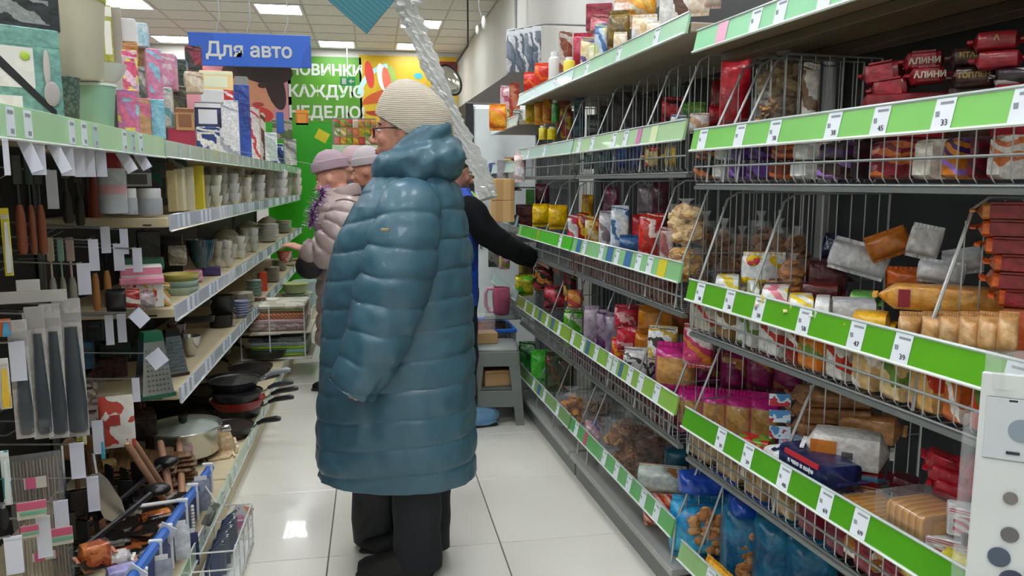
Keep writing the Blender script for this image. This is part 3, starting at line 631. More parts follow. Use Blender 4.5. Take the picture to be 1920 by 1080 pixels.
p = N('bag', 1460, 812, 1506, 860, .12, 'light blue and white pouch with pink berries left of the white packet', 'pouch', film(('a8d0e8', 'e8e8ec', 'd85a80')), zf=f, d=.05)
p = N('brick', 1372, 850, 1440, 890, .05, 'cream flat packet behind the lower rail', 'packet', film(('d8cfc0', 'c8bba8')), zf=f)
p = N('brick', 1442, 855, 1572, 916, .07, 'crumpled white packet in front of the lower divider', 'packet', WHI, zf=f, d=.1)
text('ТУДЬ', .02, mat('5a5e62', .5), p, (.02, -.053, .03))
p = N('brick', 1470, 905, 1590, 958, .05, 'navy packet with red band and white lettering by the lower rail', 'packet', NAVY, zf=.615, hh=.06, d=.09)
G().box(-.062, -.047, .044, .058, -.042, .055).obj('red_band', mat('b82230', .35), p, False); text('к чаю и кофе', .0145, mat('e8e6f0', .4), p, (0, -.0485, .034), bold=.0004)
N('brick', 1460, 905, 1500, 930, .06, 'small pink packet left of the navy packet', 'packet', film(('b83a5a', 'a02a48')), zf=f)
N('bag', 1560, 908, 1650, 955, .12, 'maroon and beige patterned pouch behind the navy packet', 'pouch', film(('8a5a4a', '5a2028', 'c8a070'), scale=30), zf=f, d=.05)
for k, (x0, y0, x1, y1) in enumerate(((1592, 944, 1700, 1002), (1690, 942, 1782, 996))):
    p = N('brick', x0, y0, x1, y1, .05, ('left', 'right')[k]+' half of golden rippled biscuits in film above the lower rail', 'biscuits', mat(('b07a34', 'c08c42', '9c6828'), .3, 'bandsx', 60, coat=.8), None, zf=f, d=.11, fins=False)
    G().rings([[(x_, y_*.058, z_) for y_, z_ in ((-1, .0), (1, 0), (1, .062), (-1, .062))] for x_ in (-.07, .07)]).obj('clear_film', CLEAR, p, False)
p = N('bag', 1584, 950, 1622, 1000, .035, 'crumpled silvery film end of the golden biscuits', 'film', film(('d8d4ce', 'e8e6e2')), zf=f, d=.03, wr=.03)
for k, (x0, y0, x1, y1, c, lb) in enumerate(((1608, 1004, 1690, 1050, ('b8803c', 'e4ded4', 'a87030'), 'white edged biscuit packet lowest left by the lower rail'), (1672, 1012, 1790, 1074, ('a8682c', 'b87838', '96581e'), 'large brown biscuit packet lowest by the lower rail'))):
    N('brick', x0, y0, x1, y1, .04, lb, 'packet', film(c), zf=f, d=.12)
N('brick', 1708, 1000, 1800, 1034, .10, 'bright yellow edged packet behind the brown biscuit packet', 'packet', film(('e0b81c', 'd8a818')), zf=f)
for k, (x0, y0, x1, y1) in enumerate(((1778, 946, 1842, 1000), (1740, 1000, 1842, 1050))):
    p = N('box', x0, y0, x1, y1, .09, ('upper', 'lower')[k]+' white and blue carton with pink print near the hanging card', 'carton', film(('dcdcdc', 'c8d4dc', 'e4e4e4')), film(('c83a6a', 'dcdcdc', 'e0e0e0')), zf=f)
    g = G(); [g.box(-.012+q*.003, -.075, .006, -.0105+q*.003, -.05, .022) for q in range(10)]; g.obj('barcode', mat('26262a', .5), p, False)
for k, (x0, y0, x1, y1) in enumerate(((1700, 1050, 1760, 1095), (1770, 1040, 1840, 1100))):
    N('bag', x0, y0, x1, y1, .05, ('left', 'right')[k]+' pale yellow pouch at the bottom near the hanging card', 'pouch', film(('e8dc5a', 'f0e478', 'd8cc40')), zf=f, d=.05)
for k, (x0, y0, x1, y1, r) in enumerate(((1724, 848, 1800, 880, .3), (1730, 872, 1816, 904, .25), (1740, 900, 1826, 932, .2), (1790, 858, 1850, 895, .35), (1800, 890, 1856, 925, .2))):
    p = N('brick', x0, y0, x1, y1, .16, ('topmost left', 'middle left', 'lowest left', 'upper right', 'lower right')[k]+' crimson sweet packet of the shiny heap behind the lower shelf', 'packet', film(('a81224', 'b81a2e', 'c02438')), zf=f, roll=r, group='shiny crimson heap')
for k, (x0, y0, x1, y1) in enumerate(((1662, 890, 1724, 918), (1670, 912, 1735, 936))):
    N('brick', x0, y0, x1, y1, .2, ('upper', 'lower')[k]+' dark plum packet left of the crimson heap', 'packet', film(('4a1020', '5a1628')), zf=f, roll=.2)
for k in range(9):
    x = 1300+52*k; yb = 868+31*k
    N('brick', x, yb+10, x+46, yb+52, .05, ('first', 'second', 'third', 'fourth', 'fifth', 'sixth', 'seventh', 'eighth', 'ninth')[k]+' packet from the left behind the wires below the lower rail', 'packet', film([('a88a60', '8a6a40'), ('b09870', '907048'), ('a08560', '7a6040'), ('7c1a2a', '6a1422'), ('8c2030', '7a1828'), ('a82434', '8c1a28')][min(5, k//2+ (k > 3))]), zf=f, yaw=0, d=.06, hh=.08, fins=False, flat=True)
# ---- near rack, bottom shelf
f = .118
for k, (x0, y0, x1, y1, t) in enumerate(((1252, 925, 1390, 1100, .10), (1350, 930, 1450, 1100, .17), (1410, 950, 1500, 1110, .20), (1470, 985, 1560, 1120, .24))):
    o = N('bag', x0, y0, x1, y1, t, ('frontmost', 'second', 'third', 'rearmost')[k]+' blue bag of biscuits on the bottom shelf', 'bag', BLU if k == 0 else film(('1a6c94', '165c88', '207ca4')), zf=f, d=.13, name='biscuit_bag', yaw=(.15, .3, .3, .3)[k])
    if k < 2:
        D = dist(o.location); w = (x1-x0)/F*D
        g = G(); [g.ell((random.uniform(-.22, .18)*w, -.058, .05+.13*random.random()), (.020, .010, .016), 10, 6) for _ in range(30)]; q = g.obj('window_biscuits', mat(('b8804a', 'a06a38', 'c89460'), .6, 'blotch', 30), o); q['kind'] = 'stuff'
        G().box(w*.24, -.066, .10, w*.36, -.058, .14, .002).obj('price_sticker', mat('b8b4c0', .5), o)
        G().rings(surf(w*.8, .07, .12, 10, 8, .03, 3+k, 3, .21)).obj('folded_top', film(('1a52c0', '1446a8')), o)
N('bag', 1325, 1056, 1370, 1120, .05, 'orange-yellow packet corner at the very bottom of the photo', 'packet', film(('e8a020', 'f0b83a')), zf=f, d=.05)
N('clear', 1198, 868, 1272, 930, .10, 'white bag of biscuits with orange print lying at the end of the bottom shelf', 'biscuits', ('d8dcd6', 'c88a4a'), zf=.22, n=26, r=.03) if False else None
# ---- middle rack, top shelf
f = 1.722
for k, (x0, y0, x1, y1, t, kind, lb, c) in enumerate((
    (1048, 60, 1072, 135, .08, 'box', 'brown and white carton left on the top shelf of the middle rack', ('8c4a34', 'c8beb4')),
    (1074, 62, 1108, 125, .12, 'bag', 'deep pink bag on the top shelf of the middle rack', ('c03050', 'b02444')),
    (1100, 10, 1148, 60, .28, 'box', 'crimson carton on top of the goods high at the back', ('a82a44', '8c2038')),
    (1106, 28, 1140, 118, .22, 'bag', 'pink and brown cereal bag high on the middle rack', ('c86a70', '6a3a24', 'd8909a')),
    (1088, 70, 1120, 135, .06, 'bag', 'cream bag with purple print in front of the pink bag', ('e0d2a8', 'd8c490', '5a4a8a')),
    (1114, 45, 1138, 125, .06, 'bag', 'pale blue and yellow bag with a dark blue edge', ('c8dcec', 'dce4b0', '4a78b8')),
    (1140, 20, 1180, 92, .10, 'bag', 'bag of brown cereal with green band on the top shelf', ('7a6428', '8c7434', '5c4a1c')),
    (1150, 0, 1185, 55, .2, 'bag', 'pink and yellow bag above the brown cereal bag', ('e8c0b0', 'f0b040', 'e8d8d0')),
    (1184, 28, 1232, 88, .10, 'bag', 'large cream bag with orange tint on the top shelf', ('ecdcc0', 'e8c898', 'e0e0e0')),
    (1180, -20, 1230, 30, .2, 'bag', 'yellow-orange bag at the top edge of the photo', ('f0a838', 'f4c860', 'e8e0d0')),
    (1236, -10, 1268, 55, .10, 'box', 'white carton on the top shelf right of the cream bag', ('ecece8', 'e0e0dc')),
    (1262, -10, 1292, 42, .10, 'box', 'dark brown and white carton on the top shelf', ('5a3a2c', 'e0dcd8')),
    (1290, -30, 1330, 30, .10, 'bag', 'pale peach bag near the right end of the top shelf', ('e8d0bc', 'f0e0d0')),
    (1028, 98, 1052, 170, .10, 'can', 'white jar stack left end on the top shelf', ('dcdcd8',)), (1150, 60, 1176, 100, .05, 'bag', 'small cream bag before the brown cereal bag', ('ece4d4', 'e0d0b0')), (1212, 40, 1244, 78, .06, 'bag', 'small pale peach bag before the large cream bag', ('f0dcc4', 'e8e4dc')), (1104, 80, 1124, 128, .05, 'bag', 'small yellow-green bag on the top shelf edge', ('dce08c', 'e8e4c8')),
    (1320, -30, 1352, 16, .08, 'bag', 'pale pink bag at the right end of the top shelf', ('ecd0cc', 'e8dcd0')),
    (1056, 108, 1078, 160, .05, 'can', 'small yellow capped bottle on the top shelf', ('ecd848',)))):
    M_(kind, x0, y0, x1, y1, t, lb, 'jar' if kind == 'can' else 'packaging', film(c, 'blotch', 16) if len(c) > 1 else mat(c, .4), zf=f)
# ---- middle rack, second shelf
f = 1.312
for k, (x0, y0, x1, y1, t, kind, lb, c) in enumerate((
    (1068, 288, 1090, 318, .05, 'brick', 'grey packet left behind the upper wires of the middle rack', ('6a6c62', '8a8c80')), (1092, 286, 1118, 317, .05, 'brick', 'teal packet behind the upper wires of the middle rack', ('3c5a58', '6a7a70')),
    (1120, 284, 1150, 316, .05, 'brick', 'teal and dark packet next to the blue packets', ('2c4c54', '44646a')), (1152, 270, 1180, 315, .05, 'brick', 'left blue packet behind the upper wires of the middle rack', ('2a54a0', '1c3c80')),
    (1180, 268, 1206, 314, .05, 'brick', 'right blue packet behind the upper wires of the middle rack', ('244a98', '1a3470')), (1206, 276, 1242, 313, .05, 'brick', 'cream and yellow biscuit packet behind the upper wires', ('d8c888', 'b8a050', 'c02a2a')),
    (1242, 274, 1272, 312, .05, 'brick', 'yellow packet right behind the upper wires of the middle rack', ('d8b830', 'b89820')),
    (1075, 180, 1096, 262, .22, 'bag', 'blue-grey bag deep in the upper middle shelf', ('4a6a7c', '7a98a8')), (1050, 200, 1072, 260, .14, 'bag', 'yellow and red bag at the left of the upper middle shelf', ('c8a820', 'a83a20')),
    (1100, 215, 1130, 256, .24, 'bag', 'dark grey bag deep in the upper middle shelf', ('3c4244', '5c6466')), (1150, 175, 1200, 250, .3, 'box', 'black carton deep in the upper middle shelf', ('241c20', '2e2428')),
    (1240, 182, 1278, 240, .22, 'bag', 'red sweets bag at the right of the upper middle shelf', ('c8182c', 'e03848', '3a1418')), (1278, 192, 1322, 250, .22, 'bag', 'green sweets bag next to the red one on the upper middle shelf', ('5a9a2c', '3c7420', '88b840')),
    (1256, 215, 1286, 262, .10, 'bag', 'blue and white striped pouch by the rack joint', ('d8dcdc', '3a78b0')), (1292, 212, 1330, 250, .12, 'bag', 'white pouch by the joint of the two racks', ('e0dcd8', 'c8a080')))):
    M_(kind, x0, y0, x1, y1, t, lb, 'packaging', film(c, 'blotch', 30), zf=f)
for k, (x0, y0, x1, y1, c) in enumerate(((1320, 210, 1350, 262, ('5a9a2c', '3c7420')), (1328, 195, 1372, 240, ('c0182c', 'a01020')))):
    N('bag', x0, y0, x1, y1, .3, ('green', 'red')[k]+' sweets bag at the very back left of the nearest upper shelf', 'bag', film(c), zf=1.279)
# ---- middle rack, third shelf (open bags)
f = .905
def pile(S, rows, cat, zf, suffix, sc=20):
    for (x0, y0, x1, y1, t, kind, lb, c) in rows:
        good(S, kind, x0, y0, x1, y1, t, lb+suffix, cat, film(c, 'blotch', sc) if kind != 'clear' else c, zf=zf, **({'n': 30, 'r': .02} if kind == 'clear' else {}))
pile(mid, [(1064, 402, 1086, 470, .06, 'bag', 'white capped pouch', ('dcdce0', 'c83a4a')), (1084, 398, 1104, 460, .09, 'bag', 'dark red and yellow pouch', ('a01c20', 'e0b830', '7a1418')),
    (1096, 405, 1124, 475, .06, 'bag', 'yellow and red crisps bag', ('c8a030', 'b83428', 'dcc8a0')), (1090, 365, 1112, 430, .2, 'bag', 'deep yellow bag', ('d8a818', 'b88410')),
    (1122, 395, 1148, 478, .05, 'bag', 'silver and white crisps bag', ('c8c4c8', '8a7a80', 'dcdcdc')), (1144, 385, 1178, 485, .06, 'bag', 'blue and white crisps bag', ('c8d4e0', '3c6a98', 'e4e4e4')),
    (1160, 440, 1204, 500, .04, 'bag', 'denim blue pouch', ('3a5f90', '2c4c78')), (1184, 402, 1216, 460, .12, 'bag', 'dark crimson bag', ('a01424', 'b82030')),
    (1196, 400, 1244, 500, .05, 'bag', 'bright red and white bag', ('b02418', 'c83024', 'e0c8c0')), (1236, 425, 1262, 500, .07, 'bag', 'pale pink and white bag', ('d8c0c0', 'b06a68')),
    (1130, 350, 1160, 410, .25, 'bag', 'magenta topped bag at the back', ('7a2a4c', '503040')), (1195, 345, 1230, 420, .26, 'bag', 'grey and mauve bag at the back', ('8a7c80', '6a5a60')), (1222, 340, 1256, 425, .28, 'bag', 'plum bag at the back', ('4c2430', '5c2c3c'))],
    'bag', .905, ' on the third shelf of the middle rack')
M_('clear', 1252, 372, 1316, 455, .05, 'tall clear bag of golden rusks at the joint of the racks', 'biscuits', ('d8b070', 'e8c890', 'b88848'), zf=.99, n=60, r=.022)
M_('clear', 1252, 455, 1316, 520, .03, 'lower clear bag of golden round biscuits at the joint of the racks', 'biscuits', ('d0a048', 'b88034', 'e0b868'), zf=f, n=50, r=.02)
for k in range(6):
    N('clear', 1300+34*k, 395+14*(k % 3), 1338+34*k, 545, .27, 'clear bag of brown rusks deep behind the left divider of the middle shelf', 'biscuits', ('7a5030', '8c603a', '5c3a24'), zf=.868, n=26, r=.024, group='clear rusk bags deep on the nearest middle shelf')
for k in range(8): M_('brick', 1074+23*k, 494+7*k, 1096+23*k, 522+8*k, .045, ('first', 'second', 'third', 'fourth', 'fifth', 'sixth', 'seventh', 'eighth')[k]+' brown packet from the left behind the wires under the third rail', 'packet', film(('6a4a38', '7a5a48', '5a3030')), zf=.905, d=.05, yaw=0, group='brown packets under the third rail of the middle rack', hh=.07, fins=False, flat=True)
# ---- middle rack, fourth shelf
pile(mid, [(1056, 580, 1096, 650, .08, 'bag', 'bright green bag', ('4cb81c', '6cd030', 'd8e0c0')), (1062, 575, 1084, 612, .12, 'box', 'pale grey carton', ('b8bcbc', 'c8cccc')),
    (1094, 572, 1122, 655, .05, 'bag', 'first lilac bag', ('b8a8b8', 'a898a8')), (1118, 580, 1142, 660, .06, 'bag', 'second lilac bag with a purple edge', ('9a88a0', '5c2860', 'a898a8')), (1134, 585, 1162, 680, .08, 'bag', 'third lilac bag behind', ('a498a8', '8c7c94')),
    (1152, 570, 1200, 618, .10, 'bag', 'upper red and white striped bag', ('c82840', 'e8b0b4', 'd03848')), (1156, 612, 1202, 660, .07, 'bag', 'middle red and white striped bag', ('c82840', 'e8b8bc', 'c83040')), (1146, 632, 1188, 690, .04, 'bag', 'small red and orange bag', ('d01c3c', 'e09020', 'd83048')),
    (1196, 572, 1266, 625, .14, 'bag', 'upper orange bag', ('d88a18', 'c87810')), (1190, 618, 1240, 680, .12, 'bag', 'lower orange bag', ('cc7a14', 'd88820')), (1262, 580, 1300, 625, .2, 'box', 'dark orange carton deep', ('8a4418', '6a3012')),
    (1214, 610, 1270, 680, .06, 'bag', 'upper white bag with black and gold print', ('dcdce0', '3c3430', 'c8a830')), (1168, 650, 1232, 715, .04, 'bag', 'lower white bag with black and gold print', ('e0e0e0', '4c4038', 'dcdcd8'))],
    'bag', .51, ' on the fourth shelf of the middle rack', 30)
p = M_('bag', 1228, 640, 1306, 745, .03, 'large magenta bag of biscuits at the joint of the racks', 'bag', MAG, film(('c89858', 'b8864a')), zf=.51, d=.1)
M_('bag', 1280, 605, 1336, 690, .10, 'pink and orange sweets bag above the magenta bag', 'bag', film(('d03a70', 'e08830', 'e8d8d8')), zf=.60, d=.06)
for k in range(9): M_('brick', 1076+21*k, 662+15*k, 1096+21*k, 692+16*k, .045, ('first', 'second', 'third', 'fourth', 'fifth', 'sixth', 'seventh', 'eighth', 'ninth')[k]+' dark packet from the left behind the wires under the fourth rail', 'packet', film(('4a3434', '5a4440', '6a2a30')), zf=.51, d=.05, yaw=0, group='dark packets under the fourth rail of the middle rack', hh=.07, fins=False, flat=True)
# ---- middle rack, bottom shelf
f = .118
M_('clear', 1040, 725, 1106, 800, .08, 'clear bag of orange biscuits at the left of the bottom shelf', 'biscuits', ('c07828', 'd89038', '8c5020'), zf=f, n=50, r=.02)
M_('clear', 1090, 735, 1150, 810, .16, 'clear bag of small brown biscuits behind the orange ones', 'biscuits', ('7c5c40', '9a7858'), zf=f, n=50, r=.02)
M_('clear', 1122, 765, 1240, 905, .09, 'big shiny clear bag of brown buns on the bottom shelf', 'biscuits', ('7a4a26', '96602e', '5c3418', 'b07c40'), zf=f, n=60, r=.036)
M_('clear', 1190, 800, 1275, 900, .2, 'second clear bag of brown buns deep on the bottom shelf', 'biscuits', ('6a3c1e', '4c2a14'), zf=f, n=46, r=.034)
M_('brick', 1092, 792, 1128, 822, .04, 'pink and blue flat packet by the bottom rail', 'packet', film(('d8a0a8', '5a6ab0', 'e0d0d0')), zf=f)
M_('bag', 1195, 870, 1288, 932, .05, 'white bag with orange and pink print lying at the end of the bottom shelf', 'bag', film(('d0dad4', 'c8d2cc', 'd08a4a')), zf=f+.1, d=.09)
M_('bag', 1206, 925, 1262, 985, .04, 'red and orange striped pouch at the end of the bottom shelf', 'bag', film(('b8322a', 'd87838', 'e0c0b0'), 'stripes', 30), zf=f, d=.06)
M_('bag', 1246, 838, 1292, 880, .16, 'dark teal bag behind the white bag', 'bag', film(('0c5a70', '124c5c')), zf=f+.16, d=.06)
# ---- far rack
pile(far, [(968, 383, 1000, 425, .08, 'box', 'maroon carton', ('4a1c18', '6a2c24')), (998, 382, 1032, 425, .05, 'bag', 'left bright yellow bag', ('f0c800', 'e0b400')), (1028, 384, 1064, 430, .06, 'bag', 'right bright yellow bag', ('f0c400', 'd8a800')),
    (1003, 345, 1030, 385, .2, 'bag', 'dark pink bag behind the yellow bags', ('7a2440', '50202c')), (986, 355, 1002, 385, .18, 'box', 'green carton', ('3c8a34', '4c9a40')),], 'bag', .905, ' on the third shelf of the far rack')
pile(far, [(966, 515, 1000, 555, .06, 'bag', 'yellow and green sweets bag', ('d8c81c', '3cc020', 'f0e030')), (972, 480, 1000, 520, .14, 'bag', 'brown and yellow bag', ('7a6a3c', 'a89040')),
    (1000, 500, 1038, 545, .07, 'bag', 'black and orange striped bag', ('201818', 'd08830', 'a82030')), (1020, 535, 1060, 580, .05, 'bag', 'dark red and black bag', ('8c1c2c', '281a1c', 'c83a4a')),
    (1056, 500, 1080, 560, .10, 'bag', 'black and red bag', ('281818', '7c2024', 'c8a050')), (1060, 545, 1094, 575, .05, 'brick', 'orange and red packet', ('d08a28', 'b82c30'))], 'bag', .51, ' on the fourth shelf of the far rack', 30)
pile(far, [(972, 640, 1005, 700, .07, 'bag', 'green shiny bag', ('2c8a34', '184c24', 'c0d8c8')), (995, 655, 1030, 720, .05, 'bag', 'bright green bag', ('38b828', '50c838')), (1022, 660, 1055, 735, .10, 'bag', 'dark green and brown bag', ('28401c', '3c5428', '7a3c20')),
    (1045, 670, 1075, 740, .12, 'bag', 'olive and brown bag', ('303c20', '5a4428'))], 'bag', .118, ' on the bottom shelf of the far rack', 30)
pile(far, [(985, 190, 1002, 232, .06, 'bag', 'yellow pouch', ('e8c818', 'd8b010')), (1002, 185, 1018, 234, .07, 'bag', 'orange pouch', ('e0902c', 'f0b030')), (1017, 180, 1034, 232, .08, 'bag', 'amber pouch', ('e0a838', 'c86a20')), (1034, 188, 1048, 230, .07, 'can', 'green bottle', ('3c8c3c',)),
    (1010, 236, 1026, 262, .03, 'can', 'yellow lidded tub', ('e8d020',)), (1026, 238, 1044, 262, .03, 'can', 'second yellow lidded tub', ('e0c818',)), (1044, 190, 1068, 240, .16, 'box', 'rust brown carton', ('8a3c1c', 'a04a24'))], 'packaging', 1.312, ' on the second shelf of the far rack')
pile(far, [(982, 135, 1004, 172, .06, 'bag', 'left red and orange crisps bag', ('d82818', 'f07020', 'e03020')), (1002, 118, 1032, 168, .08, 'bag', 'right red and orange crisps bag', ('d82c18', 'f06c18', 'e8301c')), (1030, 145, 1048, 175, .05, 'can', 'white jar', ('e0e0dc',))], 'packaging', 1.722, ' on the top shelf of the far rack')
# ---- end rack goods
pile(side, [(938, 160, 958, 230, .10, 'bag', 'pink and white bag', ('e8c0c8', 'd8d0d4', 'c86a80')), (955, 155, 975, 226, .10, 'bag', 'rust and yellow bag', ('c86a3c', 'a83828'))], 'packaging', 1.63, ' on top of the end rack')
o = good(side, 'bag', 917, 195, 950, 245, -.05, 'orange hooded pouch hanging at the end rack', 'pouch', film(('f09a10', 'f0a820', 'e86a20')), d=.05)
pile(side, [(950, 205, 962, 240, .1, 'bag', 'olive pouch', ('8a9a3c', 'a8a860')), (962, 205, 980, 240, .1, 'box', 'grey carton', ('6a6e68', 'b8bcb4'))], 'packaging', 1.36, ' on the upper shelf of the end rack')
pile(side, [(932, 300, 952, 345, -.01, 'box', 'grey carton', ('98949a', 'a09ca2')), (945, 295, 964, 318, .0, 'bag', 'cream and red pouch', ('ece0a0', 'c83030')), (964, 285, 985, 342, -.01, 'bag', 'pale pink pouch', ('e0c0bc', 'e8e4e4')), (916, 302, 930, 330, .04, 'can', 'blue bottle', ('1c3c8c',))], 'packaging', 1.06, ' on the middle shelf of the end rack')
for k in range(2):
    o = good(side, 'box', 920, 335+40*k, 962, 375+40*k, -.06, ('upper', 'lower')[k]+' light wooden crate block beside the silver tinsel end', 'crate', mat(('d8b078', 'c89c62'), .6, 'bandsx', 12), d=.2)
pile(side, [(915, 460, 938, 500, .05, 'box', 'grey and black carton', ('7a7c74', '3c3e3a')), (936, 470, 956, 505, .04, 'bag', 'pink and green pouch', ('e0a0b0', 'a8c820', 'd8c8c8')), (912, 515, 935, 555, .04, 'bag', 'red fruit pouch', ('c82820', '5a6a50', 'e0d8d0'))], 'packaging', .64, ' on the low shelf of the end rack')
# pink jug
p = on_plane(940, 588, side.o+Vector((-.06, 0, 0)), side.n); D = dist(p); r = 17/F*D
o = thing('jug', 'pink plastic jug with a pale pink handle at the end rack', 'jug', p, facing(p))
hh = 50/F*D
G().lathe([(0, 0), (r*.8, 0), (r*.9, hh*.05), (r, hh*.6), (r*.95, hh*.97), (r*.9, hh), (r*.86, hh*.97), (r*.8, hh*.1), (0, hh*.08)], 24).obj('body', mat('b85a78', .35), o)
G().tube([(-r*.85, 0, hh*.95), (-r*1.5, 0, hh*.95), (-r*1.75, 0, hh*.75), (-r*1.7, 0, hh*.3), (-r*1.3, 0, hh*.08), (-r*.8, 0, hh*.1)], r*.2, 8).obj('handle', mat('e6b0c0', .35), o)
G().box(-.1, -.04, -.03, .1, .1, -.004, .004).obj('tray', mat('8a9a90', .4), o)
# blue edged bin with brown bags in front of the end rack
p = at_z(958, 680, .28); p = Vector((.80, 4.75, .36)); 
o = thing('basket', 'grey mesh bin with a bright blue rim beside the stool', 'basket', (.655, 4.45, .0), 0)
g = G(); 
for a in range(12): g.tube([(-.12+.24*a/11, -.22, .0), (-.12+.24*a/11, -.22, .44)], .003, 4); g.tube([(-.12, -.22+.4*a/11, .0), (-.12, -.22+.4*a/11, .44)], .003, 4)
g.box(-.12, -.22, .0, .12, .18, .02); g.box(.11, -.22, 0, .12, .18, .44); g.box(-.12, .17, 0, .12, .18, .44); g.obj('mesh_body', mat('8a8f92', .4, metal=.4), o, False)
G().tube([(-.12, -.22, .45), (.12, -.22, .45), (.12, .18, .45), (-.12, .18, .45), (-.12, -.22, .45)], .012, 8).obj('rim', mat('2a70d8', .35), o)
for k, (x, y, z, c) in enumerate(((-.05, -.1, .42, ('a84a3c', '7a3828')), (.05, -.02, .40, ('5a5048', '8a8478')), (-.06, .06, .38, ('3c6a54', '2c5040')))):
    q = thing('snack_bag', ('russet', 'grey-brown', 'dark green')[k]+' bag standing in the blue rimmed bin', 'bag', (.655+x*.8, 4.45+y, .03), jit(.4)); bag(q, .12, z+.04, .08, film(c), None)
# ================================================================ left-hand racks
class LS: pass
left = LS(); left.o = Vector((-.75, 2.84, 0)); left.n = Vector((-1, 0, 0))
CREAM = mat('cdbf9c', .5); LGR = mat('6e7272', .4, metal=.3); LBK = mat('2a2b2c', .6)
XF, XBk = -.75, -1.19
LEV = [.49, .81, 1.15]; LTOP = 1.43
def fascia(parent, Y0, Y1, X, ztop, h, c, cards, cc='dfe4ee'):
    g = G(); g.box(X, Y0+.004, ztop-h, X+.006, Y1-.004, ztop, .001)
    fr = g.obj('price_rail', mat(c, .25, coat=.4), parent, False)
    G().tube([(X+.008, Y0+.004, ztop-h), (X+.008, Y1-.004, ztop-h)], .0035, 5).obj('rail_lip', mat('d6dcd8', .2, coat=.5), fr)
    n = int((Y1-Y0)/.085)
    for k in range(n):
        if (k*7+int(ztop*50)) % 5 in cards: continue
        y = Y0+.04+k*.085
        o = G().box(X+.0062, y-.019, ztop-h+.006, X+.0078, y+.019, ztop-.005).obj('price_card', mat(cc if (k+int(ztop*10)) % 4 else 'b8ccd0', .4), fr, False)
        if Y1 < 4.3: G().box(X+.0079, y-.014, ztop-.02, X+.0084, y+.012, ztop-.012).box(X+.0079, y-.004, ztop-h+.012, X+.0084, y+.012, ztop-h+.022).obj('printed_lines', mat('8a9098', .5), fr, False)
ys = [3.06, 4.40, 5.73, 7.07, 8.40]
nm = ('front', 'second', 'third', 'rearmost')
fc = ['c0c6d4', '8aa6ac', 'a2b4b8', 'b6a8c4']
for k in range(4):
    Y0, Y1 = ys[k], ys[k+1]-.004
    t = thing('shelf_rack', nm[k]+' cream shelf rack of household goods along the left side', 'shelving')
    for Y in (Y0+.015, Y1-.015): G().box(XBk-.05, Y-.015, 0, XBk-.005, Y+.015, 1.75, .002).box(XBk-.004, Y-.004, .2, XBk+.002, Y+.004, 1.7).obj('post', LGR, t, False)
    G().box(XBk-.03, Y0, .1, XBk-.015, Y1, 1.7).obj('back_panel', LBK, t, False)
    for z in LEV:
        s_ = G().box(XBk, Y0, z-.036, XF, Y1, z, .004).obj('shelf_board', CREAM, t, False)
        fascia(s_, Y0, Y1, XF, z+.012, .062, fc[k], (1, 3))
        if k == 0: G().box(XF-.09, Y0-.001, z-.03, XF-.06, Y0+.002, z-.024).obj('slot', LBK, s_, False)
    s_ = G().box(XBk, Y0, LTOP-.045, XF, Y1, LTOP-.01, .004).obj('top_board', CREAM, t, False)
    fascia(s_, Y0, Y1, XF, LTOP+.005, .062, ('a8c4b0', 'a8bcb8', 'a9c0b4', '9cc4a0')[k], (1, 2, 3), 'bccac8')
    s_ = G().box(XBk, Y0, .0, -.59, Y1, .13, .004).obj('base_plinth', CREAM, t, False)
    fascia(s_, Y0, Y1, -.585, .145, .055, ('b8d0b4', 'b0c8b0', 'bccabc', 'b8c8c0')[k], (0, 1, 3), 'd8e0e0')
# hook rack nearest the camera
hk = thing('hook_rack', 'dark pegboard rack with wire hooks and white price flags nearest on the left', 'shelving')
hy0, hy1 = .75, 3.045
G().box(-1.24, hy0, .1, -1.21, hy1, 1.7).obj('pegboard', mat(('1c1b1c', '242222', '1f1e1e'), .6, 'dots', 60), hk, False)
for Y in (hy0+.02, hy1-.02): G().box(-1.29, Y-.015, 0, -1.245, Y+.015, 1.75, .002).obj('post', LGR, hk, False)
s_ = G().box(-1.2, hy0, LTOP-.03, XF, hy1, LTOP, .004).obj('top_board', CREAM, hk, False)
fascia(s_, hy0, hy1, XF, LTOP+.012, .072, 'a9d6a4', (0, 2), 'dde6ee')
s_ = G().box(-1.2, hy0, 0, -.59, hy1, .13, .004).obj('base_plinth', CREAM, hk, False)
fascia(s_, hy0, hy1, -.585, .145, .055, 'b8d0b4', (0, 1, 3), 'd8e0e0')
G().box(-1.209, .9, .55, -1.19, 2.8, .575, .002).box(-1.209, .9, 1.05, -1.19, 2.8, 1.075, .002).obj('hook_bar', LGR, hk, False)
FLAG = mat('d6d8e6', .35, spec=.5)
def hook(x0, y0, x1, y1, X, sl=0, nohook=False):
    a = at_x((x0+x1)/2, y0, X); D = dist(a); w = (x1-x0)/F*D; h = (y1-y0)/F*D*1.02
    g = G()
    if not nohook:
        g.tube([(-1.2, a.y, a.z+.02), (X-.02, a.y, a.z), (X, a.y, a.z+.004)], .0026, 5); g.tube([(-1.2, a.y, a.z-.03), (-1.1, a.y, a.z-.03), (-1.05, a.y, a.z-.003)], .0022, 4)
    else: g.tube([(XF-.01, a.y, a.z+.03), (X, a.y, a.z)], .002, 4)
    o = g.obj('peg_hook', WIRE, hk)
    rz = facing(a)*.6; g = G().box(-w/2, -.0008, -h, w/2, .0008, 0).box(-w/2, -.004, -h-.003, w/2, .001, -h).box(-w/2, -.003, -.003, w/2, .002, .002)
    f_ = g.obj('price_flag', FLAG, o, False, (a.x+.004, a.y, a.z)); f_.rotation_euler = (sl*.5, sl, rz)
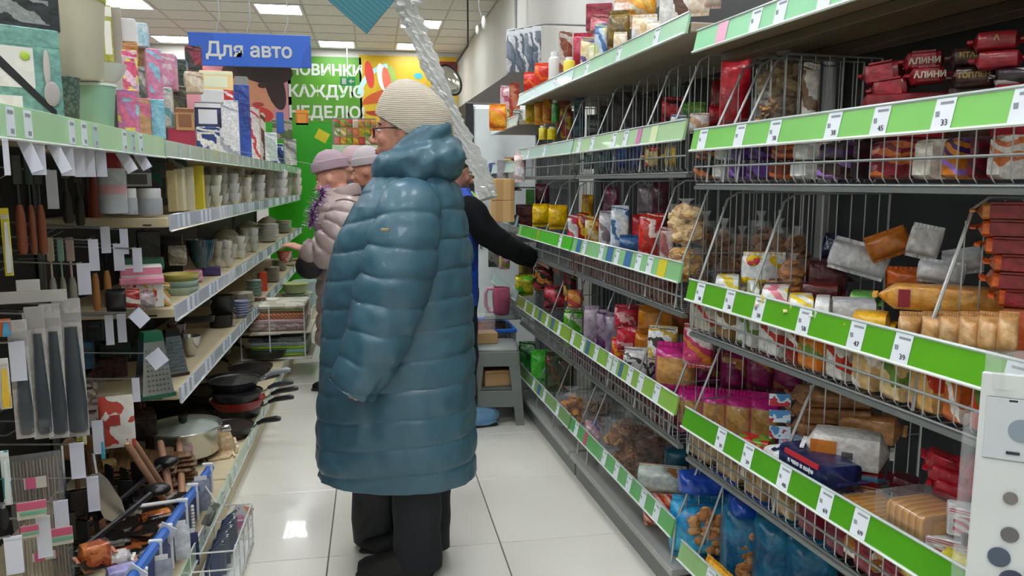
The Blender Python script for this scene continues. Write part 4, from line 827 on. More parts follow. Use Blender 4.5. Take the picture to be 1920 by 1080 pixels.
for q in ((30, 265, 52, 322, -.76, -.35, 1), (54, 270, 78, 324, -.76, 0, 1), (86, 272, 106, 324, -.76, -.4, 1), (110, 275, 132, 326, -.76, 0, 1), (135, 275, 152, 328, -.77, 0, 1), (153, 275, 172, 328, -.77, 0, 1), (176, 278, 194, 328, -.77, 0, 1),
          (214, 285, 234, 325, -.78, -.5, 1), (244, 282, 262, 320, -.78, -.5, 1), (0, 262, 10, 324, -.74, 0, 1), (83, 320, 102, 388, -.95), (163, 450, 180, 505, -.88), (186, 426, 202, 472, -.9), (210, 458, 228, 505, -.88), (222, 430, 236, 474, -.86), (246, 466, 262, 508, -.82),
          (142, 495, 164, 550, -.85), (194, 592, 208, 645, -.88), (217, 590, 232, 640, -.88), (236, 586, 262, 614, -.78, -.75), (268, 662, 298, 690, -.77, -.65), (245, 710, 258, 752, -.80), (40, 588, 70, 650, -.86), (84, 615, 108, 668, -.85), (108, 570, 128, 610, -.85), (14, 642, 40, 712, -.84),
          (128, 832, 152, 896, -.82), (160, 895, 180, 958, -.8), (98, 940, 122, 1002, -.8), (64, 970, 88, 1045, -.78), (5, 1008, 34, 1075, -.76), (170, 790, 188, 850, -.85), (222, 745, 236, 800, -.86)): hook(*q)
# ---- kitchen goods builders
def pose(p, px=None): return facing(p)
def Lg(kind, x0, y0, x1, y1, t, label, cat, m, lm=None, **k):
    k.setdefault('name', None); return good(left, kind, x0, y0, x1, y1, t, label, cat, m, lm, **k)
def lath(x0, y0, x1, y1, t, name, label, cat, prof, m, zf=None, n=22, part='body', parts=(), group=None, sq=1):
    """turned object: profile in units of half width / height"""
    p = on_plane((x0+x1)/2, y1, left.o+left.n*t, left.n)
    if zf is not None and p.z < zf: p.z = zf
    D = dist(p); r = (x1-x0)/2/F*D; h = max(.01, on_plane((x0+x1)/2, y0, left.o+left.n*t, left.n).z-p.z)
    o = thing(name, label, cat, p, facing(p), group)
    G().lathe([(a*r, b*h) for a, b in prof], n, sy=sq).obj(part, m, o)
    for nm_, pr, mm in parts: G().lathe([(a*r, b*h) for a, b in pr], n, sy=sq).obj(nm_, mm, o)
    return o, r, h
CYL = ((0, 0), (.95, 0), (1, .03), (1, .97), (.95, 1), (0, 1)); TUB = ((0, 0), (.75, 0), (.8, .03), (1, .97), (1.03, 1), (.98, 1), (.77, .06), (0, .05))
BOWL = ((0, 0), (.4, 0), (.45, .05), (.8, .45), (1, 1), (.96, 1), (.75, .5), (.4, .12), (0, .1))
STEEL = mat('c8c8c4', .2, metal=.85, bump=.1, bscale=4); GLASS = mat('c6d0c8', .08, 'plain', 8, alpha=.45, bump=.2, bscale=12)
def stack(x0, y0, x1, y1, t, n, label, cat, m, zf=None, name='plate_stack', pc='plate', cols=None, prof=None):
    """n alike dishes nested in one pile, each a part"""
    p = on_plane((x0+x1)/2, y1, left.o+left.n*t, left.n)
    if zf is not None and p.z < zf: p.z = zf
    D = dist(p); r = (x1-x0)/2/F*D; h = max(.01, on_plane((x0+x1)/2, y0, left.o+left.n*t, left.n).z-p.z)
    o = thing(name, label, cat, p, facing(p)); dz = h/(n+1)
    pf = prof or ((0, 0), (.55, 0), (.6, .25), (1, .8), (1, 1), (.95, .95), (.58, .5), (0, .45))
    for k in range(n):
        q = random.uniform(.97, 1.02); G().lathe([(a*r*q, k*dz+b*dz*1.7) for a, b in pf], 22, (jit(.004), jit(.004), 0)).obj(pc, (cols[k % len(cols)] if cols else m), o)
    return o
# ---- top shelf of the left side
f = LTOP
Lb = lambda x0, y0, x1, y1, t, lb, c, lc=None, kind='box', cat='box', zf=LTOP, **k: Lg(kind, x0, y0, x1, y1, t, lb, cat, film(c, 'blotch', 9) if not isinstance(c, str) else mat(c, .45), (film(lc, 'blotch', 20) if not isinstance(lc, str) else mat(lc, .45)) if lc else None, zf=zf, **k)
o = Lb(-20, 66, 92, 225, .12, 'large teal boxed appliance with white print at the upper left corner', ('6a9c94', '74a69c'), None, d=.2, yaw=.25)
w_ = (92+20)/F*dist(o.location)
G().box(-w_*.42, -.1012, .07, w_*.1, -.1, .165).box(-w_*.42, -.1012, .01, -w_*.1, -.1, .05).obj('white_panel', mat(('e0e0dc', 'd8d8d4'), .45, 'blotch', 20), o, False)
G().add([(-w_*.42, -.102, .12), (-w_*.42, -.102, .15), (w_*.38, -.102, .02), (w_*.38, -.102, .001)], [(3, 2, 1, 0)]).obj('black_diagonal', mat('1c2024', .4), o, False)
G().ell((-w_*.02, -.103, .145), (.011, .002, .011), 14, 8).obj('lime_dot', mat('a8c84c', .4), o)
G().ell((w_*.28, -.103, .12), (.008, .003, .045), 14, 8).obj('printed_spoon', mat('b8b4b0', .4), o)
G().ell((w_*.33, -.104, .06), (.018, .003, .03), 14, 8).obj('printed_spoon_bowl', mat('a8a4a4', .4), o)
Lb(-30, -10, 84, 64, .12, 'black carton on top of the teal box in the upper left corner', ('20282c', '2c3436'), ('242c30', '8a9090'), d=.2, zf=1.6, yaw=.25)
lath(60, -5, 112, 40, .3, 'cable_bundle', 'dark wiry basket behind the cream bin at the top edge', 'basket', BOWL, mat('2a2624', .5), zf=LTOP+.3)
o, r, h = lath(90, 2, 200, 152, .10, 'waste_bin', 'large upright cream plastic bin with a lime rim on the upper left shelf', 'bin', TUB, mat('ccc6ae', .45), zf=LTOP+.13)
G().lathe([(r*1.03, h*.95), (r*1.06, h*1.0), (r*1.0, h*1.02), (r*.96, h)], 22).obj('lime_rim', mat('b4bc2c', .4), o)
o, r, h = lath(98, 148, 152, 228, .10, 'mesh_pot', 'dark green mesh pot carrying the cream bin', 'pot', TUB, mat(('4a5c54', '6a7c72', '54685e'), .5, 'dots', 90), zf=LTOP)
o, r, h = lath(148, 162, 218, 245, .07, 'bucket', 'mint green plastic bucket on the upper left shelf', 'bucket', TUB, mat('9cc8b0', .45), zf=LTOP)
G().lathe([(r*1.0, h*.96), (r*1.07, h*.97), (r*1.07, h*1.02), (r*.9, h*1.02)], 22).obj('rim', mat('d8e4de', .4), o)
o, r, h = lath(176, 122, 238, 166, .07, 'lid_stack', 'white shallow basin lying on the mint bucket', 'basin', BOWL, mat('dcdeda', .4), zf=LTOP+.17)
for (x0, y0, x1, y1, t, lb, c, lc) in (
    (196, 18, 212, 120, .30, 'slim lime box beside the cream bin', ('a0a83c', 'b4b850'), 'e4e6dc'), (210, 22, 232, 125, .28, 'tall grey-beige box behind the cream bin', 'a29a92', None), (228, 40, 256, 82, .24, 'white box on top next to the grey-beige box', 'dcdede', None), (252, 48, 278, 90, .26, 'light blue box with white edge high on the left', ('a8ccd8', 'd0dce0'), None),
    (228, 84, 258, 118, .24, 'orange and peach box under the white box', ('c8924c', 'd8a86a', 'b06a3a'), None), (254, 90, 278, 130, .28, 'brown tilted box under the light blue box', ('a8805c', '8c6a48'), None),
    (234, 100, 260, 175, .16, 'yellow, lilac and pink toy box', ('e0d070', 'c8b0c8', 'd85a80'), ('d8507c', 'e8c8d8')), (262, 130, 282, 190, .2, 'grey-green patterned box behind the pink boxes', ('8c9890', '5a6c64', 'd0d4ce'), None),
    (226, 172, 262, 252, .05, 'toy box with pink, yellow and blue print at the shelf edge', ('c878a0', 'e0d060', '90c0d0'), ('b878b0', 'd06a90')), (256, 188, 284, 258, .10, 'brown and pink box next to the toy box', ('b08a64', 'c86a88'), None),
    (278, 98, 304, 190, .12, 'tall pink box with a small blue patch', ('d88ab0', 'd47ca6'), ('8cc0d8', 'd88ab0')), (302, 106, 332, 170, .16, 'pink box with white lettering behind the tall pink one', ('d492ae', 'cc84a2'), ('dcc0cc', 'd492ae')),
    (284, 190, 308, 262, .06, 'pale blue patterned box under the tall pink box', ('8cc4d8', '7ab8d0'), None), (304, 168, 326, 238, .14, 'white and teal box behind the pale blue box', ('c8ccc8', '70b0b4', 'dcdcd8'), None),
    (325, 115, 352, 165, .2, 'dark green and grey bag high on the left', ('3a4844', '5a6460', '24302c'), None), (350, 90, 378, 135, .30, 'dark red and black box near the blue sign', ('7c1c34', '2c2428'), None),
    (326, 165, 350, 210, .16, 'olive and dark patterned box', ('4c4a38', '706c50', '2a2a24'), None), (332, 205, 364, 246, .06, 'tan carton on the maroon carton', 'b88c5c', '8c5c3c'), (320, 243, 366, 276, .04, 'maroon carton at the shelf edge on the left', 'a02848', None),
    (348, 138, 380, 175, .1, 'white and cream bag behind the tan carton', ('e4dcc8', 'c8b090'), None), (378, 136, 436, 170, .16, 'wide pale yellow carton on top of the white boxes', 'e4c888', 'd8dcc0'), (378, 170, 418, 194, .1, 'white roll pack under the pale yellow carton', 'dedede', None),
    (418, 170, 438, 192, .1, 'small red and white striped box', ('c02c2c', 'e4d0cc', 'b82828'), None), (368, 195, 414, 240, .05, 'navy blue and white pack, upper one of two', ('1c2048', '262a58'), 'e0e0e4'), (372, 240, 412, 290, .04, 'blue and white pack, lower one of two', ('e0ded8', '2a4a8c', 'd8d8d4'), ('1c3a7c', 'e0e0e0')),
    (412, 192, 450, 292, .08, 'white carton stack with grey print', ('d4d6da', '9ca0ac', 'dedee0'), None), (440, 165, 472, 298, .05, 'tall royal blue box with embossed pattern', ('2448a0', '2c54b4', '1c3c90'), None),
    (474, 205, 490, 300, .10, 'white and red narrow box', ('e0d8d4', 'c04040', 'd8d0cc'), None), (488, 215, 500, 302, .14, 'brown and white narrow box', ('5c3428', 'c8bcb0'), None), (498, 250, 520, 302, .06, 'clear and white jar carton', ('b8c8c0', 'e0e8e8'), None),
    (500, 270, 532, 306, .04, 'blue and white pack with a black edge', ('24408c', 'd0dce0', '141c30'), None), (512, 225, 548, 262, .12, 'multicoloured small box with light blue top', ('b0a898', '58a8c8', 'd8d8d0', '5a6a3c'), None), (534, 262, 556, 310, .06, 'silver and white bag at the far end', ('c8ccc4', 'e8e8e4', '889088'), None),
    (448, 150, 470, 290, .2, 'tall grey box behind the blue box', '8a8c88', None), (520, 212, 532, 250, .1, 'small blue box far on the left rack top', '2a5cb0', None)):
    Lb(x0, y0, x1, y1, t, lb+('' if len(lb.split()) > 10 else ' on the upper left shelf'), c, lc, d=.10)
# ---- first shelf below (z 1.15)
f = 1.152
o, r, h = lath(190, 288, 238, 400, .10, 'food_container', 'tall grey container with a red cap on the cream shelf', 'container', ((0, 0), (.95, 0), (1, .03), (1, .72), (.9, .75), (0, .75)), mat(('aab0b4', 'b8bcc0'), .4, 'blotch', 6), zf=f)
G().lathe([(0, h), (r*.7, h), (r*.75, h*.97), (r*.75, h*.75), (0, h*.75)], 22).obj('cap', mat('8c1820', .4), o); G().lathe([(r*1.01, h*.32), (r*1.01, h*.48)], 22).obj('pink_band', mat('c89a9c', .5), o)
for k, (x0, x1) in enumerate(((230, 258), (258, 304))):
    o, r, h = lath(x0, 353, x1, 402, .08, 'jar', ('narrow left', 'wide right')[k]+' grey jar with a white lid on the cream shelf', 'jar', ((0, 0), (.97, 0), (1, .04), (1, .6), (.95, .64), (0, .64)), mat(('989ca2', 'a4a8ac'), .4, 'blotch', 10), zf=f)
    G().lathe([(0, h), (r*.86, h), (r*.92, h*.96), (r*.92, h*.64), (0, h*.64)], 22).obj('lid', mat('d2d2d2', .4), o)
Lb(232, 318, 280, 350, .14, 'grey lidded box stacked above the white-lidded jars', 'b8b8b8', '4c4a48', zf=1.23, d=.1); Lb(228, 298, 275, 325, .18, 'pale food box on the grey lidded box', 'cfd0cc', None, zf=1.27, d=.1)
Lb(276, 305, 312, 372, .22, 'dark grey box with a mint patch behind the jars', ('7c8080', '989c9c'), ('48b89c', '8a8e8e'), zf=f, d=.1)
Lb(272, 268, 316, 304, .12, 'black packet with small white lettering under the top shelf', ('1c2824', '24302c'), None, zf=1.32, d=.1)
lath(168, 325, 192, 408, .22, 'bottle', 'rust brown bottle at the left end of the cream shelf', 'bottle', ((0, 0), (.9, 0), (1, .05), (1, .5), (.7, .66), (.5, .8), (.5, 1), (0, 1)), mat('7a3622', .4), zf=f)
for k, (x0, x1, c) in enumerate(((318, 334, 'bfae7c'), (333, 348, 'd2c9a8'), (346, 366, 'd8cfb0'), (364, 384, 'd8c82c'))):
    o = Lg('box', x0, 320-3*k, x1, 396-k, .06, ('first', 'second', 'third', 'yellow fourth')[k]+' upright cutting board in the row on the cream shelf', 'board', mat(c, .5), None, zf=f, name='cutting_board', d=.12)
Lb(316, 285, 352, 330, .12, 'white and amber packet lying on the cutting boards', ('e0dccc', 'c89a3c', '3c5a4c'), None, zf=1.28, d=.08); Lb(345, 310, 372, 330, .1, 'green and white packet near the cutting boards', ('dce4dc', '4cb08c'), None, zf=1.26, d=.06)
def glassware(x0, y0, x1, y1, t, label, c, n=6, zf=None):
    p = on_plane((x0+x1)/2, y1, left.o+left.n*t, left.n)
    if zf is not None and p.z < zf: p.z = zf
    D = dist(p); w = (x1-x0)/F*D; h = max(.03, on_plane((x0+x1)/2, y0, left.o+left.n*t, left.n).z-p.z)
    o = thing('wrapped_dishes', label, 'dishes', p, facing(p))
    for k in range(n):
        r = w*.26; zz = (k//2)*h*.3
        G().lathe([(0, 0), (r*.5, 0), (r*.9, h*.2), (r, h*.34), (r*.94, h*.34), (r*.8, h*.2), (0, h*.03)], 16, (((k % 2)-.5)*w*.5+jit(.006), jit(.02), zz)).obj('dish', mat(c, .18, coat=.6), o)
    G().rings(surf(w, h, .12, 10, 10, .02, random.random()*30, 6)).obj('film_wrap', CLEAR2, o)
for k, (x0, y0, x1, y1, t, c) in enumerate(((380, 325, 416, 398, .08, 'e4e4c8'), (412, 322, 448, 392, .09, 'dce2de'), (440, 330, 472, 386, .08, 'ece8cc'), (462, 325, 498, 382, .08, 'e0e4dc'), (494, 318, 540, 374, .07, 'e2e4e0'), (532, 315, 566, 366, .06, 'dcd6c4'))):
    glassware(x0, y0, x1, y1, t, ('first', 'second', 'third', 'fourth', 'bright white fifth', 'rearmost')[k]+' film-wrapped dish set on the uppermost cream shelf from the front', (c,), 6, f)
# ---- second shelf (z .81)
f = .812
o, r, h = lath(352, 448, 404, 502, .10, 'glass_bowl', 'dark teal glazed pot with shiny wrap on the second cream shelf', 'pot', BOWL, mat(('1c3a40', '28505a'), .12, 'blotch', 10, coat=.8), zf=f)
p = on_plane(270, 574, left.o+left.n*.08, left.n)
o = Lg('box', 234, 496, 304, 574, .08, 'square white container with pink lid and cherry print', 'container', mat('dcdad6', .45), mat(('c02024', 'e0b040', 'e0dcd8', 'c83030'), .4, 'blotch', 28), zf=f, name='food_container', lid=mat('d8869c', .4))
w = 70/F*dist(o.location); G().box(-w*.53, -.08, .088, w*.53, .07, .112, .004).obj('pink_lid', mat('d8869c', .4), o, False)
Lb(226, 484, 304, 505, .16, 'flat green lidded box behind the pink lid', '3c7c5c', None, zf=.92, d=.08)
for k in range(4): lath(304, 512+12*k, 374, 536+12*k, .07, 'bowl', ('yellow top', 'pale second', 'mint third', 'grey lowest')[k]+' bowl of the nested pile beside the cherry container', 'bowl', BOWL, mat(('d0c46c', 'b8ccc8', 'c8d8c0', '9cb8b0')[k], .35), group='nested pastel bowls')
Lb(345, 505, 380, 538, .09, 'pink paper bag behind the pastel bowls', ('dc9cb4', 'd48ca8'), None, kind='bag', zf=f); Lb(375, 500, 414, 538, .08, 'purple glossy box at the shelf edge', ('3a2868', '46307c'), None, zf=f, d=.09)
Lb(225, 540, 262, 578, .06, 'red and white fruit packet in front of the cherry container', ('b83028', 'd8d4cc', '8c2820'), None, kind='bag', zf=f); Lb(255, 545, 290, 580, .05, 'grey lilac pouch in front of the cherry container', ('b8a8a8', '8c8080'), None, kind='bag', zf=f)
Lb(288, 530, 318, 572, .06, 'small striped sponge pack by the pastel bowls', ('d89c3c', '4a7a54', 'e0dcd0'), None, zf=f, d=.06); Lb(202, 540, 236, 585, .09, 'black pouch at the front end of the second shelf', '1c1a1a', None, kind='bag', zf=f); Lb(318, 460, 350, 498, .14, 'small white figurine pack behind the bowls', ('d8d4cc', 'a8a090'), None, kind='bag', zf=.9)
for k, (x0, y0, x1, y1, t, c) in enumerate(((404, 448, 436, 505, .08, 'dcd8c4'), (430, 440, 462, 495, .09, 'e8e4d4'), (455, 425, 486, 480, .08, 'ccd4c0'))): glassware(x0, y0, x1, y1, t, ('first', 'second', 'third')[k]+' wrapped ceramic set on the middle cream shelf', (c,), 6, f)
stack(484, 418, 524, 468, .08, 12, 'tall pile of white bowls on the middle cream shelf', 'dishes', mat('eceee4', .25, coat=.5), f, 'bowl_stack', 'bowl')
stack(518, 412, 548, 452, .08, 9, 'pile of pale green bowls far along the middle cream shelf', 'dishes', mat('b8c4a8', .25, coat=.5), f, 'bowl_stack', 'bowl')
# ---- third shelf (z .49)
f = .492
def grater(x0, y0, x1, y1, t, label, c, base):
    p = on_plane((x0+x1)/2, y1, left.o+left.n*t, left.n); p.z = max(p.z, f); D = dist(p); w = (x1-x0)/F*D; h = on_plane((x0+x1)/2, y0, left.o+left.n*t, left.n).z-p.z
    o = thing('grater', label, 'grater', p, facing(p)+.3)
    R = lambda k, q: [(x*w*.5*q, y*w*.42*q, k*h) for x, y in ((-1, -1), (1, -1), (1, 1), (-1, 1))]
    G().rings([R(.06, 1), R(.88, .62)]).obj('blade_body', STEEL, o, False)
    g = G(); [g.box(-w*.3+i*w*.12, -w*.42*(1.0-.42*j/9)-.004, (.12+j*.075)*h, -w*.3+i*w*.12+.006, -w*.42*(1.0-.42*j/9)+.002, (.14+j*.075)*h) for i in range(6) for j in range(9)]; g.obj('grating_teeth', mat('5c5c5a', .4), o, False)
    G().rings([R(.86, .66), R(1.0, .55)]).obj('top_cap', mat(c, .4), o, False); G().rings([R(0, 1.1), R(.06, 1.1)]).obj('foot', mat(base, .4), o, False)
grater(262, 616, 318, 742, .05, 'four sided grater with dark green cap and foot at the shelf end', '0c5a3c', '0c5a40')
grater(306, 612, 348, 725, .08, 'dark shiny box grater beside the green one', '1e1c1c', '3a2a26')
p = on_plane(355, 690, left.o+left.n*.09, left.n)
for k, (x0, y0, x1, y1) in enumerate(((338, 628, 378, 666), (316, 605, 350, 640), (328, 652, 366, 692))):
    o, r, h = lath(x0, y0, x1, y1, .09+.05*k, 'steel_bowl', ('shiny steel', 'dark wrapped', 'red and white wrapped')[k]+' bowl on the third cream shelf', 'bowl', BOWL, (STEEL, mat(('4c3434', '6a4c44'), .2, 'blotch', 8, coat=.7), film(('8c3434', 'c8b8b0', 'b0a89c')))[k], zf=f if k != 1 else None)
for k in range(3):
    o, r, h = lath(394, 552+36*k, 440-2*k, 592+36*k, .09, 'baking_tin', ('top', 'middle', 'bottom')[k]+' black baking tin of the pile on the third shelf', 'tin', TUB, mat('2c2c2c', .35), sq=.8, group='pile of black baking tins')
Lb(348, 585, 396, 612, .12, 'black cardboard sleeve lying on the dark tins', '3a3634', None, zf=.68, d=.14); Lb(345, 608, 402, 640, .12, 'black tray under the cardboard sleeve', '242424', None, zf=.6, d=.14)
stack(432, 545, 478, 632, .07, 14, 'tall pile of cream plates on the third shelf', 'dishes', mat('e6e4d4', .25, coat=.5), f)
stack(464, 522, 492, 575, .06, 12, 'pile of mint green plates on the third shelf', 'dishes', mat('7cb09c', .25, coat=.5), f, cols=[mat('7cb09c', .25), mat('c8d0c4', .25)])
stack(440, 560, 468, 610, .03, 6, 'pile of lilac and white plates at the shelf edge', 'dishes', mat('a8b0cc', .25), f)
Lb(488, 508, 502, 562, .06, 'bright orange upright box between the plate piles', 'e0522a', None, zf=f, d=.08)
stack(498, 498, 526, 560, .06, 14, 'pile of grey-beige plates on the third shelf', 'dishes', mat('c4bca8', .25), f)
stack(476, 555, 500, 590, .02, 5, 'small peach saucers at the third shelf edge', 'dishes', mat('d8b098', .3), f)
o, r, h = lath(520, 470, 548, 502, .05, 'pink_pot', 'pink and red patterned lidded pot under the middle shelf', 'pot', BOWL, mat(('c87870', 'b03c40', 'd8b0a8'), .3, 'blotch', 20), zf=.56)
Lb(536, 498, 552, 536, .03, 'white and green small carton near the pink lady', ('d4dcd4', '5a9c70'), None, zf=f, d=.06)
for k in range(2): lath(540+10*k, 512-3*k, 562+8*k, 530-2*k, .02, 'salad_bowl', ('pink', 'rose', 'teal', 'dark blue')[k]+' small bowl in the row under the pink lady\'s bag', 'bowl', BOWL, mat(('d08878', 'c87868', '2c6c74', '20405c')[k], .35), zf=f)
# ---- base shelf (z .13)
f = .132
def pot(x0, y0, x1, y1, X, label, lid=False, h0=.13, m=STEEL, inner='9a9a94', z=None):
    p = at_x((x0+x1)/2, y1, X); 
    if z is not None: p.z = z
    D = dist(p); r = (x1-x0)/2/F*D
    o = thing('cooking_pot', label, 'pot', p, facing(p))
    G().lathe([(0, 0), (r*.92, 0), (r*.98, .01), (r, h0-.01), (r*1.06, h0), (r*1.04, h0+.004), (r*.96, h0-.004), (r*.94, .012), (0, .012)], 32).obj('body', m, o)
    for s_ in (-1, 1): G().tube([(s_*r, -.03, h0*.7), (s_*(r+.035), -.025, h0*.72), (s_*(r+.035), .025, h0*.72), (s_*r, .03, h0*.7)], .006, 6).obj('handle', m, o)
    if lid: 
        l_ = G().lathe([(r*.95, h0*.9), (r*.6, h0*1.06), (0, h0*1.12)], 28).obj('glass_lid', GLASS, o); G().lathe([(0, h0*1.4), (.02, h0*1.38), (.018, h0*1.2), (.008, h0*1.1)], 12).obj('knob', mat('222222', .3), o)
    return o, r
o, r = pot(282, 790, 412, 846, -.80, 'large stainless steel pot with glass lid inside on the bottom left shelf', True, .11)
G().box(-.03, -r-.002, .03, .03, -r+.006, .07).obj('pink_label', mat(('c890a8', 'b8b0a8'), .4, 'blotch', 30), o)
pot(378, 762, 460, 815, -.78, 'grey enamel saucepan behind the large steel pot', False, .10, mat('8c9890', .35))
def panobj(cx, cy, X, r, label, col, inner, ang, z=None, tilt=0, hc='1a1a1c', hs='b8b8b4'):
    p = at_z(cx, cy, z or .14)
    p.x = max(-1.04, p.x)
    o = thing('frying_pan', label, 'pan', p, ang); o.rotation_euler[1] = tilt
    G().lathe([(0, 0), (r*.8, 0), (r*.98, .035), (r, .045), (r*.96, .043), (r*.78, .008), (0, .008)], 30).obj('body', mat(col, .4), o)
    G().lathe([(0, .0085), (r*.77, .0085), (r*.94, .040)], 30).obj('coating', mat(inner, .25), o)
    G().tube([(r*.95, 0, .035), (r*1.15, 0, .045), (r*1.3, 0, .06)], [.008, .006, .008], 8).obj('bracket', mat(hs, .2, metal=.8), o)
    G().tube([(r*1.25, 0, .058), (r*1.5, 0, .072), (r*2.1, 0, .085), (r*2.25, 0, .084)], [.009, .012, .014, .009], 10).obj('handle', mat(hc, .35), o)
    return o
panobj(446, 762, 0, .13, 'red coated frying pan with steel and black handle on the bottom shelf', '8c2018', 'b83428', -.10, z=.20)
panobj(405, 745, 0, .14, 'large black pan leaning behind the red pan', '161416', '1c1a1c', .25, z=.20)
panobj(440, 728, 0, .12, 'upper black pan with a grey marbled handle pointing to the aisle', '1a1a1c', '242424', -.05, z=.28, hc='8c9094', hs='a8acb0')
panobj(445, 750, 0, .12, 'black pan with a dark handle in the middle of the pan pile', '1a1a1c', '1e1e20', -.12, z=.24, hc='2a2c30')
panobj(446, 775, 0, .125, 'black pan lowest in the pile under the red pan', '18181a', '242426', -.2, z=.15)
panobj(430, 815, 0, .11, 'steel rimmed dark saucepan low between the pots', '20201e', '30302e', -.3, z=.14)
o = Lb(474, 695, 530, 735, -.04, 'white pan sleeve with yellow corner on the pan handles', ('b8bcc4', 'c8ccd4', 'd8c828'), None, zf=.3, d=.06)
Lb(402, 725, 445, 755, .02, 'red and black wrapped pan set under the shelf', ('6c2028', '241c1c', '40282a'), None, kind='bag', zf=.16)
for k in range(4): Lb(442+2*k, 800-9*k, 486+k, 812-9*k, -.06, 'foil tray in the pile near the aisle edge of the base shelf', ('c8ccc8', 'dce0dc', '8c908c'), None, kind='brick', cat='tray', group='foil tray pile', zf=.14, name='foil_tray')
Lb(452, 668, 500, 700, .05, 'dark wrapped pans beneath the third shelf', '1c1c1e', None, zf=.2, d=.12)
# wooden goods
WOOD = mat(('8a6440', '7a5636', '967048'), .55, 'bands', 60); WOODL = mat(('d0b48c', 'c4a67c', 'd8be98'), .6, 'blotch', 8)
for k in range(7):
    p = Vector((-.90+.008*(k % 3), at_x(262, 900, -.90).y, .135+.017*(6-k))); o = thing('wooden_board', ('topmost', 'second', 'third', 'fourth', 'fifth', 'sixth', 'lowest')[k]+' dark wooden board of the pile behind the rolling pins', 'board', p, .15+jit(.1), 'pile of wooden boards')
    G().box(-.14, -.10, -.008, .12, .10, .008, .006).obj('board', mat(('6e4e32', '5c4028', '7a5838'), .55, 'bandsx', 40), o); G().box(.12, -.03, -.007, .19, .03, .007, .006).obj('grip', mat(('6e4e32', '5c4028', '7a5838'), .55, 'bandsx', 40), o)
for k, (xa, ya, xb, yb, X) in enumerate(((238, 832, 312, 945, -.74), (250, 828, 320, 935, -.76), (300, 828, 322, 940, -.76), (336, 826, 342, 935, -.74))):
    a = at_x(xa, ya, X-.05); b = at_x(xb, yb, X+.02)
    o = thing('rolling_pin', ('front long slanting', 'rear long slanting', 'left upright', 'right upright thick')[k]+' wooden rolling pin leaning on the board pile', 'rolling pin', b, 0)
    v = a-b; r = .011 if k < 2 else .013
    G().tube([v*0, v*.03, v*.95, v], [r*.8, r, r, r*.85], 12).obj('rod', mat(('b08468', 'a87c5e'), .5, 'blotch', 6), o); G().ell(v*1.0, (r*.8, r*.8, r*.4), 10, 6).obj('end_grain', mat('c8a080', .6), o)
for k, (x0, y0, x1, y1) in enumerate(((392, 812, 442, 850), (388, 848, 446, 882), (384, 880, 440, 905), (396, 900, 438, 930))):
    Lb(x0, y0, x1, y1, -.08, ('topmost', 'second', 'third', 'lowest')[k]+' pale wooden tray wrapped in film at the aisle edge', ('d4b890', 'c8a87c', 'e0c8a4'), None, kind='brick', cat='tray', zf=.13, d=.10, group='pale wooden trays', name='wooden_tray')
# ---- stepped tray display standing out into the aisle
o = thing('tray_stand', 'white wire stand with three tiers of trays projecting at the left aisle edge', 'stand', (-.66, 5.25, .045))
for z in (.10, .27): G().box(-.22, -.12, z-.012, .24, .34, z, .003).obj('tier', mat('cfc9b4', .5), o, False)
g = G(); [g.tube([(x, -.125, .09), (x, -.125, .44)], .005, 6) for x in (-.2, -.02, .2)]; [g.tube([(x, .345, .09), (x, .34, .44)], .005, 6) for x in (-.2, .2)]; g.tube([(-.2, -.125, .095), (.2, -.125, .095), (.245, .345, .095)], .005); g.obj('wire_frame', WIREW, o)
for k, (z, h, lb, c, s_) in enumerate(((.102, .014, 'lime tray lowest in the pile on the wire stand', ('a0cc20',), 0), (.117, .03, 'grey-teal tray between the lime trays', ('7ca4a0', '90b4b0'), 0), (.148, .016, 'upper lime tray on the wire stand', ('a8d028',), 0), (.165, .028, 'pale blue-grey tray above the lime ones', ('b8c4c4', '98a8a8'), 0), (.194, .03, 'dark slate flat pack under the upper tier', ('3c4240', '788484'), 0),
                                       (.272, .045, 'folded grey and rose cloth pack on the upper tier', ('b8a8a4', '9c7c78', 'c8c0bc'), 0), (.318, .03, 'folded pale pink cloth on the upper tier', ('c8b0b0', 'd8c8c8'), 0), (.349, .04, 'orange woven mat pile on the wire stand', ('c87848', 'd8a080', 'b06038'), 1), (.39, .022, 'khaki tray on the woven mats', ('6c6844', '8a865c'), 0), (.413, .03, 'cream ribbed tray topmost on the wire stand', ('e8e4d4', 'c4c0a8'), 0))):
    q = thing('tray', lb, 'tray', (-.65+jit(.01), 5.36, z+.046)); 
    m_ = mat(c if len(c) > 1 else c[0], .5, 'stripes' if s_ else ('blotch' if len(c) > 1 else 'plain'), 40 if s_ else 10)
    G().box(-.17, -.19, 0, .19, .17, h, .008).obj('body', m_, q, False); G().box(-.165, -.196, h*.55, .185, .175, h*.75, .003).obj('rim', m_, q, False)
for k, (x0, y0, x1, y1, c, lb) in enumerate(((526, 560, 582, 598, '7c9ca4', 'grey-blue plastic basin at the aisle edge of the left rack'), (528, 548, 584, 560, 'cdc9ae', 'cream basin stacked in the grey-blue basin'), (530, 530, 578, 548, 'b4bc7c', 'olive lidded basin on the cream basin'), (552, 524, 596, 570, 'a8bcc0', 'pale blue basin behind the pile of basins'))):
    o, r, h = lath(x0, y0, x1, y1, -.10-.02*(k == 3), 'basin', lb, 'basin', TUB, mat(c, .4))
    G().lathe([(r*1.0, h*.96), (r*1.08, h*.97), (r*1.08, h*1.02), (r*.95, h*1.02)], 22).obj('rim', mat(c, .35), o)
G().ell((.08, -.17, .05), (.03, .006, .03)).obj('green_sticker', mat('90c820', .4), bpy.data.objects['basin'])
stack(498, 600, 560, 612, -.08, 3, 'round cream mat pile at the aisle edge behind the wire stand', 'mats', mat('c8c4ac', .5), .3, 'mat_pile', 'mat')
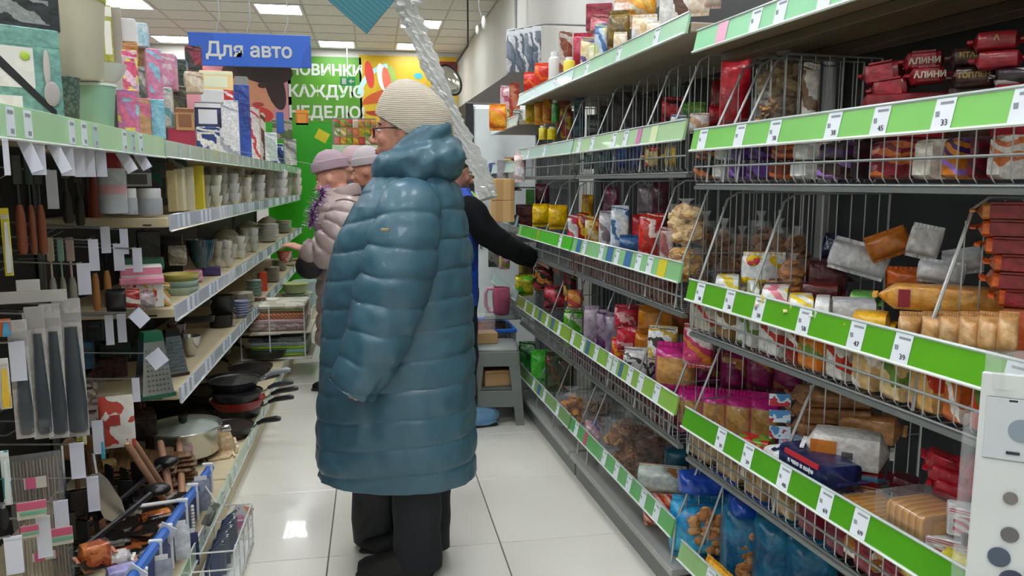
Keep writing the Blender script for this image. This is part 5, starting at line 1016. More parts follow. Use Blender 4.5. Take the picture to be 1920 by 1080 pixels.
# ---- goods on hooks
def hang(x0, y0, x1, y1, X, name, label, cat, build, group=None):
    p = at_x((x0+x1)/2, y0, X); D = dist(p); w = (x1-x0)/F*D; h = p.z-at_x((x0+x1)/2, y1, X).z
    o = thing(name, label, cat, p, facing(p)*.7, group); build(o, w, h); return o
def b_tool(hc, mc, blade=True):
    def f_(o, w, h):
        G().tube([(0, 0, 0), (0, 0, -h*.55)], w*.12, 8).obj('shaft', mat(mc, .4), o)
        G().tube([(0, 0, -h*.5), (0, 0, -h*.6), (0, 0, -h*.95), (0, 0, -h)], [w*.25, w*.42, w*.45, w*.3], 10).obj('handle', mat(hc, .5), o)
        if blade: G().box(-w*.4, -.004, -h*.3, w*.4, .004, .0, .003).obj('head', mat(mc, .4), o, False)
    return f_
def b_card(c1, c2, c3=None):
    def f_(o, w, h):
        G().box(-w*.5, -.002, -h, w*.5, .002, 0, .001).obj('backing_card', mat(c1, .5, 'blotch', 20) if not isinstance(c1, str) else mat(c1, .5), o, False)
        G().box(-w*.5+.001, -.003, -h*.16, w*.5-.001, -.001, -h*.10).obj('header_band', mat(c3 or 'c8c4c0', .5), o, False)
        G().rings([[(x*w*(.10+.30*s_)+w*.1, -.004-y*.014*s_, -h*z) for x, y in ((-1, 0), (-.7, 1), (.7, 1), (1, 0))] for z, s_ in ((.2, .4), (.5, .7), (.75, 1), (.95, .9), (.97, .2))]).obj('blister', mat(c2, .2, coat=.6), o)
    return f_
for k, (x0, x1) in enumerate(((18, 38), (42, 56), (58, 76))): hang(x0, 290, x1, 480, -.98, 'spatula', ('left', 'middle', 'right')[k]+' wooden handled kitchen tool hanging at the upper left', 'kitchen tool', b_tool('9a5638', ('3c403c', '2e4a3a', '3a3c3a')[k]))
for k, (x0, x1, y0, y1) in enumerate(((110, 130, 300, 420), (134, 152, 310, 425), (152, 168, 300, 415))): hang(x0, y0, x1, y1, -1.05, 'kitchen_tool', ('left', 'middle', 'right')[k]+' black and olive tool hanging deep behind the price flags', 'kitchen tool', b_tool('3c382c', '4a4c44'))
for k, (x0, x1) in enumerate(((84, 100), (104, 118), (120, 138))): hang(x0, 445, x1, 600, -1.0, 'kitchen_brush', ('left', 'middle', 'right')[k]+' pale headed brush hanging under the wooden handled tools', 'brush', b_tool('8a8678', ('b8a890', '8cb0a0', 'c0a8a0')[k]))
hang(0, 390, 14, 520, -.86, 'packet_strip', 'bright yellow pack cut by the left photo edge', 'packet', b_card('d8c81c', 'c8c8c4'))
hang(-6, 672, 13, 772, -.82, 'packet_strip', 'white and yellow pack cut by the left photo edge', 'packet', b_card('dcdcd8', 'e0b820'))
hang(-2, 598, 18, 632, -.84, 'packet_strip', 'small orange and blue pack at the left photo edge', 'packet', b_card(('d8682c', '2c90b8', '5c3c80'), '2c90b8'))
hang(4, 545, 116, 568, -.90, 'header_board', 'white cardboard header above the grey blister packs', 'packaging', lambda o, w, h: (G().box(-w/2, -.003, -h, w/2, .003, 0, .001).obj('board', mat('c2bfba', .5), o, False), G().box(-w*.22, -.003, 0, w*.12, .003, .03, .001).obj('hang_tab', mat('c8c6c2', .5), o, False)))
for k, (x0, x1, y0, y1) in enumerate(((14, 46, 600, 836), (46, 78, 575, 838), (74, 108, 570, 838), (100, 146, 560, 836))):
    hang(x0, y0, x1, y1, -.84, 'blister_pack', ('leftmost', 'second', 'third', 'rightmost')[k]+' long white and slate blister pack hanging on the left hooks', 'blister pack', b_card(('b4b0ae', 'c0bcba', 'aca8a6'), '3c434a', 'a8a6a4'), 'long slate blister packs')
hang(130, 650, 140, 840, -.88, 'packet_strip', 'thin lime edged card beside the slate blister packs', 'packet', b_card('b8c83c', 'c8c8c0'))
hang(150, 770, 158, 838, -.86, 'packet_strip', 'thin yellow strip hanging under the slate packs', 'packet', b_card('ccc820', 'c8c8a0'))
hang(185, 792, 193, 866, -.84, 'packet_strip', 'thin turquoise strip in front of the wooden boards', 'packet', b_card('2c98b4', '3ca4bc'))
hang(186, 742, 246, 846, -.84, 'paper_pouch', 'white pouch with red print hanging above the wooden boards', 'pouch', lambda o, w, h: (G().rings(surf(w, h, .02, 8, 8, .01, 3, 4, -h)).obj('body', mat(('d8d4c8', 'e0dcd4', 'c04838'), .5, 'blotch', 12), o), G().box(-w*.3, -.014, -h*.55, w*.1, -.010, -h*.35).obj('red_patch', mat('a83830', .5), o, False)))
for k, (x0, y0, x1, y1, X, lb, c) in enumerate(((145, 715, 180, 758, -1.08, 'upper left white carton with brown print behind the hooks', ('c4bab0', '8c7468', 'd0c8c0')), (182, 712, 232, 756, -1.06, 'upper right white carton with brown print behind the hooks', ('c8beb4', 'a08478', 'd4ccc4')),
        (148, 758, 188, 800, -1.06, 'lower left white carton with brown print behind the hooks', ('bcb2aa', '84706a')), (176, 672, 234, 712, -1.08, 'dark red-brown carton behind the hooks', ('3c2020', '5c3028', '2c1818')), (144, 640, 172, 692, -1.08, 'deep blue pack behind the hooks', ('143c54', '1c5478')),
        (190, 640, 240, 676, -1.08, 'dark green pack behind the hooks', ('1c3c30', '243c34')), (165, 600, 190, 640, -1.1, 'dark teal pack behind the hooks', ('1c3434', '141e20')))):
    hang(x0, y0, x1, y1, X, 'hanging_carton', lb, 'carton', lambda o, w, h, c=c: (G().box(-w/2, -.03, -h, w/2, .03, 0, .002).obj('carton', mat(c, .5, 'blotch', 22), o, False), G().box(-w*.4, -.0315, -h*.3, w*.3, -.03, -h*.18).obj('printed_line', mat('4a3c38', .5), o, False)))
for k, (x0, x1, y0, y1, hc) in enumerate(((165, 180, 440, 588, 'c08048'), (186, 202, 430, 588, 'c88c50'))): hang(x0, y0, x1, y1, -1.0, 'spatula', ('left', 'right')[k]+' black kitchen tool with orange wooden handle by the second shelf', 'kitchen tool', b_tool(hc, '1e1c1c'))
def b_skew(o, w, h):
    for k in range(14): G().tube([(-w*.4+w*.8*k/13, jit(.004), -h*.08), (-w*.4+w*.8*k/13+jit(.004), jit(.004), -h)], .0018, 5).obj('skewer', mat(('9a8470', '857060')[k % 2], .5), o)
    G().rings(surf(w, h, .02, 8, 8, .01, 5, 4, -h)).obj('film', CLEAR, o); G().box(-w*.22, -.014, -h*.42, w*.2, -.011, -h*.28).obj('label_card', mat(('c8c4bc', 'c85a84'), .5, 'bandsx', 22), o, False)
hang(20, 850, 108, 1010, -.86, 'skewer_pack', 'clear pack of thin brown skewers hanging low on the left', 'skewers', b_skew)
hang(36, 1000, 128, 1120, -.84, 'skewer_pack', 'second clear pack of skewers at the lower left', 'skewers', b_skew)
for k, (x0, y0, x1, y1) in enumerate(((34, 940, 82, 975), (40, 985, 70, 1010), (84, 990, 132, 1025))): hang(x0, y0, x1, y1, -.78, 'rosette_card', ('upper', 'middle', 'lower right')[k]+' small pink and green topped card on the low hooks', 'card', lambda o, w, h: (G().box(-w/2, -.002, -h, w/2, .002, 0, .001).obj('card', mat('c8c4b4', .5), o, False), G().box(-w/2, -.004, -h*.45, w/2, -.001, 0, .001).obj('pink_top', mat('c85878', .45), o, False), G().box(-w*.4, -.0045, -h*.75, w*.5, -.001, -h*.55, .001).obj('green_band', mat('6aa88c', .45), o, False)))
hang(0, 845, 14, 955, -.76, 'scrub_brush', 'teal and white strip pack cut by the left edge', 'packet', b_card(('1c8484', 'c8d4d0'), 'c0ccc8'))
hang(-2, 945, 12, 1000, -.76, 'pot_brush', 'black round scrubber at the left photo edge', 'brush', lambda o, w, h: (G().ell((0, 0, -h*.5), (w*.6, w*.5, h*.45)).obj('bristles', mat('161416', .8), o), G().tube([(0, 0, 0), (0, 0, -h*.3)], .005).obj('stem', WIRE, o)))
hang(103, 835, 126, 985, -.95, 'steel_ladle', 'thin steel ladle hanging beside the skewers', 'ladle', lambda o, w, h: (G().tube([(0, 0, 0), (0, 0, -h*.8)], .006).obj('shaft', STEEL, o), G().ell((0, -.01, -h*.9), (w*.5, w*.5, h*.1)).obj('cup', STEEL, o)))
hang(168, 885, 222, 988, -.80, 'cake_slice', 'broad shiny steel spatula blade hanging in front of the wooden boards', 'spatula', lambda o, w, h: (G().rings([[(x*w*.5*a+w*b, -.002+y*.002, -h*z) for x, y in ((-1, -1), (1, -1), (1, 1), (-1, 1))] for z, a, b in ((0, .25, -.25), (.15, .5, -.15), (.6, .75, .1), (.9, .7, .25), (1, .4, .35))]).obj('blade', mat('b0ada6', .22, metal=.7), o), G().tube([(-w*.25, 0, 0), (-w*.3, 0, .06)], .006).obj('neck', STEEL, o)))
hang(118, 955, 152, 1000, -.92, 'mauve_scoop', 'glossy plum coloured scoop hanging low', 'scoop', lambda o, w, h: (G().ell((0, 0, -h*.7), (w*.4, w*.35, h*.35)).obj('scoop', mat('6c2448', .2, coat=.6), o), G().tube([(0, 0, 0), (0, 0, -h*.5)], .005).obj('stem', WIRE, o)))
for k, (xa, ya, xb, yb, X, lb) in enumerate(((150, 1000, 320, 985, -.85, 'black'), (140, 1040, 300, 1015, -.80, 'second black'), (230, 960, 290, 1000, -.9, 'third black'))):
    a = at_x(xa, ya, X); b = at_x(xb, yb, X+.08)
    o = thing('utensil', lb+' plastic ladle lying among the utensils at the lower left', 'ladle', a, 0); v = b-a; v.z = max(-.02, min(.06, v.z))
    G().tube([v*0, v*.5, v*.9], [.009, .008, .011], 8).obj('handle', mat('141316', .4), o); G().ell(v*1.0, (.045, .035, .02), 14, 8).obj('bowl', mat('18181a', .3), o)
for k, (x0, y0, x1, y1, X, lb, c) in enumerate(((260, 958, 326, 992, -.74, 'orange and brown patterned utensil sleeve', ('c8662c', 'e0904c', '3c2a20')), (150, 1015, 210, 1065, -.74, 'orange and black utensil sleeve', ('a85028', '2c2018', 'c87840')), (190, 1034, 246, 1062, -.70, 'white oval patterned card', ('d0ccc8', '8c3c34', 'd8d4d0')),
        (222, 1046, 262, 1075, -.68, 'second orange patterned sleeve', ('b86030', 'd88c50', '4a3828')), (200, 1058, 268, 1110, -.66, 'shiny lilac plastic film pack', ('9a96c8', 'b0acd8', '7c78ac')), (160, 970, 200, 1010, -.9, 'brown kraft card', ('8c5c3c', 'a06c48')),
        (192, 860, 222, 912, -.98, 'kraft paper label card before the boards', ('a88c50', '987c44')))):
    p = at_x((x0+x1)/2, y1, X); D = dist(p); o = thing('utensil_sleeve', lb+' in the lower left heap', 'packet', p, facing(p)+jit(.3)); brick(o, (x1-x0)/F*D, (y1-y0)/F*D, .05, film(c, 'blotch', 30), None)
# dark lining of small utensils low down
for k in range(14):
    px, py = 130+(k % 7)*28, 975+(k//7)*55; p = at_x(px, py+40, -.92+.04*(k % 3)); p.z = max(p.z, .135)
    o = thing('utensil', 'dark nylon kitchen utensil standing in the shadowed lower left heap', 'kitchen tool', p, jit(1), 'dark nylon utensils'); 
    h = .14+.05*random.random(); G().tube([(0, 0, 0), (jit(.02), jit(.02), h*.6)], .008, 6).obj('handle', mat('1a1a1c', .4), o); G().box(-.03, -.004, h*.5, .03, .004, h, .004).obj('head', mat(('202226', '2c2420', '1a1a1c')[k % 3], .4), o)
# ---- blue strip with white hooks
a = at_x(392, 878, -.62); b = at_x(250, 1075, -.62)
o = thing('hook_strip', 'bright blue panel strip with white hooks along the lower left aisle edge', 'display'); zt = (a.z+b.z)/2

bb = b+(b-a)*.35
G().add([(-.62, a.y, a.z), (-.62, bb.y, bb.z), (-.612, bb.y, bb.z), (-.612, a.y, a.z), (-.62, a.y, .15), (-.62, bb.y, .15), (-.612, bb.y, .15), (-.612, a.y, .15)], [(0, 1, 2, 3), (4, 7, 6, 5), (0, 4, 5, 1), (3, 2, 6, 7), (0, 3, 7, 4), (1, 5, 6, 2)]).obj('blue_panel', mat(('16296c', '1c347c'), .35, 'blotch', 6), o, False)
G().tube([(-.616, a.y, a.z), (-.616, bb.y, bb.z)], .015, 8).obj('top_edge', mat('2c66c0', .35), o)
for k, (px, py) in enumerate(((388, 876), (360, 915), (340, 944), (310, 992), (290, 1022), (262, 1075))):
    p = at_x(px, py, -.616); hh = p.z-.005
    g = G(); g.box(p.x-.016, p.y-.006, p.z+.006, p.x+.02, p.y+.006, p.z+.016, .002); g.box(p.x+.012, p.y-.004, max(.16, p.z-.14), p.x+.018, p.y+.004, p.z+.008)
    if k == 2: g.tube([(p.x-.01, p.y, p.z+.01), (p.x-.13, p.y, p.z), (p.x-.135, p.y, p.z-.02)], .006)
    g.obj('white_hook', mat('e2e4e6', .35), o, False)
for k, (px, py, sl) in enumerate(((318, 985, .5), (262, 1065, .6))):
    p = at_x(px, py, -.60); q = G().box(-.024, -.001, -.06, .024, .001, 0).box(-.012, -.0015, -.042, .012, -.001, -.034).obj('price_flag', [mat('e8eaee', .4)], o, False, p); q.rotation_euler = (.2, sl, -.2)
# things hanging on the strip on the aisle side
for k, (px, py, c, lb) in enumerate(((352, 1000, '1a2a5c', 'navy pouch'), (335, 985, 'c8ccd4', 'pale packet'), (376, 900, '8c90a4', 'lilac grey packet'), (300, 1050, '9098a8', 'grey blue packet'))):
    p = at_x(px, py, -.60); o = thing('hanging_packet', lb+' hanging from a white hook of the blue strip', 'packet', p, facing(p)); G().rings(surf(.06, .11, .012, 8, 8, .006, k, 4, -.11)).obj('body', film((c, c)), o); G().box(-.02, -.001, 0, .02, .001, .014).obj('header', mat('d8d8dc', .4), o, False)
p = at_x(360, 950, -.60); o = thing('bead_strip', 'white beaded plastic strip hanging at the blue panel', 'strip', p)
for k in range(8): G().ell((0, 0, -.011*k), (.007, .007, .006), 8, 6).obj('bead', mat('dcdcd6', .4), o)
# wire basket with dark combs beside the strip
p = at_z(415, 1060, .12); o = thing('wire_basket', 'white wire basket holding dark combs at the lower left aisle edge', 'basket', (-.54, 2.60, .0))
g = G()
for z in (.02, .09, .15): g.tube([(-.04, -.22, z), (.09, -.22, z), (.09, .14, z), (-.04, .14, z), (-.04, -.22, z)], .003, 5)
for k in range(5): g.tube([(.09, -.22+.09*k, .0), (.09, -.22+.09*k, .15)], .0025, 4)
for x in (-.04, .09): g.tube([(x, -.22, 0), (x, -.22, .15)], .003); g.tube([(x, .14, 0), (x, .14, .15)], .003)
g.obj('wires', WIREW, o); G().box(-.04, -.22, .01, .09, .14, .015).obj('base', WIREW, o, False)
for k in range(8):
    q = thing('comb', ('dark blue', 'slate')[k % 2]+' curved comb standing in the white wire basket', 'comb', (-.515+.008*(k % 2), 2.42+.036*k, .017), radians(22), 'combs in the wire basket'); q.scale = (.9, .9, .8); q['label'] = ('frontmost', 'second', 'third', 'fourth', 'fifth', 'sixth', 'seventh', 'rearmost')[k]+' '+q['label']
    G().tube([(-.03, 0, 0), (-.03, 0, .08), (-.012, 0, .15), (.03, 0, .18)], [.004, .009, .009, .004], 6).obj('spine', mat(('1c2c4c', '3c4858')[k % 2], .3, coat=.5), q); G().box(-.018, -.003, .02, .02, .003, .15, .002).obj('teeth', mat(('26385c', '4a5564')[k % 2], .3, coat=.5), q, False)
for k, (x0, y0, x1, y1, c, lb) in enumerate(((405, 945, 465, 1000, ('c8c4c4', 'd09070', 'b86c90'), 'pink and white carded brush leaning over the aisle edge'), (370, 940, 400, 985, ('a8aca0', '70746c'), 'grey clip card near the blue strip'), (440, 955, 475, 990, ('d89ca8', 'c8d0dc'), 'small pink card sticking out into the aisle'))):
    p = at_x((x0+x1)/2, y1, -.53 if k != 1 else -.575); D = dist(p); o = thing('carded_brush', lb, 'packet', p, facing(p)+.2); o.rotation_euler[1] = .5
    w, h = (x1-x0)/F*D*.6, (y1-y0)/F*D; G().box(-w/2, -.004, 0, w/2, .004, h, .002).obj('card', mat(c, .5, 'blotch', 18), o, False); G().ell((0, -.012, h*.4), (w*.25, .01, h*.3)).obj('brush', mat(c[-1], .3), o)
    G().tube([(0, 0, h), (-.04, .05, h+.03)], .002).obj('wire_arm', WIREW, o)
# filling of the base shelf
0 and print('boards', [tuple(round(c, 2) for c in at_x(262, yy, -.9)) for yy in (868, 964)])
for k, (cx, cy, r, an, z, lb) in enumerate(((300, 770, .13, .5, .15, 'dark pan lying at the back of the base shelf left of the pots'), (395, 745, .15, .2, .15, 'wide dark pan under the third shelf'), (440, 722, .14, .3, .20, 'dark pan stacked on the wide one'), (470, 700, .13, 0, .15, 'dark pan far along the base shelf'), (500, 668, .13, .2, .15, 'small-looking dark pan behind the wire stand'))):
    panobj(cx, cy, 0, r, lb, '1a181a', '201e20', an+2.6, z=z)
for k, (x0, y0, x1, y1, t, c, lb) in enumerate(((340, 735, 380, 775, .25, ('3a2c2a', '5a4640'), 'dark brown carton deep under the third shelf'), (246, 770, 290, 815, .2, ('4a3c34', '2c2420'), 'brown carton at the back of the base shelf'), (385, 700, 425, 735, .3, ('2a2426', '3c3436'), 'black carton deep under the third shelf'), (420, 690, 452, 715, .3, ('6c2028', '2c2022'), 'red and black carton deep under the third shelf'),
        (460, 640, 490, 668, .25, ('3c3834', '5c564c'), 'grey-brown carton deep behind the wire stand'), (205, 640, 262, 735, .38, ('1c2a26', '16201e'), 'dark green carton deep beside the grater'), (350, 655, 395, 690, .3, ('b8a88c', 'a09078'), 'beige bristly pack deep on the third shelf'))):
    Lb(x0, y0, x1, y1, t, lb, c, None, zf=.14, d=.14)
for k in range(6):
    px, py = 150+28*k, 900+12*(k % 3); p = at_x(px, py+60, -1.0); p.z = max(.14, p.z)
    o = thing('wooden_utensil', 'brown wooden kitchen utensil standing in the shade by the board pile', 'kitchen tool', p, jit(1), 'brown wooden utensils'); G().tube([(0, 0, 0), (jit(.03), .02, .2)], .008, 8).obj('handle', mat('6c4c34', .6), o); G().ell((jit(.02), .02, .22), (.03, .008, .04)).obj('head', mat('74543a', .6), o)

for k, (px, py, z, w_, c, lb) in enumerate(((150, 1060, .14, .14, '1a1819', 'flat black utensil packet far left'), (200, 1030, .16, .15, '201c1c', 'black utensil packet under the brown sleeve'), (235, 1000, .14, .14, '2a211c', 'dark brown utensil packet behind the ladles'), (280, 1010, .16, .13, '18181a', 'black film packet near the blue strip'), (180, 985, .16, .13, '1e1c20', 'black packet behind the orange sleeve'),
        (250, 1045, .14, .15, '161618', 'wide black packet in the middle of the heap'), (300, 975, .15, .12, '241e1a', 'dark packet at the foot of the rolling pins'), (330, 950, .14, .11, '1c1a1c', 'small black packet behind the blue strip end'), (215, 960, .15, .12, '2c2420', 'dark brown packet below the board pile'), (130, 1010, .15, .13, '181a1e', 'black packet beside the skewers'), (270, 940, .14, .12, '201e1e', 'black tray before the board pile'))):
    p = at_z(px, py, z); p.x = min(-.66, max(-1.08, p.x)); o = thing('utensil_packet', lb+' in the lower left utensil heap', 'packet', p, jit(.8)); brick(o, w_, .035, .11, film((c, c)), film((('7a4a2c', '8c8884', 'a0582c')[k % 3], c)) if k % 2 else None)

# further wrapped glass and china filling the long shelves
for k, (x0, y0, x1, y1, t, c) in enumerate(((392, 302, 430, 392, .26, 'dfe4da'), (426, 300, 462, 386, .27, 'e6e8e2'), (458, 304, 496, 380, .26, 'e2e6dc'), (492, 306, 530, 372, .25, 'ececea'))):
    glassware(x0, y0, x1, y1, t, ('first', 'second', 'third', 'fourth', 'fifth')[k]+' film-wrapped glass set in the rear row of the cream shelf', (c,), 8, 1.152)
for k, (x0, y0, x1, y1, t, c) in enumerate(((404, 424, 450, 500, .24, 'a8b49c'), (446, 412, 492, 486, .24, '9cac90'), (486, 404, 524, 462, .22, 'dcdccc'))):
    lath(x0, y0, x1, y1, t, 'casserole', ('left', 'middle', 'right')[k]+' large grey-green wrapped casserole at the rear of the middle cream shelf', 'casserole', ((0, 0), (.8, 0), (.95, .15), (1, .6), (1.02, .64), (.9, .72), (.5, .9), (.12, .96), (.12, 1.0), (0, 1.0)), mat((c, 'c8ccb8'), .15, 'blotch', 4, coat=.7), zf=.812)
for k, (x0, y0, x1, y1, t, c, n) in enumerate(((446, 540, 480, 622, .12, 'e4e2d2', 14), (478, 508, 508, 566, .14, 'd8dccc', 12), (512, 486, 538, 540, .10, 'c4bca4', 12), (528, 470, 550, 520, .12, 'b0ac98', 10))):
    stack(x0, y0, x1, y1, t, n, ('cream', 'off-white', 'sand', 'dim grey')[k]+' plate pile in the rear row of the third shelf', 'dishes', mat(c, .25, coat=.4), .492)
for k, (x0, y0, x1, y1, t, c, lb) in enumerate(((372, 448, 408, 500, .28, ('c8ccc0', '98a090'), 'pale green gift carton behind the teal pot'), (300, 440, 344, 520, .30, ('2a2c2e', '3c3e40'), 'black carton deep on the second cream shelf'), (262, 432, 300, 500, .32, ('201f20', '2c2a2c'), 'dark carton deep behind the pink lidded container'),
        (390, 575, 430, 640, .28, ('2c2a2a', '4a4644'), 'dark carton behind the black baking tins'), (410, 640, 440, 662, .08, ('c8c4b0', 'b0a890'), 'beige mat roll near the third shelf edge'))):
    Lb(x0, y0, x1, y1, t, lb, c, None, zf=.812 if y1 < 530 else .492, d=.12)
# ================================================================ green end panel and far back goods
Y = 8.62; a = at_y(512, 600, Y); b = at_y(621, 230, Y)
t = thing('end_panel', 'plain bright green end panel with a yellow sticker behind the left rack', 'panel', (a.x, Y, 0))
w, h = b.x-a.x, b.z
G().box(0, 0, 0, w, .05, h, .008).obj('board', mat(('2aa60c', '2ca80e'), .4, 'blotch', 1), t, False)
p = at_y(604, 255, Y); q = G().box(-.065, -.003, -.055, .065, 0, .055).box(-.03, -.004, -.02, .04, -.003, -.01).obj('sticker', mat('d8cc18', .4), t, False, (p.x-a.x, -.001, p.z)); q.rotation_euler = (0, .5, 0)
# far shelf with sweets under the green poster
Y = 10.5; a = at_y(622, 300, Y); b = at_y(705, 225, Y)
t = thing('sweets_stand', 'far stand of colourful sweets under the yellow poster', 'stand', (a.x, Y, 0))
w = b.x-a.x; zs = at_y(650, 272, Y).z
G().box(0, 0, 0, w, .4, zs-.12, .01).obj('cabinet', mat('3a3c3a', .5), t, False); G().box(-.01, -.02, zs-.12, w+.01, .4, zs, .004).obj('light_edge', mat('cfe8c8', .4), t, False)
G().box(0, .38, zs, w, .4, b.z+.05).obj('back_panel', mat('8a8c84', .6), t, False)
cs = ['e07a70', 'e8c030', '5ca03c', 'e08830', 'd84a50', 'f0d8c8', 'c8b42c', '7cb050']
for r in range(3):
    for k in range(7):
        o = thing('sweets_bag', ('leftmost', 'second', 'third', 'fourth', 'fifth', 'sixth', 'rightmost')[k]+' sweets bag in the '+('lowest', 'middle', 'top')[r]+' row of the far stand', 'bag', (a.x+.04+w*(k+.5)/7.4, Y+.1, zs+r*.115+.001), jit(.2), 'sweets bags on the far stand')
        bag(o, w/7.6, .11, .05, film((cs[(k*3+r*2) % 8], cs[(k+r*5) % 8])))
o = thing('cartons', 'orange carton on top of the green panel area far back', 'carton', at_y(567, 235, 8.64), 0); box(o, .13, .16, .04, mat('e07a1c', .5), mat('f0a040', .5))
# ---- white refrigerator beyond the right racks
a = at_y(884, 800, 5.45); b = at_y(930, 197, 5.45)
t = thing('refrigerator', 'tall white cabinet with black edges beyond the right racks', 'cabinet', (a.x, 5.45, 0))
w = .60; h = b.z
G().box(.02, 0, .06, w, .55, h, .01).obj('body', mat('e8f2f4', .35), t, False)
G().box(-.03, -.04, .03, .025, .56, h+.01, .004).obj('black_edge', mat('24282b', .4), t, False); G().box(.03, -.035, .1, w, 0, h-.02, .01).obj('door', mat('eaf4f6', .3), t, False)
G().tube([(.07, -.05, h*.45), (.07, -.07, h*.5), (.07, -.07, h*.7), (.07, -.05, h*.74)], .009).obj('handle', mat('8c9296', .3), t); G().box(0, 0, 0, w, .5, .06).obj('plinth', mat('2a2c2e', .6), t, False)
a = at_y(868, 200, 7.5); b = at_y(930, 150, 7.5)
t = thing('duct_box', 'dark grey sloping ventilation box above the white cabinet', 'duct', (b.x, 7.5, a.z))
w = XR-b.x-.01; G().rings([[(x0_, y, z) for x0_, z in ((-.35, 0), (w, 0), (w, .55), (.1, .3))] for y in (0, .5)]).obj('casing', mat('6c6662', .6), t, False); G().box(-.3, -.01, .0, w, 0, .04).obj('edge_strip', mat('8a8682', .5), t, False)
G().tube([(w*.7, .2, .5), (w*.7, .2, CEIL-a.z)], .015).obj('hanger_rod', WIRE, t)
# ---- hanging packs of hosiery high on the right wall
for k in range(4):
    X_ = 1.14; p = at_y(958+16*k, 62-3*k, 4.7); o = thing('hanging_pack', ('leftmost', 'second', 'third', 'rightmost')[k]+' blue-grey pack hanging high on the right wall', 'pack', p, 0, 'blue-grey packs high on the wall')
    hh = p.z-at_y(958, 135, 4.7).z; G().rings(surf(.055, hh, .03, 8, 8, .01, k*3, 4, -hh)).obj('body', film(('44566a', '5a6c80', 'c8ccd0')), o); G().rings(surf(.06, hh*1.02, .036, 8, 8, .012, k*5, 4, -hh)).obj('film', CLEAR, o); G().box(-.028, -.006, -.05, .028, .006, .012, .002).obj('header', mat('d4dade', .4), o, False)
G().tube([at_y(950, 58, 4.7), at_y(1020, 45, 4.7), Vector((XR, 4.7, at_y(1020, 45, 4.7).z))], .006).obj('hanging_rail', WIRE)
tag(bpy.data.objects['hanging_rail'], 'thin metal rail on the right wall carrying the blue-grey packs', 'rail')
p = at_x(907, 40, XR-.3); o = thing('small_lamp', 'small shiny fitting near the upper right wall edge', 'fitting', at_y(907, 42, 8.5), 0); G().ell((0, 0, 0), (.025, .03, .07)).obj('shade', mat('eef0ee', .2), o); G().tube([(0, 0, 0), (-.05, 0, .15), (-.05, 0, CEIL-o.location.z)], .006).obj('wire', WIRE, o); G().ell((-.07, 0, -.08), (.02, .02, .05)).obj('pendant', mat('e4e6e4', .2), o)
# ---- grey plastic stool with goods
p = at_z(925, 782, 0); px_ = .66
t = thing('plastic_stool', 'grey plastic step stool standing on the tiles before the far rack', 'stool', (.632, 4.06, 0), radians(-6))
SG = mat('6f7672', .45); w = .118; dp = .13; hh = .42
G().box(-w, -dp, hh-.03, w, dp, hh, .012).obj('seat', mat('8f9693', .4), t)
for sx in (-1, 1):
    for sy in (-1, 1):
        G().rings([[(sx*(w-.0)+sx*o_+cx*.03*sx*-1*(q), sy*dp+sy*o_*.5+cy*.028*-sy*q, z) for cx, cy in ((0, 0), (1, 0), (1, 1), (0, 1))] for z, o_, q in ((0, .03, 1.5), (.12, .022, 1.6), (hh-.02, 0, 2.0))]).obj('leg', SG, t, False)
for sy in (-1, 1): G().box(-w, sy*dp-.006, hh-.10, w, sy*dp+.006, hh-.02, .003).obj('upper_apron', SG, t, False); G().box(-w-.01, sy*(dp+.004)-.006, .10, w+.01, sy*(dp+.004)+.006, .19, .003).obj('lower_apron', SG, t, False)
for sx in (-1, 1): G().box(sx*w-.006, -dp, hh-.10, sx*w+.006, dp, hh-.02, .003).obj('upper_apron', SG, t, False); G().box(sx*(w+.01)-.006, -dp, .10, sx*(w+.01)+.006, dp, .19, .003).obj('lower_apron', SG, t, False)
G().box(-w+.01, -dp+.01, .19, w-.01, dp-.01, .2).obj('lower_step', SG, t, False)
o = thing('cardboard_box', 'open cardboard box kept inside the grey stool', 'box', (.632, 4.06, .202), .1); KR = mat('b89468', .7)
G().box(-.08, -.09, 0, .08, .09, .004).box(-.08, -.09, 0, .08, -.086, .09).box(-.08, .086, 0, .08, .09, .09).box(-.08, -.09, 0, -.076, .09, .09).box(.076, -.09, 0, .08, .09, .09).obj('carton', KR, o, False); G().box(-.08, -.115, .085, .08, -.09, .089).obj('flap', KR, o, False)
o = thing('plastic_tub', 'clear plastic bag with a brown carton on the grey stool', 'bag', (.58, 4.08, hh+.001), .1); G().box(-.06, -.05, 0, .06, .05, .06, .003).obj('brown_carton', KR, o, False); G().rings(surf(.11, .16, .11, 8, 8, .03, 3)).obj('film', CLEAR2, o)
# ---- silver tinsel garland with a teal card
D0 = 3.1
pts = [at_d(x, y, D0+.10*k) for k, (x, y) in enumerate(((735, -60), (762, 10), (790, 80), (828, 170), (865, 250), (900, 320), (918, 375)))]
o = thing('foil_garland', 'long twisted silver foil garland hanging diagonally beside the beige hat', 'garland', pts[0]); o.rotation_euler = (0, 0, 0)
FOIL = mat('ffffff', .14, metal=.3, bump=.6, bscale=60)
g = G(); fine = []
for i in range(len(pts)-1):
    for q in range(16): fine.append((pts[i].lerp(pts[i+1], q/16), i+q/16))
rs = []
for i, (p, u) in enumerate(fine):
    wd = .040 if u > 1 else .040+.045*(1-abs(u-.7)*1.2 if abs(u-.7) < .8 else 0); ring = []
    for k in range(18):
        a = 2*pi*k/18; rr = wd*(1+.45*noise.noise(Vector((i*.55, k*1.9, 3)))+.2*noise.noise(Vector((i*1.9, k*2.3, 9))))*(.74 if k % 2 else 1.12)
        ring.append(p-pts[0]+RT*(rr*cos(a+.06*i))+FW*(rr*.6*sin(a+.06*i))+UP*(rr*.25*cos(a)))
    rs.append(ring)
g.rings(rs).obj('foil', FOIL, o, False)
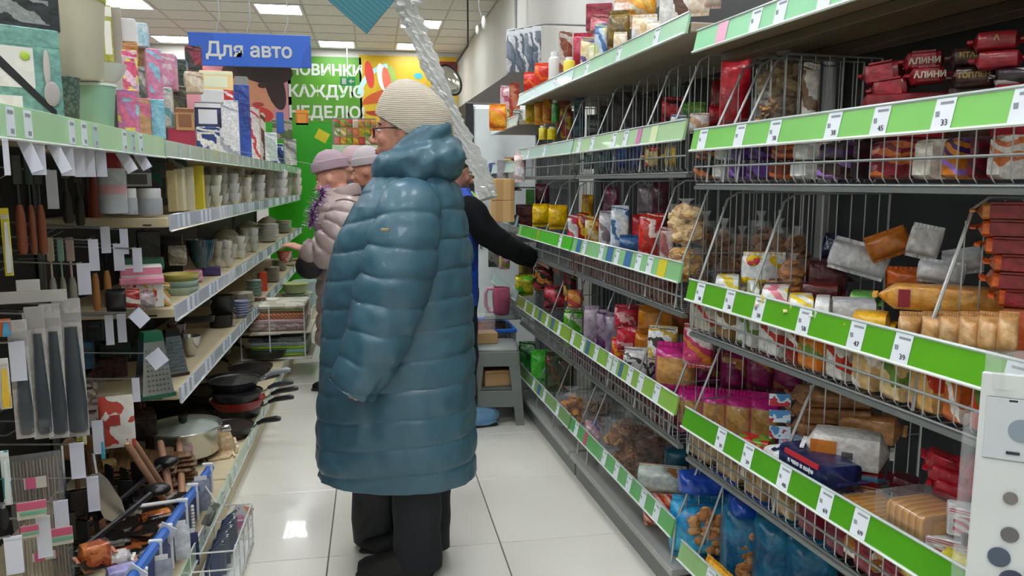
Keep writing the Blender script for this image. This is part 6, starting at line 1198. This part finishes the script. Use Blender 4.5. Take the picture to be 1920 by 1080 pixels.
G().tube([Vector((0, 0, 0)), Vector((-.0, .05, CEIL-pts[0].z))], .003).obj('cord', WIRE, o)
p = at_d(690, 5, 3.0); o2 = thing('hanging_card', 'square teal card hanging tilted at the top edge by the foil', 'card', p, facing(p)); s_ = .105
q = G().box(-s_, -.004, -s_, s_, .004, s_, .001).obj('card', mat(('2a6c78', '246470', '327684'), .5, 'bands', 60), o2, False); q.rotation_euler = (0, radians(40), 0); q.location = (-.02, 0, .03)
G().tube([(0, 0, .1), (.0, 0, CEIL-p.z)], .002).obj('thread', WIRE, o2)
# ---- white card with round dots hanging at the near right
pp = near.o+near.n*(-.02); P = on_plane(1884, 700, near.o+near.n*(-.03), near.n); D = dist(P)
o = thing('blister_card', 'white hanging card with grey round dots at the lower right edge', 'card', P, facing(P)+.1)
s_ = D/F
G().box(-36*s_, -.004, -420*s_, 60*s_, .004, 0, .002).obj('card', mat('d6dada', .45), o, False)
G().box(-26*s_, -.006, -165*s_, 60*s_, -.004, -45*s_, .004).obj('window_panel', mat('ccd2d6', .3), o, False)
for k, (x, y, r, c) in enumerate(((34, -105, 22, '8c98a4'), (30, -310, 15, '6c6a6c'), (14, -262+80-160, 0, '000000'), (16, -238-120, 19, '4c5a6c'), (40, -262-160+20, 22, '3c4458'), (26, -238, 12, '7c7674'))):
    if r: G().tube([(x*s_, -.0035, y*s_), (x*s_, -.0075, y*s_)], r*s_, 24).obj('round_dot', mat(c, .35), o)
G().box(12*s_, -.008, -152*s_, 34*s_, -.0055, -147*s_).box(10*s_, -.006, -52*s_, 24*s_, -.0045, -48*s_).obj('printed_bar', mat('24303c', .5), o, False)
g = G(); g.rings([[(-x*s_*40+8*s_, .006+y*.02, z*s_) for x, y in ((-1.2, 0), (-.4, 1), (.4, -1), (1, 0))] for z in (-30, 0, 22, 40)]).obj('crumpled_bag_top', CLEAR2, o)
G().rings([[(x*s_, .008+y*.03, z*s_) for x, y in ((-60, 0), (-36, 1), (-36, 0), (-58, -.3))] for z in (-420, -280, -130, -90)]).obj('film_side', CLEAR2, o)
o = thing('grey_card_stack', 'dark grey cards in film hanging behind the white dotted card', 'card', P+near.n*.05+near.d*(-.0), facing(P)+.1)
for k in range(4): G().box(-(56-4*k)*s_, .005+.006*k, -400*s_, -(10)*s_, .008+.006*k, -(110-6*k)*s_, .001).obj('card', mat(('4c5862', '5c6870')[k % 2], .4), o, False)
# ================================================================ people
def catm(tab, u):
    """tab = rows (key, v1, v2...) sorted by key; smooth interpolation"""
    ks = [r[0] for r in tab]; n = len(tab)
    if u <= ks[0]: return tab[0][1:]
    if u >= ks[-1]: return tab[-1][1:]
    i = max(k for k in range(n-1) if ks[k] <= u); t = (u-ks[i])/(ks[i+1]-ks[i]); out = []
    for c in range(1, len(tab[0])):
        p1, p2 = tab[i][c], tab[i+1][c]; p0 = tab[i-1][c] if i else p1; p3 = tab[i+2][c] if i+2 < n else p2
        out.append(.5*(2*p1+(p2-p0)*t+(2*p0-5*p1+4*p2-p3)*t*t+(3*p1-p0-3*p2+p3)*t**3))
    return out
def puff(s, step, amp):
    q = abs(((s/step)+.5) % 1-.5)*step   # distance to the nearest stitched seam
    return amp*(1-math.exp(-(q/.0065)**1.1))+amp*.5*sin(pi*min(1, q*2/step)*.5)
def coat_mesh(g, tab, step, amp, n=64, sq=2.3, skew=.02, wr=.006, dz=.009, seed=0, hemdrop=0):
    z0, z1 = tab[0][0], tab[-1][0]; m = int((z1-z0)/dz); rs = []
    for j in range(m+1):
        z = z0+(z1-z0)*j/m; cx, cy, rx, ry = catm(tab, z); ring = []
        for k in range(n):
            a = 2*pi*k/n; c, s_ = cos(a), sin(a)
            e = (abs(c)**sq+abs(s_)**sq)**(-1/sq)
            zz = z+skew*cos(a+.5)+.006*noise.noise(Vector((c*2, s_*2, seed)))
            q = puff(zz, step, amp)+noise.noise(Vector((c*4+seed, s_*4, z*9)))*wr+noise.noise(Vector((c*11, s_*11+seed, z*22)))*wr*.5
            q -= .006*max(0, 1-abs(((a*180/pi) % 360)-250)/3)
            ring.append((cx+(rx+q)*c*e, cy+(ry+q)*s_*e, z))
        rs.append(ring)
    # hem turned inwards
    r0 = rs[0]; cx, cy = tab[0][1], tab[0][2]
    rs = [[(cx+(x-cx)*.93, cy+(y-cy)*.93, z+.03) for x, y, z in r0], [(cx+(x-cx)*.97, cy+(y-cy)*.97, z-.004) for x, y, z in r0]]+rs
    g.rings(rs, True, True)
def sleeve_mesh(g, pts, rad, step=.075, amp=.01, n=28, seed=0, open_end=True):
    tab = []; s = 0
    P = [Vector(p) for p in pts]
    for i, p in enumerate(P):
        if i: s += (p-P[i-1]).length
        tab.append((s, p.x, p.y, p.z, rad[i]))
    L_ = s; m = max(8, int(L_/(.0035 if n > 30 else .007))); rs = []; up = None
    for j in range(m+1):
        u = L_*j/m; x, y, z, r = catm(tab, u); a_ = catm(tab, max(0, u-.01)); b_ = catm(tab, min(L_, u+.01))
        t = Vector((b_[0]-a_[0], b_[1]-a_[1], b_[2]-a_[2])).normalized()
        if up is None: up = Vector((0, 1, 0)) if abs(t.y) < .8 else Vector((1, 0, 0))
        A = t.cross(up).normalized(); B = A.cross(t).normalized(); up = B; ring = []
        for k in range(n):
            an = 2*pi*k/n
            q = puff(u+.018*cos(an*1+1)+.01*noise.noise(Vector((cos(an)*1.5, sin(an)*1.5, u*8+seed))), step, amp)+.011*noise.noise(Vector((cos(an)*2+seed, sin(an)*2, u*16)))*(.4+u/L_)
            ring.append(Vector((x, y, z))+(A*cos(an)+B*sin(an))*(r+q))
        rs.append(ring)
    last = rs[-1]; c = sum(last, Vector())/n
    rs += [[c+(p-c)*.86+(c-P[-2]).normalized()*.003 for p in last], [c+(p-c)*.8-(P[-1]-P[-2]).normalized()*.04 for p in last]]
    g.rings(rs, True, True)
def capsule(g, p0, r0, p1, r1, n=12):
    p0, p1 = Vector(p0), Vector(p1); t = (p1-p0); L_ = t.length; t = t.normalized() if L_ else Vector((0, 0, 1))
    up = Vector((0, 0, 1)) if abs(t.z) < .9 else Vector((1, 0, 0)); A = t.cross(up).normalized(); B = A.cross(t)
    rs = []
    for k in range(1, 6): a = pi/2*(1-k/5); rs.append((p0-t*r0*sin(a), r0*cos(a)))
    for k in range(5): a = pi/2*(k/5); rs.append((p1+t*r1*sin(a), r1*cos(a)))
    g.rings([[c+(A*cos(2*pi*i/n)+B*sin(2*pi*i/n))*max(r, .0004) for i in range(n)] for c, r in rs])
def vox(g, name, m, parent, size, smooth=4):
    o = g.obj('tmp', m); md = o.modifiers.new('r', 'REMESH'); md.mode = 'VOXEL'; md.voxel_size = size
    sm = o.modifiers.new('s', 'SMOOTH'); sm.iterations = smooth; sm.factor = .5
    bpy.context.view_layer.update(); me = bpy.data.meshes.new_from_object(o.evaluated_get(bpy.context.evaluated_depsgraph_get()))
    bpy.data.objects.remove(o); me.name = name
    me.polygons.foreach_set('use_smooth', [True]*len(me.polygons)); me.materials.clear(); me.materials.append(m)
    o = bpy.data.objects.new(name, me); COL.objects.link(o); o.parent = parent; return o
def head_geo(g, T):
    E = lambda c, r, n=16, m=12: g.ell(T @ Vector(c), r, n, m, T.to_3x3())
    C = lambda a, ra, b, rb: capsule(g, T @ Vector(a), ra, T @ Vector(b), rb)
    E((0, 0, 0), (.095, .075, .100)); E((.035, 0, -.045), (.066, .060, .078)); E((.086, 0, .012), (.012, .042, .010))
    C((.096, 0, -.002), .008, (.120, 0, -.034), .0125)
    for s in (-1, 1): E((.108, s*.013, -.041), (.011, .008, .008)); E((.066, s*.034, -.034), (.028, .024, .024)); E((-.005, s*.075, -.02), (.018, .010, .030))
    E((.098, 0, -.064), (.012, .022, .007)); E((.097, 0, -.074), (.011, .020, .006)); E((.084, 0, -.100), (.024, .027, .020)); E((.035, 0, -.085), (.058, .052, .034))
    C((-.01, 0, -.06), .052, (-.035, 0, -.20), .058)
def hand_geo(g, wrist, d, nrm, curl=.5, s=1, side=1):
    """palm + four fingers + thumb; d = pointing direction, nrm = back of the hand"""
    d = Vector(d).normalized(); nrm = Vector(nrm).normalized(); sd = d.cross(nrm).normalized()*side; w = Vector(wrist)
    for k in range(4):
        b = w+d*.085*s+sd*(.030-.020*k)*s; capsule(g, w+sd*(.016-.010*k)*s, .015*s, b, .0115*s)
        ln = (.040, .045, .042, .032)[k]*s; p = b; ang = 0
        for q in range(3):
            ang += curl*(.6 if q == 0 else 1); dd = d*cos(ang)-nrm*sin(ang); e = p+dd*ln*(1, .65, .5)[q]; capsule(g, p, (.0098-.0008*q)*s, e, (.009-.0008*q)*s, 10); p = e
    b = w+d*.02*s+sd*.022*s; m1 = b+(d*.6+sd*.75-nrm*.3).normalized()*.045*s; m2 = m1+(d*.9+sd*.25-nrm*.5).normalized()*.032*s
    capsule(g, b, .014*s, m1, .0115*s); capsule(g, m1, .011*s, m2, .009*s)
SK = mat(('c98f78', 'd29a84', 'c48770'), .5, 'blotch', 5)
def eyes(parent, T, glasses=None, brow='5a4438', lips='b06a62'):
    for s in (-1, 1):
        G().ell(T @ Vector((.083, s*.031, -.006)), (.010, .012, .008), 12, 8, T.to_3x3()).obj('eye', mat('d8d0c8', .2), parent); G().ell(T @ Vector((.0905, s*.031, -.006)), (.0035, .0055, .0055), 10, 6, T.to_3x3()).obj('iris', mat('2c1e18', .2), parent)
        G().tube([T @ Vector((.088, s*.018, .012)), T @ Vector((.088, s*.032, .017)), T @ Vector((.078, s*.047, .012))], .0032, 6).obj('eyebrow', mat(brow, .8), parent)
        if glasses:
            R_ = [T @ Vector((.108-.012*abs(cos(a))*(1 if cos(a)*s > 0 else -.1), s*.033+.026*cos(a), -.008+.019*sin(a))) for a in [2*pi*k/20 for k in range(21)]]
            G().tube(R_, .002, 6).obj('glasses_frame', glasses, parent)
            G().tube([T @ Vector((.098, s*.059, -.002)), T @ Vector((.05, s*.077, -.002)), T @ Vector((-.01, s*.080, -.006))], .0024, 6).obj('glasses_temple', glasses, parent)
    if glasses: G().tube([T @ Vector((.108, -.008, -.004)), T @ Vector((.110, .008, -.004))], .002, 6).obj('glasses_bridge', glasses, parent)
    for z_, h_ in ((-.0655, .0045), (-.0735, .005)): G().ell(T @ Vector((.104, 0, z_)), (.008, .018, h_), 12, 8, T.to_3x3()).obj('lip', mat(lips, .45), parent)
def hat_geo(T, rx, ry, h, m, parent, name='knitted_hat', fold=.0, slouch=0.0, brimm=None, sph=False):
    rs = []
    for u, q in ((0, .93), (.02, 1.0), (.12, 1.03), (.3, 1.05), (.5, 1.0), (.68, .9), (.82, .72), (.92, .5), (.98, .25), (1, .03)) if not sph else [(k/14, max(.02, (1-(k/14)**2.3)**.5)*1.03) for k in range(15)]:
        rs.append([T @ Vector(((rx*q)*cos(a)-slouch*u*u, ry*q*sin(a), h*u+.004*noise.noise(Vector((cos(a)*3, sin(a)*3, u*5))))) for a in [2*pi*k/40 for k in range(40)]])
    o = G().rings(rs).obj(name, m, parent)
    if fold: G().rings([[T @ Vector((rx*q*cos(a), ry*q*sin(a), z)) for a in [2*pi*k/40 for k in range(40)]] for q, z in ((1.0, -.004), (1.07, 0), (1.09, fold*.5), (1.07, fold), (1.02, fold+.004))]).obj('turned_up_brim', brimm or m, parent)
    return o
def shoe(parent, x, y, m, L_=.25):
    rs = []
    for u, hw, hh in ((0, .025, .05), (.06, .035, .085), (.3, .038, .10), (.5, .040, .075), (.75, .045, .05), (.92, .036, .038), (1, .018, .025)):
        X = x-.09+L_*u; rs.append([(X, y+hw*cos(a)*(1 if sin(a) > -.2 else 1.05), .012+max(0, hh*(sin(a)+.0))) for a in [2*pi*k/16 for k in range(16)]])
    o = G().rings(rs).obj('shoe', m, parent); G().box(x-.092, y-.044, 0, x-.09+L_, y+.044, .016, .006).obj('sole', mat('151515', .6), o); return o
def legs(parent, m, zt, cx=0, sep=.085, r0=.095, r1=.085, zb=.03, wr=.012):
    for s in (-1, 1):
        g = G(); rs = []
        for j in range(30):
            z = zb+(zt-zb)*j/29; r = r1+(r0-r1)*j/29
            rs.append([(cx+(r*1.15+wr*noise.noise(Vector((cos(a)*2, s*5, z*9))))*cos(a), s*sep+(r*.8)*sin(a), z) for a in [2*pi*k/24 for k in range(24)]])
        g.rings(rs).obj('trouser_leg', m, parent)
class Fr:
    """frame of a person: local +x = the way the body faces"""
    def __init__(s, px, py, D, ang):
        p = at_d(px, py, D); s.r = Vector((p.x, p.y, 0)); s.a = radians(ang); s.f = Vector((cos(s.a), sin(s.a), 0)); s.l = Vector((-sin(s.a), cos(s.a), 0)); s.fh = Vector((FW.x, FW.y, 0)).normalized()
    def L(s, px, py, off=0):
        """image point at the body's depth minus off (towards the viewer) in body coordinates"""
        p = on_plane(px, py, s.r-s.fh*off, s.fh)-s.r; return Vector((p.dot(s.f), p.dot(s.l), p.z))
def ring_tab(fr, rows):
    tab = []
    for y, xl, xr, ry in rows:
        a = fr.L(xl, y); b = fr.L(xr, y); tab.append(((a.z+b.z)/2, (a.x+b.x)/2, (a.y+b.y)/2*0, abs(b.x-a.x)/2/abs(1), ry))
    return sorted(tab)
# ---------------------------------------------------------------- woman in the teal coat
fr = Fr(745, 600, 2.52, 163)
W1 = thing('person', 'person in a long quilted teal coat and beige knitted hat facing left', 'person', fr.r, fr.a)
TEAL = mat(('3c6173', '406576'), .42, 'blotch', 3, bump=.12, bscale=40, coat=.12)
tab = ring_tab(fr, ((318, 722, 838, .085), (335, 706, 850, .125), (358, 690, 860, .17), (385, 674, 866, .195), (430, 650, 874, .205), (490, 628, 880, .205), (560, 616, 884, .20), (630, 610, 886, .20), (710, 606, 887, .205), (790, 602, 888, .21), (850, 600, 890, .20), (884, 602, 889, .19)))
g = G(); coat_mesh(g, tab, .09, .0050, 88, seed=1, wr=.010, skew=.03, dz=.0035)
def Lp(px, py, off): return fr.L(px, py, off)
arm = [Lp(775, 372, .12), Lp(768, 400, .17), Lp(752, 480, .20), Lp(728, 570, .22), Lp(700, 650, .24), Lp(659, 731, .25)]
sleeve_mesh(g, arm, [.072, .090, .102, .100, .086, .064], .086, .0052, 40, 3)
fa = [Vector((p.x+.02, -p.y*.95, p.z)) for p in arm]; sleeve_mesh(g, fa, [.07, .09, .10, .095, .08, .058], .082, .010, 24, 7)
g.obj('coat', TEAL, W1)
# front zip edge and small sleeve label
zt = [(z, catm(tab, z)) for z in [tab[0][0]+.02+.03*k for k in range(30)]]
G().tube([(c[0]+c[2]+.012, .015, z) for z, c in zt], .008, 6).obj('front_placket', mat('2c4c5c', .4), W1)
p = Lp(722, 431, .325); G().box(-.012, -.004, -.004, .012, .004, .004, .001).obj('sleeve_badge', mat('a8906c', .4, metal=.4), W1, loc=p)
for s_ in (0,): 
    a = Lp(845, 640, .2)
# hood
g = G(); hc = Lp(783, 300, 0); rg = []
for k in range(20):
    an = 2*pi*k/20; x = hc.x+.098*cos(an); y = .105*sin(an); z = hc.z-.012-.030*cos(an)+.012*sin(2*an); r = .045+.012*(1-cos(an))/2; rg.append((Vector((x, y, z)), r))
for k in range(20): capsule(g, rg[k][0], rg[k][1], rg[(k+1) % 20][0], rg[(k+1) % 20][1], 14)
for k in range(20):
    an = 2*pi*k/20; 
    if cos(an) < .75: p = Vector((hc.x-.01+.075*cos(an), .085*sin(an), hc.z+.050-.052*cos(an)*.9)); q = an+2*pi/20; p2 = Vector((hc.x-.01+.075*cos(q), .085*sin(q), hc.z+.050-.052*cos(q)*.9)); capsule(g, p, .030, p2, .030, 12)
capsule(g, (hc.x-.09, -.06, hc.z-.015), .052, (hc.x-.09, .06, hc.z-.015), .052); capsule(g, (hc.x-.02, -.1, hc.z-.045), .05, (hc.x-.02, .1, hc.z-.045), .05)
ho = vox(g, 'hood', TEAL, W1, .008, 5)
tx = bpy.data.textures.new('fold', 'CLOUDS'); tx.noise_scale = .07
for v in ho.data.vertices:
    n_ = noise.noise(Vector((v.co.x*9, v.co.y*14, v.co.z*24+v.co.x*14)))+.5*noise.noise(v.co*32); v.co += v.normal*n_*.009
# body
HT = Matrix.Translation(Lp(766, 240, 0)) @ Matrix.Rotation(radians(2), 4, 'Y')
g = G(); head_geo(g, HT)
sh = tab[-3]; capsule(g, (sh[1], -.12, sh[0]-.06), .06, (sh[1], .12, sh[0]-.06), .06); capsule(g, (hc.x-.02, 0, hc.z-.1), .09, (.0, 0, 1.0), .12)
for A_ in (arm, fa):
    capsule(g, A_[1]*1, .05, A_[3], .042); capsule(g, A_[3], .040, A_[5]*.7+A_[4]*.3, .028)
    d = (A_[5]-A_[4]).normalized(); hand_geo(g, A_[5]*.30+A_[4]*.70, d, (d.cross(Vector((0, 1, 0)))).normalized()*.3+Vector((0, 1 if A_ is arm else -1, 0)), .55, .92)
vox(g, 'body', SK, W1, .0052, 3)
eyes(W1, HT, mat('3a1c20', .3))
KN = mat(('b9af9f', 'c2b8a8'), .85, 'knit', 55)
BT = Matrix.Translation(Lp(768, 249, 0)) @ Matrix.Rotation(radians(-29), 4, 'Y')
hat_geo(BT, .124, .094, .152, KN, W1, slouch=-.028)
for s_, y_ in ((1, -.0), ): 
    G().tube([HT @ Vector((.0, s_*.078, .03)), HT @ Vector((-.03, s_*.08, -.03)), HT @ Vector((-.05, s_*.07, -.06))], .01, 6).obj('hair_wisp', mat('8a7866', .8), W1)
DK = mat(('12151c', '161a22'), .75, 'blotch', 5)
legs(W1, DK, .62, cx=Lp(792, 900, 0).x, sep=.07, r0=.080, r1=.068)
for s_ in (-1, 1): shoe(W1, Lp(790, 1060, 0).x+(.03 if s_ > 0 else .07), s_*.08, mat('101012', .5))
B = thing('handbag', 'soft black handbag held low behind the teal coat', 'handbag', fr.r+fr.f*Lp(703, 960, -.12).x+fr.l*(-.10)+Vector((0, 0, Lp(703, 1020, -.12).z)), fr.a)
bh = .30; G().rings([[(.075*q*(abs(cos(a))**.5)*(1 if cos(a) > 0 else -1), .035*q*(abs(sin(a))**.6)*(1 if sin(a) > 0 else -1), z) for a in [2*pi*k/28 for k in range(28)]] for z, q in ((0, .8), (.015, 1), (.1, 1.08), (.2, 1.0), (bh-.04, .92), (bh-.03, .5))]).obj('body', mat(('15161c', '1c1e26'), .55, 'blotch', 8, bump=.4), B)
G().tube([(-.05, 0, bh-.04), (-.05, 0, bh+.12), (.05, 0, bh+.12), (.05, 0, bh-.04)], .007, 8).obj('handle', mat('121216', .5), B); G().tube([(.0, -.036, .22), (.0, -.04, .20)], .012, 12).obj('clasp', mat('8a7c64', .3, metal=.7), B); G().box(-.06, -.037, .2, .06, -.034, .206).obj('zip', mat('3c3c40', .4), B)
# ---------------------------------------------------------------- person in the pink coat
fr = Fr(640, 450, 4.75, 160)
P2 = thing('person', 'person in a pale pink quilted jacket and mauve knitted hat leaning to the left rack', 'person', fr.r, fr.a)
PINK = mat(('a5938f', 'ae9c97'), .4, 'blotch', 4, bump=.1, coat=.25)
tab = ring_tab(fr, ((352, 612, 656, .07), (366, 606, 672, .12), (385, 602, 686, .18), (420, 600, 694, .21), (470, 602, 696, .21), (540, 604, 694, .21), (600, 604, 692, .21), (640, 602, 694, .215)))
g = G(); coat_mesh(g, tab, .10, .012, 48, seed=4, dz=.014)
A1 = [Lp_ for Lp_ in (fr.L(650, 385, .15), fr.L(645, 415, .2), fr.L(625, 455, .24), fr.L(598, 478, .25), fr.L(570, 468, .24))]
A2 = [Vector((p.x+.03, -p.y, p.z+.02)) for p in A1]
sleeve_mesh(g, A1, [.07, .095, .095, .08, .055], .07, .012, 24, 5); sleeve_mesh(g, A2, [.07, .09, .085, .075, .055], .07, .012, 20, 8); g.obj('jacket', PINK, P2)
HT = Matrix.Translation(fr.L(622, 330, 0)) @ Matrix.Rotation(radians(22), 4, 'Y')
g = G(); head_geo(g, HT); capsule(g, HT @ Vector((-.03, 0, -.15)), .06, (tab[0][1], 0, 1.0), .1); 
for A_ in (A1, A2):
    capsule(g, A_[1], .05, A_[3], .04); capsule(g, A_[3], .038, A_[4], .028); d = (A_[4]-A_[3]).normalized(); hand_geo(g, A_[4], d, (0, .2, 1), .45, .95, 1 if A_ is A1 else -1)
vox(g, 'body', SK, P2, .008, 2); eyes(P2, HT)
hat_geo(Matrix.Translation(HT @ Vector((-.01, 0, .035))) @ Matrix.Rotation(radians(12), 4, 'Y'), .108, .09, .125, mat(('a58c98', 'b098a2'), .85, 'knit', 60), P2, fold=.05, sph=True)
G().rings([[HT @ Vector((-.035+r*cos(a)*1.0, r*sin(a), z)) for a in [2*pi*k/24 for k in range(24)]] for r, z in ((.075, -.09), (.10, -.10), (.105, -.13), (.095, -.165), (.07, -.17))]).obj('collar', PINK, P2)
legs(P2, DK, .6, r0=.085, r1=.07); [shoe(P2, .02, s_*.08, mat('121214', .5)) for s_ in (-1, 1)]
b = fr.r+fr.f*A1[4].x+fr.l*A1[4].y; o = thing('handbag', 'black handbag hanging from the forearm of the person in pink', 'handbag', (b.x+.03, b.y-.04, A1[4].z-.155), fr.a)
G().ell((0, 0, .06), (.085, .05, .075), 20, 12).obj('body', mat(('141014', '1c181c'), .6, 'blotch', 8), o); G().tube([(-.05, 0, .1), (-.03, 0, .17), (.03, 0, .17), (.05, 0, .1)], .006).obj('handle', mat('121214', .5), o)
# purple tinsel bunch
p = at_d(605, 352, 4.3); o = thing('tinsel_garland', 'violet and silver tinsel garland hanging before the pink jacket', 'garland', p); TI = (mat('b860c8', .2, metal=.2), mat('e8d8f0', .15, metal=.3), mat('9c48a8', .25, metal=.2))
for q in range(3):
    g = G()
    for k in range(150):
        u = k/150; c = Vector((-.085*u+.01*sin(u*9), 0, -.22*u)); a = random.random()*2*pi; e = random.uniform(-.5, .5); d = Vector((cos(a), sin(a), e)).normalized()*random.uniform(.035, .06); s_ = d.cross(Vector((0, 0, 1))).normalized()*.004
        g.add([c-s_, c+s_, c+d+s_, c+d-s_], [(0, 1, 2, 3)])
    t_ = g.obj('foil_strands', TI[q], o, False); t_['kind'] = 'stuff'
G().tube([(0, 0, 0), (-.085, 0, -.22)], .002).obj('core_string', WIRE, o); G().tube([(0, 0, 0), (.0, .0, .12), (-.45, .05, .2)], .0015).obj('hanging_string', WIRE, o)
# ---------------------------------------------------------------- people behind
def simple(px, hy, D, ang, label, cm, hatc, hatfold, skin, hatdx=0, pom=False):
    fr = Fr(px, 450, D, ang); P = thing('person', label, 'person', fr.r, fr.a); s = F/D
    hz = fr.L(px, hy, 0)
    tab = sorted([(hz.z-.17, -.02, 0, .07, .07), (hz.z-.22, -.02, 0, .10, .14), (hz.z-.28, 0, 0, .13, .19), (hz.z-.45, .01, 0, .15, .21), (hz.z-.75, .01, 0, .16, .20), (hz.z-1.05, .0, 0, .17, .21)])
    g = G(); coat_mesh(g, tab, .11, .008, 40, seed=px, dz=.016)
    for sd in (-1, 1): sleeve_mesh(g, [(0, sd*.16, hz.z-.27), (-.01, sd*.22, hz.z-.40), (.02, sd*.23, hz.z-.55), (.14, sd*.2, hz.z-.68)], [.06, .075, .065, .05], .08, .008, 18, 3)
    g.obj('coat', cm, P); HT = Matrix.Translation((0, 0, hz.z)) @ Matrix.Rotation(radians(14), 4, 'Y')
    g = G(); head_geo(g, HT); capsule(g, (-.03, 0, hz.z-.2), .06, (0, 0, hz.z-.6), .1)
    for sd in (-1, 1): capsule(g, (.0, sd*.22, hz.z-.5), .04, (.14, sd*.2, hz.z-.68), .028); hand_geo(g, (.15, sd*.2, hz.z-.69), (1, 0, -.4), (.3, 0, 1), .4, .95, sd)
    vox(g, 'body', SK, P, .009, 2); eyes(P, HT)
    HTb = Matrix.Translation(HT @ Vector((-.012, 0, .03))) @ Matrix.Rotation(radians(8), 4, 'Y'); hat_geo(HTb, .106, .088, .13, hatc, P, fold=.045, sph=True)
    if pom: G().ell(HTb @ Vector((-.05, 0, .125)), (.05, .05, .05)).obj('pompom', hatc, P)
    G().rings([[Vector((-.02+r*cos(a), r*sin(a), hz.z+z)) for a in [2*pi*k/20 for k in range(20)]] for r, z in ((.08, -.11), (.10, -.13), (.10, -.18), (.08, -.2))]).obj('collar', cm, P)
    legs(P, DK, hz.z-1.0, r0=.085, r1=.07); [shoe(P, .02, s_*.08, mat('121214', .5)) for s_ in (-1, 1)]
    return P
simple(692, 318, 5.3, 165, 'person in a black coat and light grey hat beside the pink jacket', mat('141418', .6, bump=.2), mat(('b2a8ac', 'c0b6ba'), .85, 'knit', 60), 1, SK)
simple(668, 312, 6.0, 150, 'person mostly hidden, with a pale rose hat, between the two others', mat('3a3438', .6, bump=.2), mat(('b89ca0', 'c8acb0'), .9, 'knit', 60), 1, SK, pom=False)
# ---------------------------------------------------------------- worker in a blue vest reaching into the rack
fr = Fr(856, 500, 4.05, 10)
P5 = thing('person', 'shop worker in a blue vest over black sleeves reaching into the right rack', 'person', fr.r, fr.a)
tab = ring_tab(fr, ((352, 838, 880, .08), (368, 832, 890, .13), (385, 828, 893, .18), (430, 826, 894, .19), (490, 826, 893, .18), (540, 828, 893, .18), (565, 828, 892, .18)))
g = G(); coat_mesh(g, tab, .6, .0, 40, seed=9, dz=.014, wr=.008); g.obj('vest', mat(('1a3ea0', '1c48b4', '16348c'), .5, 'blotch', 5), P5)
G().tube([Vector((c[0]+c[2]*.75, -c[3]*.78, z)) for z, c in [(z, catm(tab, z)) for z in [tab[-1][0]-.02-.02*k for k in range(8)]]], .006, 6).obj('lime_piping', mat('a8c83c', .5), P5)
BK = mat(('08090b', '0b0c0f'), .9, 'blotch', 6, spec=.2)
A1 = [fr.L(874, 388, .10), fr.L(886, 400, .14), fr.L(915, 436, .17), fr.L(950, 462, .18), fr.L(1000, 486, .12)]
A2 = [Vector((p.x*.6, -p.y, p.z)) for p in [fr.L(874, 390, .12), fr.L(880, 430, .16), fr.L(884, 480, .18), fr.L(900, 520, .17)]]
g = G(); sleeve_mesh(g, A1, [.062, .068, .062, .056, .042], .3, .004, 22, 2); sleeve_mesh(g, A2, [.06, .065, .055, .042], .3, .003, 20, 2); g.obj('black_sleeves', BK, P5)
HT = Matrix.Translation(fr.L(852, 312, 0)) @ Matrix.Rotation(radians(25), 4, 'Y'); g = G(); head_geo(g, HT); capsule(g, HT @ Vector((-.03, 0, -.15)), .05, (0, 0, tab[-1][0]-.15), .08)
for A_, d in ((A1, (1, -.1, -.25)), (A2, (.6, 0, -.8))): capsule(g, A_[1], .04, A_[-2], .035); capsule(g, A_[-2], .035, A_[-1], .026); hand_geo(g, A_[-1], d, (.2, 0, 1), .5, .95, 1 if A_ is A1 else -1)
vox(g, 'body', SK, P5, .008, 2); eyes(P5, HT)
G().ell(HT @ Vector((-.02, 0, .02)), (.10, .085, .10), 24, 14, HT.to_3x3()).obj('hair', mat(('4c3428', '5c4030'), .6, 'bandsx', 90), P5)
legs(P5, mat(('141a2c', '182034'), .7, 'blotch', 5), tab[0][0]+.08, cx=fr.L(855, 700, 0).x, sep=.09, r0=.085, r1=.072, zb=.07)
for s_ in (-1, 1):
    q = shoe(P5, fr.L(868, 780, 0).x, s_*.09, mat('6a98c0', .5)); G().ell((fr.L(876, 780, 0).x+.03, s_*.09, .055), (.13, .055, .055), 16, 10).obj('blue_shoe_cover', mat('7fb2d8', .2, alpha=.6, bump=1.0, bscale=40), P5)
